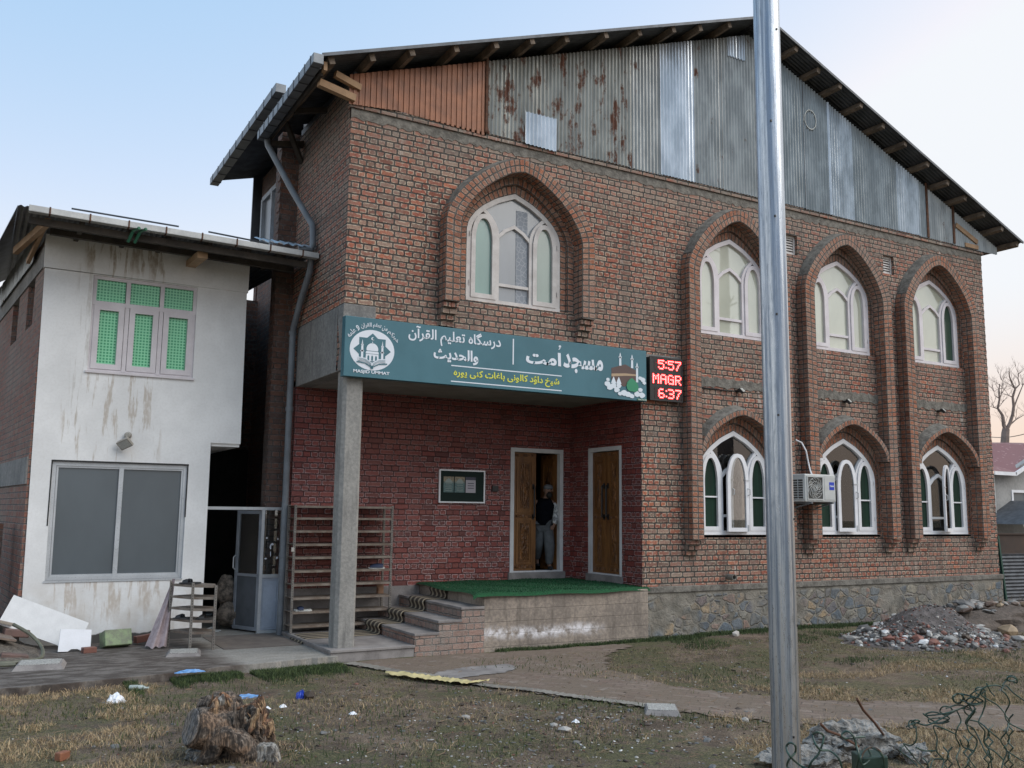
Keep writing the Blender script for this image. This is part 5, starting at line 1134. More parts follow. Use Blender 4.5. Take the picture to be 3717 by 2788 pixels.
for k in range(1500):
    x, y = rnd.uniform(-4.5, 8), rnd.uniform(-9.3, -.9); a = rnd.uniform(0, 6.28); L = rnd.uniform(.03, .14); z = gz(x, y)+.01
    mb.beam((x, y, z), (x+L*math.cos(a), y+L*math.sin(a), z+rnd.uniform(0, .02)), .004, .004, mi=5)
o = mb.build('ground_litter', chipm, None, merge=False, fixn=False); o['kind'] = 'stuff'; o['label'] = 'scattered stone chips, brick bits, twigs and scraps over the yard'
def single(name, label, cat, mats, mb, group=None, **kw):
    o = mb.build(name, mats, None, **kw); return tag(o, label, cat, group)
# ---- loose pieces
def crumple(mb, c, a, b, h, rnd, n=9, mi=0):
    g_ = {}
    for i in range(n+1):
        for j in range(n+1):
            u, v = i/n*2-1, j/n*2-1; r_ = max(abs(u), abs(v)); k = max(0, 1-r_**2)
            g_[i, j] = mb.av((c[0]+u*a*(1+rnd.uniform(-.2, .2)), c[1]+v*b*(1+rnd.uniform(-.2, .2)), c[2]+h*k*rnd.uniform(.5, 1.1)))
    for i in range(n):
        for j in range(n): mb.f.append([g_[i, j], g_[i+1, j], g_[i+1, j+1], g_[i, j+1]]); mb.m.append(mi); mb.uv.append([(0, 0)]*4)
r5 = random.Random(5)
wpl = flat('white_plastic_film', (.72, .74, .78), .35); blu = flat('blue_film', (.12, .28, .55), .4); dblu = flat('royal_blue_plastic', (.01, .05, .42), .35)
def GP(px, py, z=None, src=True):
    """ground point seen at source pixel"""
    d = FW+RT*((px-1858.5)/FPX)-UP*((py-1394)/FPX); z0 = -.04 if z is None else z; t = (z0-CAM.z)/d.z; p = CAM+d*t
    if z is None: t = (gz(p.x, p.y)-CAM.z)/d.z; p = CAM+d*t
    return p
p = GP(420, 2548); mb = MB(); crumple(mb, p, .085, .07, .10, r5); single('plastic_bag', 'crumpled white plastic bag lying in the grass before the concrete apron', 'bag', wpl, mb)
p = GP(505, 2508); mb = MB(); T = Matrix.Translation(p+Vector((0, 0, .03))) @ Matrix.Rotation(R(-25), 4, 'Z'); mb.T = T; mb.lathe((-.1, 0, 0), [(0, 0), (.03, .0), (.032, .02), (.032, .13), (.012, .17), (.012, .2), (0, .2)], 12, axis=(1, 0, 0)); single('plastic_bottle', 'clear squashed plastic bottle lying behind the white bag', 'bottle', plain('bottle_plastic', (.42, .47, .44), (.3, .34, .32), .3, bump=0), mb, smooth=True)
p = GP(690, 2440, .04); mb = MB(); crumple(mb, p, .15, .035, .035, r5); single('blue_wrapper', 'torn blue plastic strip on the edge of the concrete apron', 'wrapper', blu, mb)
p = GP(895, 2533); mb = MB(); crumple(mb, p, .15, .03, .04, r5); single('blue_wrapper', 'crumpled light blue plastic strip in the grass behind the tree stump', 'wrapper', blu, mb)
p = GP(1092, 2534); mb = MB(); crumple(mb, p, .045, .05, .10, r5); single('blue_packet', 'royal blue packet standing in the grass beside a dark clod', 'packet', dblu, mb)
p = GP(1120, 2537); mb = MB(); rock(mb, p+Vector((0, 0, .03)), .09, r5, .6); single('clod', 'dark brown clod lying against the royal blue packet', 'clod', chipm[3], mb)
for k, (px, py, lab) in enumerate(((925, 2566, 'white paper scrap nearest the stump, leftmost of its cluster'), (968, 2573, 'torn white and pale blue scrap right behind the stump'), (1028, 2566, 'small rounded white scrap, upper of a pair in the grass'), (1280, 2592, 'small white packet with a coloured corner lying in the middle yard'), (2090, 2622, 'small curled white scrap in the grass on the centre right'))):
    p = GP(px, py); mb = MB(); crumple(mb, p, .035, .03, .03, r5, 5); single('paper_scrap', lab, 'scrap', wpl, mb, group='white scraps in the grass')
p = GP(1205, 2411); mb = MB(); crumple(mb, p, .08, .02, .02, r5, 5); single('yellow_wrapper', 'small yellow wrapper in front of the column base', 'wrapper', flat('yellow_film', (.5, .34, .04)), mb)
# yellow sheet strip along the kerb
mb = MB(); pts = [(1400, 2452), (1500, 2466), (1600, 2477), (1700, 2490), (1775, 2484)]; q = [GP(a, b) for a, b in pts]; rr = random.Random(8); prev = None
for i in range(41):
    t = i/40*(len(q)-1); k = min(int(t), len(q)-2); c = q[k].lerp(q[k+1], t-k); wv = .07*math.sin(math.pi*min(1, i/6+.1)/2)*(1-max(0, i-30)/14); row = [Vector((c.x+s*wv*1.2, c.y+s*wv, gz(c.x, c.y)+.035+rr.uniform(0, .02))) for s in (-1, -.4, .2, 1)]
    if prev:
        for a in range(3): mb.face([prev[a], row[a], row[a+1], prev[a+1]])
    prev = row
single('fabric_strip', 'long crumpled pale yellow cloth strip lying along the path kerb', 'cloth', plain('pale_yellow_cloth', (.55, .47, .24), (.42, .35, .17), .9), mb, fixn=False)
# manhole covers: cement slabs with patterned tile tops
def tilemat():
    g = G('patterned_cement_tile'); P = g.pos(); v = g.n('TexVoronoi', {'Vector': P, 'Scale': 30.}, feature='DISTANCE_TO_EDGE').outputs[0]; g.set(g.mix(g.mr(v, .05, .12), (.42, .41, .38), (.26, .25, .235)), .8); return g.mat
M['tile'] = tilemat()
def slab(cx, cy, z, w, d, h, rz, label, tilt=0):
    r = empty('drain_cover', (cx, cy, z), rz); r.rotation_euler = (tilt, 0, rz); tag(r, label, 'drain cover')
    mb = MB(); a, b = w/2, d/2; q = 1.18
    mb.face([(-a, -b, h), (a, -b, h), (a, b, h), (-a, b, h)]); 
    for s in ([(-a*q, -b*q, 0), (a*q, -b*q, 0), (a, -b, h), (-a, -b, h)], [(a*q, -b*q, 0), (a*q, b*q, 0), (a, b, h), (a, -b, h)], [(a*q, b*q, 0), (-a*q, b*q, 0), (-a, b, h), (a, b, h)], [(-a*q, b*q, 0), (-a*q, -b*q, 0), (-a, -b, h), (-a, b, h)]): mb.face(s)
    mb.build('cement_base', M['step'], r); mb = MB(); mb.box((-a*.92, -b*.92, h+.001), (a*.92, b*.92, h+.008)); mb.build('tile', M['tile'], r); return r
slab(-3.35, .45, .03, .46, .42, .06, R(-8), 'sloped cement drain cover with patterned tile at the left end of the apron')
slab(-1.69, .78, .03, .36, .40, .04, R(-12), 'broken patterned drain cover on the apron in front of the small shoe rack')
slab(1.87, -4.40, gz(1.87, -4.4)-.01, .30, .34, .05, R(-35), 'pale square drain cover beside the brick path left of the steel pole')
# ================================================================= THINGS LEANING ON THE WHITE WALL
mb = MB(); mb.T = Matrix.Translation((-3.24, 2.0, .36)) @ Matrix.Rotation(R(-18), 4, 'X') @ Matrix.Rotation(R(24), 4, 'Y'); mb.box((-.50, -.015, -.20), (.50, .015, .20)); single('white_board', 'long white foam board slanting against the foot of the white wall', 'board', plain('white_foam_board', (.74, .74, .74), (.66, .66, .66), .7), mb)
mb = MB(); mb.T = Matrix.Translation((-2.90, 1.52, .045)) @ Matrix.Rotation(R(-14), 4, 'X') @ Matrix.Rotation(R(2), 4, 'Y')
pts = [(-.19, 0)]+[(-.19+.38*i/10, (0 if i < 4 else .03 if i < 7 else .01)) for i in range(1, 11)]+[(.185, .27), (-.18, .285)]
mb.plate(pts, [], FY(0), .05); single('foam_block', 'small bright white foam block standing before the long board', 'foam block', plain('bright_styrofoam', (.82, .83, .87), (.76, .77, .8), .8), mb)
mb = MB(); mb.T = Matrix.Translation((-2.36, 1.72, .05)) @ Matrix.Rotation(R(12), 4, 'Z') @ Matrix.Rotation(R(-18), 4, 'X'); mb.box((-.19, -.1, 0), (.16, .12, .21)); mb.box((-.06, -.01, .205), (.05, .05, .225)); jc = single('jerrycan', 'grimy green plastic jerrycan lying against the white wall foot', 'jerrycan', plain('grimy_green_plastic', (.22, .30, .15), (.13, .15, .10), .5, scale=10), mb, bevel=.03)
mb = MB(); mb.beam((-2.12, 1.9, .10), (-1.88, 2.0, .12), .09, .09); single('brick_piece', 'flaky brick piece lying right of the green jerrycan', 'brick', chipm[1], mb, bevel=.006)
mb = MB(); mb.beam((-2.82, 1.38, .07), (-2.66, 1.42, .07), .1, .07); single('brick_piece', 'red brick piece under the corner of the white foam block', 'brick', chipm[1], mb, bevel=.006)
# draped cloth beside the small rack
mb = MB(); n = 16; prev = None
for i in range(n+1):
    t = i/n; z = .92-.86*t; w_ = .025+.19*t**1.1; xc = -1.70-.16*t; row = []
    for j in range(15):
        s = j/14; x = xc+w_*(s-.72)*1.25; y = 1.66-.22*t+.035*math.sin(s*11+t*2)*(.4+t)-.09*math.sin(s*3.1)*t; row.append((x, y, z+(.015*math.sin(j*1.3) if i == n else 0)))
    if prev:
        for j in range(14): mb.face([prev[j], prev[j+1], row[j+1], row[j]])
    prev = row
single('hanging_cloth', 'dusty pink cloth hanging from the left side of the small shoe rack', 'cloth', plain('dusty_pink_cloth', (.40, .33, .34), (.30, .24, .25), .95, scale=14), mb, smooth=True, fixn=False)
# ================================================================= SHOE RACKS
M['angle'] = plain('grey_slotted_angle', (.23, .215, .195), (.15, .13, .115), .6, .3, scale=12, bump=.1); M['slot'] = flat('slot_dark', (.03, .03, .03), .9)
M['rackshelf'] = plain('grey_rack_shelf', (.25, .215, .18), (.15, .11, .085), .7, .2, scale=7, bump=.1)
def post(mb, x, y, z0, z1, s=.032):
    mb.box((x, y, z0), (x+s, y+.003, z1), mi=0); mb.box((x, y+.003, z0), (x+.003, y+s, z1), mi=0)
    k = int((z1-z0)/.035)
    for i in range(k): z = z0+.02+i*.035; mb.box((x+s*.38, y-.0012, z), (x+s*.62, y-.0002, z+.018), mi=1)
def rack(name, x0, x1, y0, y1, z0, z1, zs, label):
    r = empty(name, (0, 0, 0)); tag(r, label, 'shoe rack')
    for (x, y) in ((x0, y0), (x1-.032, y0), (x0, y1-.032), (x1-.032, y1-.032)):
        mb = MB(); post(mb, x, y, z0, z1); mb.build('post', [M['angle'], M['slot']], r)
    for z in zs:
        mb = MB(); mb.box((x0+.004, y0+.004, z), (x1-.004, y1-.004, z+.004)); mb.box((x0+.03, y0+.001, z-.028), (x1-.03, y0+.004, z+.004)); mb.box((x0+.03, y1-.006, z-.028), (x1-.03, y1-.003, z+.004)); mb.build('shelf', M['rackshelf'], r)
    return r
# big rack: left run and right run on the same posts
rack('shoe_rack', -.06, 1.50, 1.66, 2.02, .11, 1.95, [.20, .40, .60, .795, .99, 1.185, 1.375, 1.57, 1.76, 1.935], 'tall grey slotted steel shoe rack behind the column, nearly empty')
def shoe(name, loc, rz, m, label, kind='sandal', s=1.0, group=None):
    r = empty(name, loc, rz); tag(r, label, 'footwear', group)
    for sx in (-.055, .055):
        sole = [(sx+.04*s*math.cos(t)*(1.0 if math.sin(t) > 0 else .8), .125*s*math.sin(t)) for t in [i*.524 for i in range(12)]]
        mb = MB(); mb.plate(sole, [], lambda u, v, d: (u, v, d), .02*s)
        mb.build('sole', m[0], r)
        mb = MB(); n = 8; prev = None
        rows = ((-.10, .055), (-.05, .06), (.0, .058), (.05, .05), (.10, .03)) if kind == 'shoe' else ((.0, .045), (.035, .05), (.075, .035))
        for (yy, hh) in rows:
            row = [(sx+.042*s*math.cos(a)*(.75 if yy > .09 or yy < -.09 else 1), yy*s, .015+hh*s*math.sin(a)) for a in [math.pi*i/n for i in range(n+1)]]
            if prev:
                for i in range(n): mb.face([prev[i], prev[i+1], row[i+1], row[i]])
            prev = row
        mb.build('upper' if kind == 'shoe' else 'strap', m[1], r, smooth=True, fixn=False)
    return r
bk_, nv, wh, gy, ds = flat('black_rubber', (.018, .018, .02), .6), flat('navy_rubber', (.02, .03, .07), .6), flat('white_rubber', (.55, .55, .52), .5), flat('pale_grey_rubber', (.36, .38, .38), .5), flat('dull_dark_rubber', (.05, .047, .045), .6)
shoe('sandals', (.16, 1.78, .405), R(80), (wh, nv), 'navy and white slippers on a low left shelf of the tall rack')
shoe('sneakers', (1.30, 1.80, .995), R(70), (wh, nv), 'navy and white sneakers on a right shelf of the tall rack', 'shoe')
mb = MB(); mb.box((1.36, 1.90, .605), (1.47, 1.925, .80)); mb.box((1.375, 1.88, .605), (1.46, 1.90, .70)); single('cardboard_piece', 'brown cardboard piece standing on the right end of a middle rack shelf', 'cardboard', plain('brown_cardboard', (.24, .13, .07), (.17, .09, .05)), mb)
mb = MB(); mb.box((-.09, 1.64, 1.27), (-.05, 1.66, 1.33)); single('rag', 'small pale rag tied to the left post of the tall rack', 'rag', flat('pale_rag', (.45, .42, .38), .9), mb)
# small corner rack
sr = empty('shoe_rack'); tag(sr, 'small grey angle iron shoe rack standing beside the white wall corner', 'shoe rack')
FP = [(-1.76, 1.52), (-1.55, 1.13), (-1.28, 1.0), (-1.22, 1.35), (-1.45, 1.62)]
for (x, y) in (FP[1], FP[2], FP[0]):
    mb = MB(); post(mb, x-.015, y-.01, .035, .90 if (x, y) != FP[2] else .87); mb.build('post', [M['angle'], M['slot']], sr)
for z in (.26, .41, .56, .71, .865):
    mb = MB(); mb.plate(FP, [], lambda u, v, d, z=z: (u, v, z-d), .005)
    for a, b in zip(FP[:3], FP[1:3]): mb.beam((a[0], a[1], z-.012), (b[0], b[1], z-.012), .004, .032)
    mb.build('shelf', M['rackshelf'], sr)
shoe('sandals', (-1.55, 1.33, .872), R(60), (bk_, bk_), 'black slippers on top of the small shoe rack', s=1.05)
shoe('sandals', (-1.62, 1.35, .415), R(60), (ds, bk_), 'worn dark sandals on the left of the second shelf of the small rack', s=.9)
shoe('sandals', (-1.36, 1.2, .415), R(70), (ds, ds), 'dark ribbed sandals on the right of the second shelf of the small rack', s=.9)
for px, py, z, rz, mm, lab, kd in ((770, 2292, .04, 60, (gy, gy), 'pale grey slippers nearest the front outside the aluminium door', 'sandal'), (745, 2232, .04, 75, (gy, ds), 'grey slippers just inside the aluminium entrance on the left', 'sandal'), (795, 2235, .04, 95, (ds, bk_), 'dark slippers in the doorway, middle of the back row', 'sandal'), (855, 2228, .04, 80, (bk_, ds), 'dark slippers beside the foot of the glass door', 'sandal'), (905, 2240, .04, 100, (bk_, bk_), 'black shoes against the aluminium door frame', 'shoe'), (855, 2262, .04, 110, (bk_, bk_), 'black slippers on the mat in front of the entrance', 'sandal'), (800, 2250, .04, 20, (ds, ds), 'worn brown black slippers askew on the doorway floor', 'sandal')):
    p = GP(px, py, z); shoe('sandals' if kd == 'sandal' else 'shoes', p, R(rz), mm, lab, kd, .95, 'footwear left at the side entrance')
mb = MB(); mb.box((-1.15, .93, .037), (-.1, 2.3, .043)); single('door_mat', 'grey brown mat lying on the apron before the aluminium entrance', 'mat', plain('grey_brown_mat', (.17, .145, .125), (.12, .10, .09), .95), mb)
# ================================================================= RUBBISH AT THE LEFT EDGE
rr = random.Random(17)
mb = MB(); n = 30
for i in range(n):
    for j in range(n):
        q = []
        for (a, b) in ((i, j), (i+1, j), (i+1, j+1), (i, j+1)):
            u, v = a/n, b/n; x = -6.0+2.75*u; y = .75+2.1*v; h = .30*max(0, math.sin(math.pi*min(1, (1-u)*1.05)))**.7*max(0, math.sin(math.pi*v))**.6; h = max(h, .50*math.exp(-((x+4.0)**2/.22+(y-2.48)**2/.20))*min(1, (2.86-y)/.08)); q.append((x, y, .0+h+.04*mnoise.noise((x*3, y*3, 1))*(1 if h > .02 else 0)))
        mb.face(q)
single('rubble_heap', 'low heap of earth and pebbles at the left edge of the apron', 'heap', plain('earth_pebbles', (.20, .17, .14), (.09, .075, .062), .95, scale=20, bump=1.0, dist=.03), mb, smooth=True, fixn=False)
mb = MB(); mb.T = Matrix.Translation((-4.05, 1.75, .33)) @ Matrix.Rotation(R(6), 4, 'Z') @ Matrix.Rotation(R(13), 4, 'Y'); mb.box((-.75, -.4, -.012), (.45, .35, .012)); single('plywood_sheet', 'brown plywood sheet lying tilted on the left heap', 'plywood', plain('brown_plywood', (.22, .165, .13), (.16, .115, .09)), mb)
mb = MB(); mb.T = Matrix.Translation((-3.95, 2.05, .47)) @ Matrix.Rotation(R(-3), 4, 'Z') @ Matrix.Rotation(R(16), 4, 'Y'); mb.box((-.5, -.1, -.015), (.36, .1, .015)); single('plank', 'pale plank resting on the brown plywood at the left edge', 'plank', plain('pale_plank', (.34, .29, .24), (.25, .21, .17)), mb)
for k, (x, y, z, rz, lab) in enumerate(((-3.56, 1.98, .26, .2, 'large reddish brick lying before the left end of the foam board'), (-3.98, .98, .09, .1, 'left brick of the pair below the plywood sheet'), (-3.60, 1.02, .08, .0, 'right brick of the pair below the plywood sheet'))):
    mb = MB(); mb.T = Matrix.Translation((x, y, z)) @ Matrix.Rotation(rz, 4, 'Z') @ Matrix.Rotation(R(8), 4, 'Y'); mb.box((-.15, -.07, -.05), (.15, .07, .05)); single('brick', lab, 'brick', plain('dull_brick', (.17, .10, .085), (.10, .065, .055)), mb, bevel=.014)
mb = MB(); hp = [(-3.62, 1.5, .42), (-3.42, 1.35, .30), (-3.30, 1.15, .16), (-3.32, .9, .075), (-3.5, .74, .07), (-3.75, .70, .07), (-3.95, .74, .07), (-4.02, .62, .07), (-3.85, .52, .075), (-3.6, .50, .075)]
mb.tube(cr_spline(hp, 6), .022, 8); single('hose', 'thick grey green hose curling off the left heap onto the apron', 'hose', plain('grey_green_hose', (.14, .14, .10), (.09, .09, .065), .5), mb, smooth=True)
mb = MB(); mb.T = Matrix.Translation((-3.98, 2.45, .52)) @ Matrix.Rotation(R(-10), 4, 'Y'); mb.lathe((0, 0, 0), [(0, 0), (.055, 0), (.085, .17), (.095, .175), (.095, .19), (.078, .185), (.05, .015), (0, .012)], 20); single('bucket', 'small blue plastic bucket on the heap beside the white wall corner', 'bucket', flat('blue_bucket', (.04, .12, .36), .4), mb, smooth=True)
mb = MB(); mb.T = Matrix.Translation((-3.80, 2.5, .60)); mb.lathe((0, 0, 0), [(0, 0), (.035, 0), (.038, .05), (.034, .12), (.037, .18), (.013, .23), (.013, .26), (0, .26)], 14); single('water_bottle', 'clear water bottle standing behind the blue bucket', 'bottle', plain('clear_plastic', (.20, .24, .27), (.12, .15, .17), .2, bump=0), mb, smooth=True)
mb = MB(); mb.T = Matrix.Translation((-3.72, 2.2, .42)) @ Matrix.Rotation(R(60), 4, 'X') @ Matrix.Rotation(R(40), 4, 'Y'); mb.lathe((0, 0, 0), [(0, 0), (.05, 0), (.052, .12), (.02, .16), (.02, .19), (0, .19)], 14, mi=0); mb.lathe((0, 0, .15), [(.0, .045), (.025, .045), (.025, 0), (0, 0)], 10, mi=1); single('black_bottle', 'black bottle with a white cap lying beside the blue bucket', 'bottle', [flat('black_bottle', (.015, .015, .015), .3), flat('white_cap', (.6, .6, .6), .4)], mb, smooth=True)
# crumbling old brick wall stub left of the white house
mb = MB(); n = 10; T2 = []
for i in range(n+1): T2.append((-6.5+2.72*i/n, 1.62+rr.uniform(-.05, .05)))
mb.plate([(-6.5, -.1), (-3.78, -.1)]+T2[::-1], [], FY(3.0), .25); single('old_brick_wall', 'crumbling dark old brick wall at the left edge beside the white house', 'wall', M['oldbrick'], mb)
# ================================================================= FOREGROUND: STEEL POLE, WIRE MESH, ROCKS, STUMP
def PD(px, py, depth):
    """point at a given depth along the view axis behind source pixel (px,py)"""
    return CAM+(FW+RT*((px-1858.5)/FPX)-UP*((py-1394)/FPX))*depth
def Z6(x, y, d): return PD(2300+x*.6406, 1726+y*.6406, d)
def polemat():
    g = G('galvanised_pole'); P = g.pos(); x, y, z = g.sep(P)
    n = g.noise(g.scl(P, 14, 14, .22), 3.0, 6, .65); n2 = g.noise(g.scl(P, 30, 30, 4), 4, 5, .7); n3 = g.noise(g.scl(P, 60, 60, 1.2), 3, 3)
    c = g.mix(g.mr(n, .38, .60), (.20, .24, .30), (.56, .59, .62)); c = g.mix(g.mr(n2, .52, .68, 0, .5), c, (.20, .22, .25)); c = g.mix(g.m('MULTIPLY', g.mr(z, 2.4, .6), g.mr(n, .5, .6, 0, .45)), c, (.24, .19, .15))
    g.set(c, g.mr(n2, .3, .7, .24, .45), .85); g.bump(g.m('ADD', g.m('MULTIPLY', n, .6), g.m('MULTIPLY', n3, .3)), .35, .006); return g.mat
pb = PD(1696*1.6804, 2600, 3.69); pt = PD(1661*1.6804, 40, 3.69*1.0)
base = Vector((pb.x, pb.y, -.1)); top = Vector((pb.x+.004, pb.y, 6.4)); mb = MB()
mb.tube([base.lerp(top, i/12) for i in range(13)], .0555, 40); pole = single('steel_pole', 'tall galvanised steel pole standing in the foreground right of centre', 'pole', polemat(), mb, smooth=True)
for k in range(12):
    mb = MB(); z = .6+k*.42; a = random.uniform(3.6, 5.6); p = Vector((pb.x+.0565*math.cos(a), pb.y+.0565*math.sin(a), z)); mb.box((p.x-.003, p.y-.003, z-.004), (p.x+.003, p.y+.003, z+.004)); mb.build('pit_mark', M['black'], pole)
M['wire'] = plain('green_coated_wire', (.035, .075, .055), (.016, .036, .028), .4, scale=40, bump=.1); M['wire2'] = plain('rusty_wire', (.13, .09, .06), (.07, .045, .03), .7, scale=40, bump=.1)
rw = random.Random(4); wm = empty('chain_link_fence', PD(3500, 2750, 3.5)); tag(wm, 'torn green chain link fencing, collapsed and tangled in the right foreground', 'fence'); wo = wm.location.copy(); wm.location = (0, 0, 0)
def wire(pts, d=3.5, r=.0028, m='wire', n=5):
    P3 = [tuple(Z6(x, y, d+rw.uniform(-.03, .03))) for x, y in pts]; mb = MB(); mb.tube(cr_spline(P3, n), r, 6); mb.build('wire', M[m], wm, smooth=True)
def loop(x, y, rx, ry, d=3.5, turns=1.2, m='wire'):
    a0 = rw.uniform(0, 6); wire([(x+rx*math.cos(a0+t)*(1+.1*math.sin(t*3)), y+ry*math.sin(a0+t)) for t in [i*.6 for i in range(int(turns*10.5))]], d, m=m, n=3)
W_ = [[(2212, 1275), (2150, 1230), (2110, 1190), (2085, 1215), (2110, 1240), (2130, 1290), (2105, 1350), (2125, 1400), (2212, 1445)], [(2105, 1350), (2060, 1300), (2000, 1265), (1965, 1235), (1990, 1200), (2060, 1190), (2110, 1215)],
      [(1990, 1215), (1992, 1290), (1975, 1350), (1955, 1400), (1990, 1450), (1985, 1510), (2015, 1560), (2030, 1658)], [(2125, 1400), (2115, 1450), (2080, 1500), (2115, 1560), (2095, 1620), (2085, 1670)], [(2080, 1500), (2020, 1450), (1960, 1400), (1900, 1385)],
      [(1900, 1300), (1920, 1350), (1890, 1400), (1900, 1450), (1945, 1500), (1930, 1560), (1900, 1600), (1950, 1670)], [(1830, 1330), (1855, 1390), (1835, 1430), (1825, 1480), (1850, 1540), (1830, 1600), (1850, 1660)],
      [(1830, 1470), (1770, 1440), (1700, 1420), (1720, 1490), (1715, 1560), (1755, 1610), (1745, 1665)], [(1600, 1420), (1600, 1500), (1570, 1530), (1530, 1520), (1560, 1560), (1600, 1610), (1650, 1665)], [(1545, 1425), (1590, 1400), (1660, 1415), (1740, 1380), (1830, 1330), (1900, 1300), (1960, 1240)],
      [(1560, 1415), (1620, 1395), (1600, 1385), (1575, 1400), (1600, 1435)], [(1640, 1350), (1720, 1400), (1790, 1375), (1700, 1340), (1650, 1360), (1760, 1350), (1860, 1320), (1940, 1340), (1850, 1300), (1770, 1320)], [(1530, 1530), (1510, 1560), (1560, 1600), (1610, 1650)],
      [(1715, 1560), (1650, 1560), (1600, 1540)], [(1930, 1560), (1870, 1540), (1850, 1500)], [(2095, 1610), (2040, 1560), (2000, 1540)], [(2212, 1620), (2160, 1590), (2115, 1560)], [(1680, 1665), (1700, 1610), (1760, 1610)], [(2110, 1160), (2130, 1140), (2165, 1150), (2170, 1175), (2120, 1160), (2090, 1190)], [(2000, 1180), (2020, 1220), (2045, 1250)],
      [(1840, 1240), (1810, 1250), (1815, 1280), (1850, 1290), (1870, 1250), (1840, 1235), (1890, 1245), (1950, 1260), (1980, 1280), (1930, 1300), (1850, 1270)], [(1860, 1240), (1900, 1300), (1960, 1290), (1910, 1250), (1940, 1220), (1975, 1210), (1950, 1260)], [(1940, 1320), (1880, 1400), (1930, 1440), (1990, 1560), (2020, 1600)]]
for p in W_: wire(p)
for k in range(5):
    x0_ = 1640+k*115; y0_ = 1600-k*62
    for q in range(4):
        y_ = y0_+q*95
        if y_ < 1680: wire([(x0_, y_), (x0_+28, y_+34), (x0_+22, y_+62), (x0_+52, y_+96)], 3.56); wire([(x0_+52, y_), (x0_+26, y_+32), (x0_+30, y_+60), (x0_-2, y_+96)], 3.58)
for (x, y, a, b) in ((1770, 1330, 35, 22), (1840, 1262, 28, 26), (1930, 1275, 45, 18), (1960, 1220, 25, 20), (1725, 1390, 60, 16), (1575, 1410, 18, 22), (1905, 1330, 30, 30), (2140, 1150, 25, 16)): loop(x, y, a, b)
for p in ([(1000, 1670), (940, 1640), (885, 1590), (865, 1540), (885, 1515), (915, 1530), (915, 1570), (880, 1610), (870, 1650), (900, 1675)], [(1185, 1670), (1160, 1600), (1110, 1560), (1060, 1555), (1030, 1520), (1015, 1470), (1045, 1455), (1075, 1475), (1070, 1520), (1045, 1580), (1010, 1620), (985, 1670)],
          [(1310, 1480), (1250, 1485), (1200, 1490), (1180, 1470), (1205, 1450), (1240, 1470), (1262, 1530), (1275, 1590), (1260, 1670)], [(1425, 1670), (1410, 1590), (1370, 1550), (1320, 1545), (1285, 1600), (1300, 1640), (1345, 1600), (1330, 1550)]): wire(p, 2.9, .0033, 'wire')
wire([(1290, 1600), (1310, 1560), (1350, 1540), (1395, 1560), (1420, 1610)], 2.9, .003, 'wire2')
mb = MB(); a, b = Z6(1250, 1580, 2.95), Z6(1420, 1570, 2.95); c1 = (a+b)/2-Vector((0, 0, .30)); mb.obox(c1, (b-a)*.42, Vector((0.02, .04, 0)), (0, 0, .30)); single('fence_post', 'stub of a dark green metal fence post at the bottom edge', 'post', plain('dark_green_steel', (.02, .05, .035), (.012, .03, .02), .5), mb, bevel=.004)
for k, (a, b, lab) in enumerate((((1265, 1265), (1420, 1475), 'longer rusty steel rod leaning out of the broken concrete, tilted left'), ((1060, 1408), (1235, 1512), 'shorter rusty steel rod lying low towards the steel pole'))):
    A, B = Z6(*a, 6.6), Z6(*b, 7.6 if k == 0 else 7.2); mb = MB(); mb.tube([A, A.lerp(B, .2)+Vector((0, 0, -.02)), A.lerp(B, .6), B, B+(B-A)*.25], .010, 7); single('steel_rod', lab, 'rod', M['rust'], mb, smooth=True)
def blob(mb, c, rad, seed, amp=.25, fr=2.2, sub=4, rot=None, mi=0, ridge=False, sx=None):
    bm = bmesh.new(); bmesh.ops.create_icosphere(bm, subdivisions=sub, radius=1); o = len(mb.v); off = Vector((seed*3.1, seed*1.7, 0)); c = Vector(c)
    for v in bm.verts:
        p = v.co.copy(); n = mnoise.noise(p*fr+off)+.4*mnoise.noise(p*fr*2.3+off)+.16*mnoise.noise(p*fr*6+off) if not ridge else (1-abs(mnoise.noise(p*fr+off))*2.2)*.7+.2*mnoise.noise(p*fr*3+off)+.1*mnoise.noise(p*fr*8+off)
        q = p*(1+amp*n); q = Vector((q.x*rad[0], q.y*rad[1], q.z*rad[2]))
        if rot: q = rot @ q
        mb.v.append(c+q)
    for f in bm.faces: mb.f.append([o+v.index for v in f.verts]); mb.m.append(mi); mb.uv.append([(0, 0)]*3)
    bm.free()
M['brokenconc'] = plain('broken_concrete', (.30, .285, .265), (.12, .115, .105), .95, scale=11, bump=1.0, dist=.03, fine=45)
def jag(mb, k=.03, f=7, o=0):
    for v in mb.v: v += Vector((mnoise.noise(v*f+Vector((o, 0, 0))), mnoise.noise(v*f+Vector((9, o, 0))), mnoise.noise(v*f+Vector((0, 9, o)))))*k+Vector((mnoise.noise(v*f*4), mnoise.noise(v*f*4+Vector((5, 0, 0))), mnoise.noise(v*f*4+Vector((0, 5, 0)))))*k*.14
camrot = Matrix(((RT0.x, sy, 0), (RT0.y, cy, 0), (0, 0, 1)))
for k, (px, py, d, rad, sd, lab) in enumerate((((1240), 1640, 7.7, (.34, .24, .15), 4, 'large pale lump of broken concrete behind the steel pole foot'), (960, 1690, 7.2, (.30, .2, .09), 8, 'low flat lump of broken concrete left of the big one'), (1590, 1620, 7.4, (.12, .10, .07), 12, 'small grey stone right of the large concrete lump'))):
    c = Z6(px, py, d); c.z = max(-.02, c.z*.2); mb = MB(); blob(mb, (c.x, c.y, c.z+rad[2]*.35), rad, sd, .42, 1.9, 6, camrot); jag(mb, .05, 5, sd); jag(mb, .02, 22, sd); single('concrete_lump', lab, 'concrete lump', M['brokenconc'], mb)
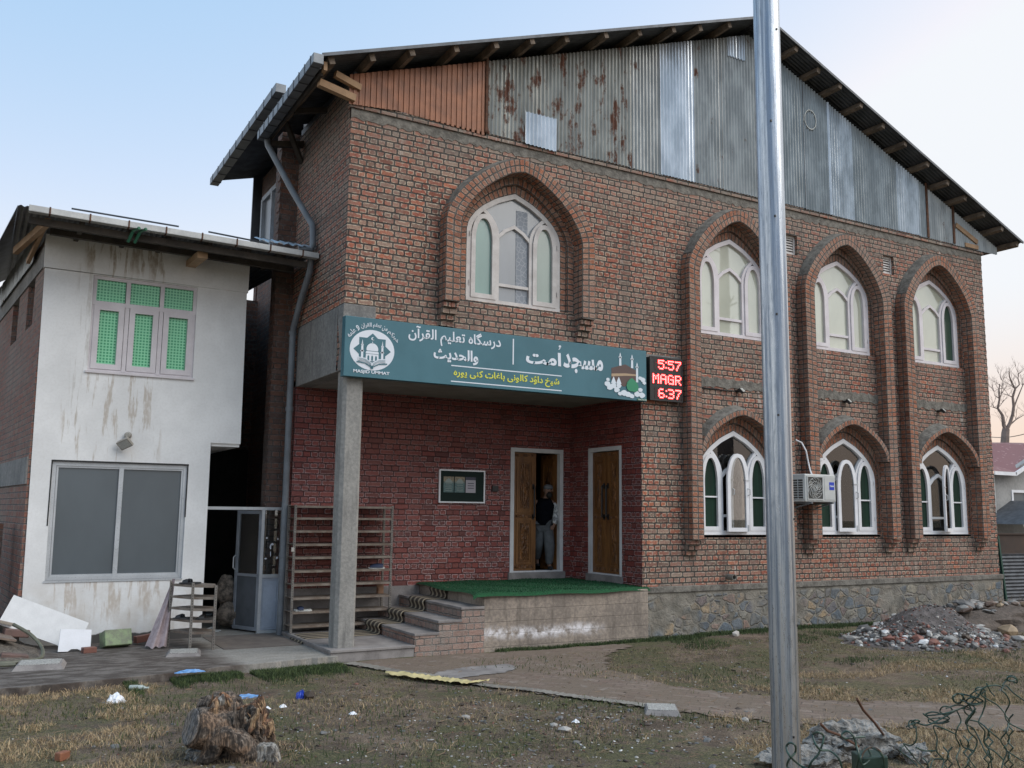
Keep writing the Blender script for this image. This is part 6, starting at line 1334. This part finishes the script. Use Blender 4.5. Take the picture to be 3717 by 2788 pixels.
# ---- tree stump
mb = MB(); blob(mb, (-.66, 3.1, .62), (.16, .14, .24), 3, .25, 1.5, 3); blob(mb, (-.62, 3.05, .28), (.20, .16, .20), 6, .25, 1.5, 3)
single('cloth_bundle', 'patterned brown cloth bundle piled inside the side entrance', 'bundle', plain('patterned_cloth', (.17, .14, .115), (.03, .026, .022), .9, scale=14, bump=.5), mb, smooth=True)
def SZ(x, y, d): return PD(600+x*.226, 2500+y*.226, d)
def woodmat(name, c1, c2, c3):
    g = G(name); P = g.pos(); n = g.noise(P, 9, 4, .6); n2 = g.noise(g.scl(P, 60, 60, 9), 1.0, 4, .6)
    c = g.mix(g.mr(n, .40, .56), c2, c1); c = g.mix(g.mr(g.noise(P, 6, 3), .52, .58, 0, .9), c, c3); c = g.mix(g.mr(n2, .42, .58, .75, 0), c, tuple(q*.35 for q in c2)); c = g.mix(g.mr(n2, .6, .7, 0, .5), c, (.36, .30, .24)); g.set(c, .9); g.bump(g.m('ADD', n2, n), .8, .015); return g.mat
M['stump'] = woodmat('weathered_stump', (.18, .14, .11), (.045, .034, .027), (.20, .13, .085)); M['cut'] = woodmat('sawn_wood_face', (.20, .185, .175), (.09, .08, .075), (.27, .22, .18)); M['greywood'] = woodmat('silvered_wood', (.33, .315, .29), (.12, .11, .10), (.27, .23, .18)); M['redwood'] = woodmat('rotten_red_wood', (.28, .15, .085), (.09, .05, .032), (.38, .25, .14))
st = empty('tree_stump', (0, 0, 0)); tag(st, 'uprooted tree stump with a sawn log end and rotten splintered roots in the left foreground', 'stump')
SDp = 7.35
FH = Vector((sy, cy, 0)); ZZ = Vector((0, 0, 1))
ax = (RT0*.74+FH*.60-ZZ*.22).normalized(); a = SZ(420, 610, SDp-.22)
mb = MB(); mb.lathe(a, [(0, 0), (.135, 0), (.15, .012)]+[(.150+.02*t, .03+.36*t) for t in [i/14 for i in range(15)]]+[(0, .5)], 40, axis=ax); jag(mb, .028, 6); mb.build('log', M['stump'], st)
mb = MB(); mb.lathe(a-ax*.016, [(0, 0), (.05, 0), (.09, .001), (.130, 0), (.137, .008), (.12, .03)], 40, axis=ax); jag(mb, .012, 6); mb.build('sawn_face', M['cut'], st)
for (p, rad, sd, m, dd, rz_) in (((860, 520), (.16, .15, .19), 2, 'stump', .05, .3), ((760, 330), (.10, .10, .10), 4, 'stump', .05, .2), ((960, 660), (.17, .14, .16), 6, 'stump', .02, -.2), ((1000, 300), (.035, .03, .10), 13, 'redwood', .0, -.6), ((1330, 640), (.14, .12, .14), 8, 'stump', .08, .2), ((1450, 520), (.08, .08, .13), 10, 'stump', .04, .1), ((1525, 400), (.045, .05, .12), 3, 'redwood', .02, -.1), ((1590, 640), (.07, .07, .07), 5, 'redwood', .0, .5), ((1500, 760), (.10, .09, .11), 12, 'stump', .0, .1), ((1180, 1180), (.20, .16, .14), 14, 'stump', -.05, 0), ((1420, 1080), (.10, .12, .16), 16, 'stump', -.05, .1), ((620, 1130), (.13, .09, .05), 7, 'greywood', -.1, .3)):
    mb = MB(); blob(mb, SZ(p[0], p[1], SDp+dd), rad, sd, .42, 1.7, 4, camrot @ Matrix.Rotation(rz_, 3, 'Y'), ridge=True); jag(mb, .03, 14, sd); mb.build('root_wood', M[m], st)
def limb(pts, rs, m, k, f=9, flat=1.0, o=0):
    mb = MB(); q = cr_spline([tuple(SZ(x, y, SDp+d)) for x, y, d in pts], 5); R_ = cr_spline([(r, 0) for r in rs], 5); mb.tube(q, [r[0] for r in R_], 14); jag(mb, k, f, o); return mb.build('root_wood', M[m], st)
limb([(600, 1230, -.2), (740, 1010, -.24), (850, 830, -.24), (1000, 760, -.22), (1150, 830, -.2), (1280, 960, -.18), (1330, 1130, -.16), (1340, 1300, -.15)], [.05, .07, .075, .085, .09, .085, .08, .08], 'stump', .035, 10)
limb([(1180, 760, -.02), (1170, 560, -.02), (1185, 400, 0), (1195, 290, 0)], [.07, .06, .05, .03], 'stump', .02, 16, o=3)
limb([(1240, 480, -.02), (1330, 500, -.02), (1440, 540, -.02)], [.025, .03, .02], 'greywood', .012, 20)
for (p0_, p1_, wq, oq) in (((1500, 900), (1650, 1420), .075, 5), ((1640, 900), (1800, 1420), .07, 8)):
    mb = MB(); A_, B_ = SZ(*p0_, SDp-.14), SZ(*p1_, SDp-.12); mb.tube([A_.lerp(B_, i/10) for i in range(11)], [wq*.75, wq*.9]+[wq]*9, 6); jag(mb, .012, 16, oq); mb.build('root_wood', M['greywood'], st)
for k in range(16):
    x, y, L, w_s = [(700, 420, .20, .05), (780, 380, .22, .06), (860, 360, .24, .07), (930, 400, .2, .05), (1000, 470, .18, .05), (820, 520, .22, .06), (1080, 620, .2, .06), (1290, 620, .16, .05), (1360, 560, .17, .05), (1430, 500, .18, .05), (1500, 560, .16, .05), (1560, 700, .13, .04), (1400, 720, .16, .05), (760, 560, .2, .05), (1140, 480, .24, .05), (1210, 520, .22, .05)][k]
    mb = MB(); p = SZ(x, y, SDp-.12+rw.uniform(-.04, .08)); dv = (ZZ+RT0*rw.uniform(-.45, .45)+FH*rw.uniform(-.3, .2)).normalized(); sv = dv.cross(FH).normalized(); n_ = 8; pr_ = None
    mb.tube([p+dv*L*(i/n_-.5)+sv*rw.uniform(-.006, .006) for i in range(n_+1)], [w_s*.55*(1-.55*abs(i/n_-.35))*rw.uniform(.7, 1.1) for i in range(n_)]+[.008], 7); jag(mb, .012, 22, k); mb.build('root_wood', M['greywood' if k % 5 == 2 else 'redwood' if k % 4 == 1 else 'stump'], st)
for k in range(9):
    x, y = [(740, 250), (860, 230), (1010, 230), (1520, 300), (1560, 480), (1650, 640), (1210, 300), (1390, 480), (1620, 740)][k]; p = SZ(x, y, SDp-.05); mb = MB(); d = Vector((rw.uniform(-.5, .5), rw.uniform(-.3, .3), rw.uniform(.2, 1))).normalized(); L = rw.uniform(.05, .10); mb.tube([p-d*.03, p+d*L*.4, p+d*L], [.016, .010, .002], 5); mb.build('splinter', M['redwood'], st)
mb = MB(); c = PD(810, 2880, 5.2); c.z = .20; blob(mb, (c.x, c.y, .02), (.34, .28, .385), 3, .02, 1, 4, camrot); single('grey_tub', 'upturned smooth grey tub whose rim just shows at the bottom edge below the stump', 'tub', plain('grey_plastic_tub', (.22, .22, .23), (.17, .17, .18), .5, bump=.05), mb, smooth=True)
mb = MB(); p = GP(225, 2760); mb.T = Matrix.Translation((p.x, p.y, p.z+.03)) @ Matrix.Rotation(.7, 4, 'Z'); mb.box((-.05, -.03, -.03), (.05, .03, .035)); single('brick_piece', 'small orange brick bit in the straw at the bottom left corner', 'brick', plain('orange_brick', (.30, .12, .06), (.2, .08, .045)), mb, bevel=.008)
for (px, py, s, lab) in ((2705, 2620, .06, 'pale stone in the grass left of the steel pole'), (1690, 2610, .055, 'grey flat stone in the middle of the yard'), (2050, 2655, .07, 'pair of pale grey stones in the lower middle of the yard'), (2010, 2640, .05, 'brownish stone touching the pale pair in the lower middle')):
    p = GP(px, py); mb = MB(); rock(mb, p+Vector((0, 0, .015)), s, rw, .5); single('stone', lab, 'stone', chipm[0], mb, bevel=.004)
# ================================================================= RUBBLE HEAP AND STONES ON THE RIGHT
rh = random.Random(31); mb = MB(); n = 44; HC = (9.0, -2.15); HG = {}
def hz(x, y):
    u, v = (x-HC[0])/1.25, (y-HC[1])/.95; r2 = u*u+v*v
    return .58*math.exp(-r2*1.9)*(1+.25*mnoise.noise((x*2, y*2, 2)))-.03
for i in range(n+1):
    for j in range(n+1): x, y = HC[0]-2.0+4.0*i/n, HC[1]-1.5+3.0*j/n; HG[i, j] = mb.av((x, y, gz(x, y)+hz(x, y)+.02*mnoise.noise((x*9, y*9, 0))))
for i in range(n):
    for j in range(n): mb.f.append([HG[i, j], HG[i+1, j], HG[i+1, j+1], HG[i, j+1]]); mb.m.append(0); mb.uv.append([(0, 0)]*4)
heap = single('rubble_heap', 'mound of grey brown soil strewn with brick bits near the stone plinth on the right', 'heap', plain('grey_soil', (.15, .13, .125), (.065, .055, .05), .95, scale=9, bump=1.0, dist=.03), mb, smooth=True, merge=False, fixn=False)
mb = MB()
for k in range(2600):
    a = rh.uniform(0, 6.28); r_ = rh.gauss(.92, .20) if k % 3 else rh.uniform(0, 1.1); x, y = HC[0]+1.1*r_*math.cos(a), HC[1]+.85*r_*math.sin(a)
    
    if r_ < .62 and rh.random() < .6: continue
    s = rh.uniform(.008, .034)*(1.7 if r_ > .8 else .8)*(2.2 if rh.random() < .07 else 1); t = rh.random(); rock(mb, (x, y, gz(x, y)+max(hz(x, y), 0)+s*.2), s, rh, .6, 1 if t < .24 else 0 if t < .42 else 2 if t < .80 else 3 if t < .95 else 4)
o = mb.build('heap_rubble', chipm, None, merge=False, fixn=False); o['kind'] = 'stuff'; o['label'] = 'small brick bits, stone and white scraps covering the rubble heap'
for k, (x, y, s, fl, mi, lab) in enumerate(((7.72, -1.72, .15, .6, 0, 'pale squarish stone block at the left foot of the rubble heap'), (7.62, -1.95, .09, .6, 0, 'smaller pale stone in front of the squarish block'), (10.4, -2.75, .14, .5, 0, 'pale flat stone block at the right foot of the rubble heap'), (10.1, -3.1, .08, .6, 0, 'round grey stone lying in the grass right of the rubble heap'), (6.5, -.5, .10, .6, 0, 'pale stone against the plinth, first one right of the steel pole'), (7.6, -.55, .09, .6, 0, 'stone in the grass at the plinth left of the rubble heap'))):
    mb = MB(); rock(mb, (x, y, gz(x, y)+s*.35), s, rh, fl); single('stone', lab, 'stone', chipm[mi], mb, bevel=.006)
stm = [plain('slab_stone', (.30, .29, .27), (.19, .18, .17), bump=.6), plain('ochre_stone', (.34, .25, .16), (.22, .16, .10), bump=.6), chipm[2], plain('brown_stone', (.20, .14, .11), (.12, .085, .065), bump=.6)]
for k in range(80):
    x = rh.uniform(10.3, 13.8); y = -1.3+rh.gauss(0, .42); s = rh.uniform(.07, .21); mb = MB(); q_h = 1-((x-11.8)/1.9)**2-((y+1.3)/.8)**2; rock(mb, (x, y, max(gz(x, y), .38*math.sqrt(max(0, q_h))-.05)+s*.22), s, rh, rh.uniform(.25, .6))
    o = single('broken_stone', 'one of the broken slabs and stones piled by the building corner on the right', 'stone', stm[k % 4], mb, group='broken stones piled by the right corner', bevel=.008)
mb = MB(); blob(mb, (11.8, -1.3, -.05), (1.9, .8, .38), 44, .3, 2, 4); single('stone_bed', 'earth bank under the broken stones at the right corner', 'earth', plain('brown_earth', (.14, .11, .09), (.07, .055, .045), .95, scale=14, bump=1.0, dist=.03), mb, smooth=True)
# dry weeds at the right corner
mb = MB()
for k in range(120):
    x, y = rh.gauss(13.6, .7), rh.gauss(-.6, .35); p = Vector((x, y, gz(x, y))); d = Vector((rh.uniform(-.7, .7), rh.uniform(-.7, .3), 1)).normalized(); L = rh.uniform(.2, .75); q = p+d*L*.5; r_ = q+Vector((rh.uniform(-.3, .3), rh.uniform(-.2, .2), rh.uniform(-.05, .3)))*L; mb.tube([p, q, r_], [.006, .004, .002], 4)
o = mb.build('dry_weeds', plain('dry_twigs', (.15, .12, .09), (.08, .06, .045)), None, merge=False, fixn=False); o['kind'] = 'stuff'; o['label'] = 'tangle of dry weeds at the right building corner'
# ================================================================= SHEET FENCE ON THE RIGHT
fe = empty('sheet_fence', (0, 0, 0)); tag(fe, 'fence of dark corrugated and rusty plain sheets beside the right building corner', 'fence')
mb = MB(); prev = None
for i in range(170):
    z = -.3+1.38*i/169; yy = 1.20+.014*math.sin(z*2*math.pi/.078); 
    if prev: mb.face([(14.3, prev[1], prev[0]), (22, prev[1]-.8, prev[0]), (22, yy-.8, z), (14.3, yy, z)])
    prev = (z, yy)
mb.build('corrugated_sheet', plain('dark_corrugated', (.10, .11, .125), (.055, .06, .07), .6, .2), fe, smooth=True, fixn=False)
mb = MB(); mb.face([(14.3, 1.24, 1.02), (22, .44, 1.02), (22, .44, 1.52), (14.3, 1.24, 1.52)]); mb.beam((14.3, 1.22, 1.52), (22, .42, 1.52), .03, .03); mb.beam((14.3, 1.22, 1.09), (22, .42, 1.09), .03, .03); mb.build('plain_sheet', plain('rusty_dark_sheet', (.075, .045, .033), (.04, .03, .025), .8, scale=2), fe)
mb = MB(); mb.beam((15.95, 1.0, -.2), (15.75, 1.0, 1.48), .05, .05, up=(0, 1, 0)); mb.build('post', flat('green_post', (.015, .06, .045), .5), fe)
# ================================================================= HOUSE, TREE, WIRE AND SHRUBS BEYOND
hs = empty('distant_house', (0, 0, 0)); tag(hs, 'grey block house with red tiled roof and white fascia beyond the right corner', 'house')
mb = MB(); mb.plate([(35.6, -1), (44, -1), (44, 4.3), (41, 5.6), (36.7, 3.85), (35.6, 3.85)], [[(37.05, 2.3), (38.2, 2.3), (38.2, 3.1), (37.05, 3.1)]], FY(14), .3); mb.box((35.6, 14.3, -1), (44, 22, 3.8)); mb.build('wall', plain('grey_block_wall', (.36, .35, .335), (.25, .245, .235), .9, scale=1.0, fine=8), hs)
g = G('red_roof_tiles'); P = g.pos(); v = g.n('TexVoronoi', {'Vector': g.scl(P, 1.1, 1.1, 1.6), 'Scale': 3.4}); g.set(g.mix(g.mr(v.outputs['Distance'], .18, .26), (.30, .17, .17), (.16, .05, .05)), .5); M['tiles'] = g.mat
mb = MB(); mb.face([(35.2, 13.6, 3.95), (37.0, 13.6, 3.95), (41, 13.6, 5.75), (44.5, 15.5, 5.6), (44.5, 18, 5.9), (35.4, 18, 5.55)]); mb.face([(35.2, 13.6, 3.95), (35.4, 18, 5.55), (35.2, 22, 3.95)]); rt = mb.build('roof', M['tiles'], hs, fixn=False)
mb = MB(); mb.beam((35.15, 13.55, 3.86), (36.75, 13.55, 3.86), .05, .16); mb.beam((36.7, 13.55, 3.86), (41, 13.55, 5.68), .05, .18); mb.build('fascia', M['whitepaint'], hs)
mb = MB(); bar(mb, [(37.05, 2.3), (38.2, 2.3), (38.2, 3.1), (37.05, 3.1)], .12, 13.97, .1, closed=True); wd = mb.build('window', M['whitepaint'], hs); mb = MB(); mb.box((37.05, 14.05, 2.3), (38.2, 14.1, 3.1)); mb.build('pane', M['smoke'], wd)
mb = MB(); mb.beam((34.6, 12.0, 1.55), (36.9, 12.0, 2.55), .1, .14); mb.beam((36.9, 12.0, 2.55), (39.2, 12.0, 1.55), .1, .14); mb.build('porch_fascia', M['whitepaint'], hs); mb = MB(); mb.face([(34.5, 11.9, 1.62), (36.9, 11.9, 2.66), (36.9, 14, 2.66), (34.5, 14, 1.62)]); mb.face([(36.9, 11.9, 2.66), (39.3, 11.9, 1.62), (39.3, 14, 1.62), (36.9, 14, 2.66)]); mb.build('porch_roof', M['roofsheet'], hs)
mb = MB(); mb.box((34.9, 12.0, -1), (35.0, 12.1, 1.6)); mb.box((36.2, 12.6, -1), (36.5, 12.9, 2.1)); mb.build('porch_post', M['dark'], hs); mb = MB(); mb.tube([(35.62, 13.93, 3.8), (35.62, 13.93, -.5)], .05, 8); mb.build('downpipe', M['gutterwhite'], hs)
M['bark'] = plain('grey_brown_bark', (.30, .23, .20), (.19, .145, .125), .9, scale=3, bump=.4)  # tone lightened, the haze of distance is put into the bark colour
def T6(x, y, d=52): return PD(3417+x*.6024, 1300+y*.6024, d)
def twigs(mb, p, d, L, r, lv, rnd, seg=4):
    if lv == 0 or L < .05: return
    q = p+d*L*.5+Vector((rnd.uniform(-1, 1), rnd.uniform(-1, 1), rnd.uniform(-.3, .6)))*L*.10; e = q+(d+Vector((rnd.uniform(-.3, .3), rnd.uniform(-.3, .3), rnd.uniform(-.1, .3)))).normalized()*L*.5
    mb.tube([p, q, e], [r, r*.75, r*.5], seg, cap=False)
    for k in range(rnd.choice((2, 2, 3))):
        nd = (d+Vector((rnd.uniform(-.9, .9), rnd.uniform(-.9, .9), rnd.uniform(-.3, .8)))).normalized(); twigs(mb, q.lerp(e, rnd.uniform(0, 1)), nd, L*rnd.uniform(.5, .75), r*.5, lv-1, rnd, seg)
bt_ = empty('bare_tree', (0, 0, 0)); tag(bt_, 'pollarded bare tree rising behind the red tiled roof on the right', 'tree')
rt_ = random.Random(6); mb = MB(); mb.tube([T6(370, 800), T6(375, 600), T6(382, 520), T6(386, 450), T6(390, 425)], [.32, .26, .23, .21, .19], 8); mb.tube([T6(378, 590), T6(360, 560), T6(342, 545)], [.12, .1, .09], 6); mb.build('trunk', M['bark'], bt_, smooth=True)
mb = MB(); limbs = [([(388, 440), (375, 405), (368, 345), (340, 303), (350, 250), (347, 190), (352, 155)], .15), ([(342, 305), (318, 298), (298, 292)], .05), ([(392, 430), (412, 395), (430, 340), (436, 290), (430, 235), (445, 185), (425, 150), (410, 110), (408, 78)], .15), ([(445, 185), (470, 160), (462, 120), (466, 95)], .07), ([(436, 300), (455, 250), (490, 165), (498, 150)], .07), ([(395, 440), (415, 400), (450, 370), (510, 335)], .09), ([(430, 235), (405, 225), (385, 195)], .05), ([(445, 185), (420, 165), (360, 130)], .04), ([(350, 250), (362, 215), (364, 170)], .05), ([(345, 240), (322, 225), (316, 200)], .04), ([(386, 450), (392, 420), (380, 405)], .12)]
for P_, r in limbs:
    q = [T6(x, y) for x, y in P_]; mb.tube(q, [r*.72*(1-.75*i/(len(q)-1)) for i in range(len(q))], 6)
    for k in range(5): i = rt_.randrange(len(q)//2, len(q)); twigs(mb, q[i], Vector((rt_.uniform(-1, 1), rt_.uniform(-.5, .5), rt_.uniform(.2, 1))).normalized(), .6, .014, 3, rt_)
mb.build('crown', M['bark'], bt_, smooth=True, merge=False, fixn=False)
for k, (x, y, h, lab) in enumerate(((34.2, 10.6, 1.0, 'bare shrub in front of the grey house, left one'), (36.2, 10.2, 1.3, 'larger bare shrub in front of the grey house, right one'))):
    sh = empty('bare_shrub', (0, 0, 0)); tag(sh, lab, 'shrub'); mb = MB()
    for q in range(9): twigs(mb, Vector((x+rt_.uniform(-.3, .3), y, .2)), Vector((rt_.uniform(-.7, .7), rt_.uniform(-.4, .4), 1)).normalized(), h*rt_.uniform(.7, 1.2), .03, 5, rt_, 3)
    mb.build('branches', M['bark'], sh, merge=False, fixn=False)
    mb = MB(); mb.tube([(x, y, -.5), (x+.1, y, .3), (x+.3, y, .9)], [.13, .12, .05], 6); mb.build('trunk', M['bark'], sh)
mb = MB(); a, b = T6(250, 470, 60), T6(620, 420, 45); mb.tube([a+(b-a)*t+Vector((0, 0, -.25*math.sin(math.pi*t))) for t in [i/12 for i in range(13)]], .022, 6); single('overhead_wire', 'thin black overhead wire crossing before the bare tree', 'wire', M['black'], mb)
# tree standing opposite the building (seen mirrored in the upper window)
ot = empty('bare_tree', (0, 0, 0)); tag(ot, 'lopped bare tree across the yard, mirrored in the upper window beside the pole', 'tree'); mb = MB(); D0 = Vector((18.2, -12.2, 0))
for P_, r in (([(0, 0, -.2), (.2, 0, 4), (0, 0, 7.6), (.5, 0, 8.6), (1.0, 0, 9.8), (1.2, 0, 11.4), (1.0, 0, 12.6)], .32), ([(.1, 0, 7.0), (-.6, 0, 8.2), (-.9, 0, 9.0)], .12), ([(.9, 0, 9.6), (.2, 0, 9.0), (0, 0, 8.3)], .14), ([(1.2, 0, 11.4), (.7, 0, 12.4), (.3, 0, 13.6)], .08), ([(1.0, 0, 12.2), (1.3, .2, 13.4), (1.25, .2, 14.6)], .1)):
    q = [D0+Vector((p[0]*.74, -p[0]*.66, p[2])) for p in P_]; mb.tube(q, [r*(1-.6*i/(len(q)-1)) for i in range(len(q))], 7)
    for k in range(8): i = rt_.randrange(1, len(q)); twigs(mb, q[i], Vector((rt_.uniform(-1, 1), rt_.uniform(-1, 1), rt_.uniform(.2, 1))).normalized(), .5, .05, 2, rt_)
mb.build('trunk', M['bark'], ot, smooth=True, merge=False, fixn=False)
# ================================================================= PERSON IN THE DOORWAY
def skin(name, verts, edges, radii, mat, parent, root=0, sub=2):
    me = bpy.data.meshes.new(name); bm = bmesh.new(); ly = bm.verts.layers.skin.verify(); vs = []
    for i, (p, r) in enumerate(zip(verts, radii)):
        v = bm.verts.new(p); vs.append(v); v[ly].radius = (r, r) if not isinstance(r, tuple) else r; v[ly].use_root = (i == root)
    for a, b in edges: bm.edges.new((vs[a], vs[b]))
    bm.to_mesh(me); bm.free(); o = bpy.data.objects.new(name, me); COL.objects.link(o); m1_ = o.modifiers.new('k', 'SKIN'); m1_.use_smooth_shade = True; m1_.branch_smoothing = .3; s_ = o.modifiers.new('s', 'SUBSURF'); s_.levels = sub; s_.render_levels = sub
    bpy.context.view_layer.update(); me2 = bpy.data.meshes.new_from_object(o.evaluated_get(bpy.context.evaluated_depsgraph_get())); bpy.data.objects.remove(o)
    me2.materials.clear(); me2.materials.append(mat); me2.name = name; me2.polygons.foreach_set('use_smooth', [True]*len(me2.polygons)); o = bpy.data.objects.new(name, me2); COL.objects.link(o); o.parent = parent; return o
skn = flat('skin', (.24, .14, .10), .6); nvy = plain('navy_padded_vest', (.004, .005, .009), (.002, .003, .005), .9, scale=20, bump=.3, spec=.1); gre = plain('grey_cotton', (.11, .12, .13), (.07, .075, .082), .9, scale=7, bump=.6, dist=.02, local=True); g = G('patterned_sleeve'); P = g.pos(); g.set(g.mix(g.mr(g.noise(P, 26, 3), .45, .55), (.20, .21, .22), (.50, .51, .51)), .9); slv = g.mat; blk = flat('black_hair', (.012, .01, .009), .8)
pe = empty('person', (4.60, 2.27, .885), 0); tag(pe, 'bearded man in a dark vest and grey baggy trousers stepping out of the carved doorway', 'person')
pe.rotation_euler = (0, 0, R(-22)); pe.scale = (.89, .89, .89)
J = {'pelvis': (0, .02, .90), 'belly': (.0, 0, 1.05), 'chest': (.02, -.03, 1.24), 'neck0': (.04, -.07, 1.39), 'neck': (.055, -.11, 1.45), 'sL': (.19, -.03, 1.33), 'eL': (.25, -.02, 1.06), 'wL': (.20, -.16, .88), 'sR': (-.17, -.02, 1.33), 'eR': (-.235, .07, 1.08), 'wR': (-.20, .02, .87),
     'hL': (.085, .0, .86), 'kL': (.11, -.13, .48), 'aL': (.12, -.06, .09), 'tL': (.13, -.20, .03), 'hR': (-.085, .03, .86), 'kR': (-.09, -.03, .50), 'aR': (-.08, .20, .20), 'tR': (-.08, .13, .07)}
N_ = list(J); ix = {k: i for i, k in enumerate(N_)}; RD = {'pelvis': .13, 'belly': .12, 'chest': .13, 'neck0': .07, 'neck': .055, 'sL': .06, 'eL': .043, 'wL': .027, 'sR': .06, 'eR': .043, 'wR': .027, 'hL': .09, 'kL': .06, 'aL': .04, 'tL': .03, 'hR': .09, 'kR': .06, 'aR': .04, 'tR': .03}
EG = [('pelvis', 'belly'), ('belly', 'chest'), ('chest', 'neck0'), ('neck0', 'neck'), ('chest', 'sL'), ('sL', 'eL'), ('eL', 'wL'), ('chest', 'sR'), ('sR', 'eR'), ('eR', 'wR'), ('pelvis', 'hL'), ('hL', 'kL'), ('kL', 'aL'), ('aL', 'tL'), ('pelvis', 'hR'), ('hR', 'kR'), ('kR', 'aR'), ('aR', 'tR')]
verts = [J[k] for k in N_]; rad = [RD[k] for k in N_]; edges = [(ix[a], ix[b]) for a, b in EG]
# head and hands join the same body
hc = Vector((.075, -.155, 1.555)); verts += [(.062, -.125, 1.50), tuple(hc), tuple(hc+Vector((.0, .02, .075)))]; rad += [.062, .088, .07]; nb = len(verts); edges += [(ix['neck'], nb-3), (nb-3, nb-2), (nb-2, nb-1)]
for wk, dirv in (('wL', Vector((-.05, -.08, -.06))), ('wR', Vector((.0, -.03, -.1)))):
    w0 = Vector(J[wk]); pm_ = w0+dirv*.6; verts.append(tuple(pm_)); rad.append(.030); pi_ = len(verts)-1; edges.append((ix[wk], pi_)); side = dirv.cross(Vector((0, 0, 1))).normalized()
    for f in range(4):
        L = (.055, .068, .072, .06)[f]; b0 = pm_+side*(.027-.018*f)+dirv.normalized()*.03; b1 = b0+dirv.normalized()*L*.5+Vector((0, -.008, 0)); b2 = b1+(dirv.normalized()+Vector((0, .3, -.4))).normalized()*L*.5
        for q, r in ((b0, .0105), (b1, .0095), (b2, .008)): verts.append(tuple(q)); rad.append(r)
        k = len(verts); edges += [(pi_, k-3), (k-3, k-2), (k-2, k-1)]
    t0 = pm_+side*.035; t1 = t0+side*.02+dirv.normalized()*.03; verts += [tuple(t0), tuple(t1)]; rad += [.012, .009]; k = len(verts); edges += [(pi_, k-2), (k-2, k-1)]
skin('body', verts, edges, rad, skn, pe, 0, 1)
def sub_skin(name, keys, r, mat, extra=()): ks = list(keys); skin(name, [J[k] for k in ks]+[e[0] for e in extra], [(ks.index(a), ks.index(b)) for a, b in EG if a in ks and b in ks]+[(ks.index(e[2]), len(ks)+i) for i, e in enumerate(extra)], list(r)+[e[1] for e in extra], mat, pe)
sub_skin('vest', ('belly', 'chest', 'pelvis', 'neck0'), (.19, .20, .185, .13), nvy, [((.17, -.03, 1.325), .118, 'chest'), ((-.16, -.02, 1.325), .118, 'chest')])
for s in 'LR': sub_skin('sleeve', ('s'+s, 'e'+s, 'w'+s), (.088, .072, .05), slv)
sub_skin('trousers', ('pelvis', 'hL', 'kL', 'aL', 'hR', 'kR', 'aR'), (.15, .125, .115, .075, .12, .11, .07), gre)
for s in 'LR':
    mb = MB(); t = Vector(J['t'+s]); blob(mb, (t.x, t.y+.06, t.z+.01), (.05, .13, .04), 2, .05, 1, 3); mb.build('shoe', bk_, pe, smooth=True)
mb = MB(); blob(mb, hc+Vector((.010, -.052, -.098)), (.058, .05, .062), 5, .12, 3, 3); mb.build('beard', blk, pe, smooth=True)
mb = MB(); blob(mb, hc+Vector((0, .02, .055)), (.095, .10, .065), 3, .03, 1, 3); mb.build('cap', flat('grey_cap', (.12, .125, .135), .9), pe, smooth=True)
mb = MB(); blob(mb, hc+Vector((.012, -.098, -.018)), (.014, .020, .024), 1, 0, 1, 2); blob(mb, hc+Vector((-.088, 0, -.005)), (.012, .02, .03), 1, 0, 1, 2); blob(mb, hc+Vector((.088, .01, -.005)), (.012, .02, .03), 1, 0, 1, 2); mb.build('nose_and_ears', skn, pe, smooth=True)
mb = MB()
for s in (-.03, .035): blob(mb, hc+Vector((s+.008, -.086, .016)), (.015, .008, .008), 1, 0, 1, 2)
mb.build('eyes', blk, pe, smooth=True)
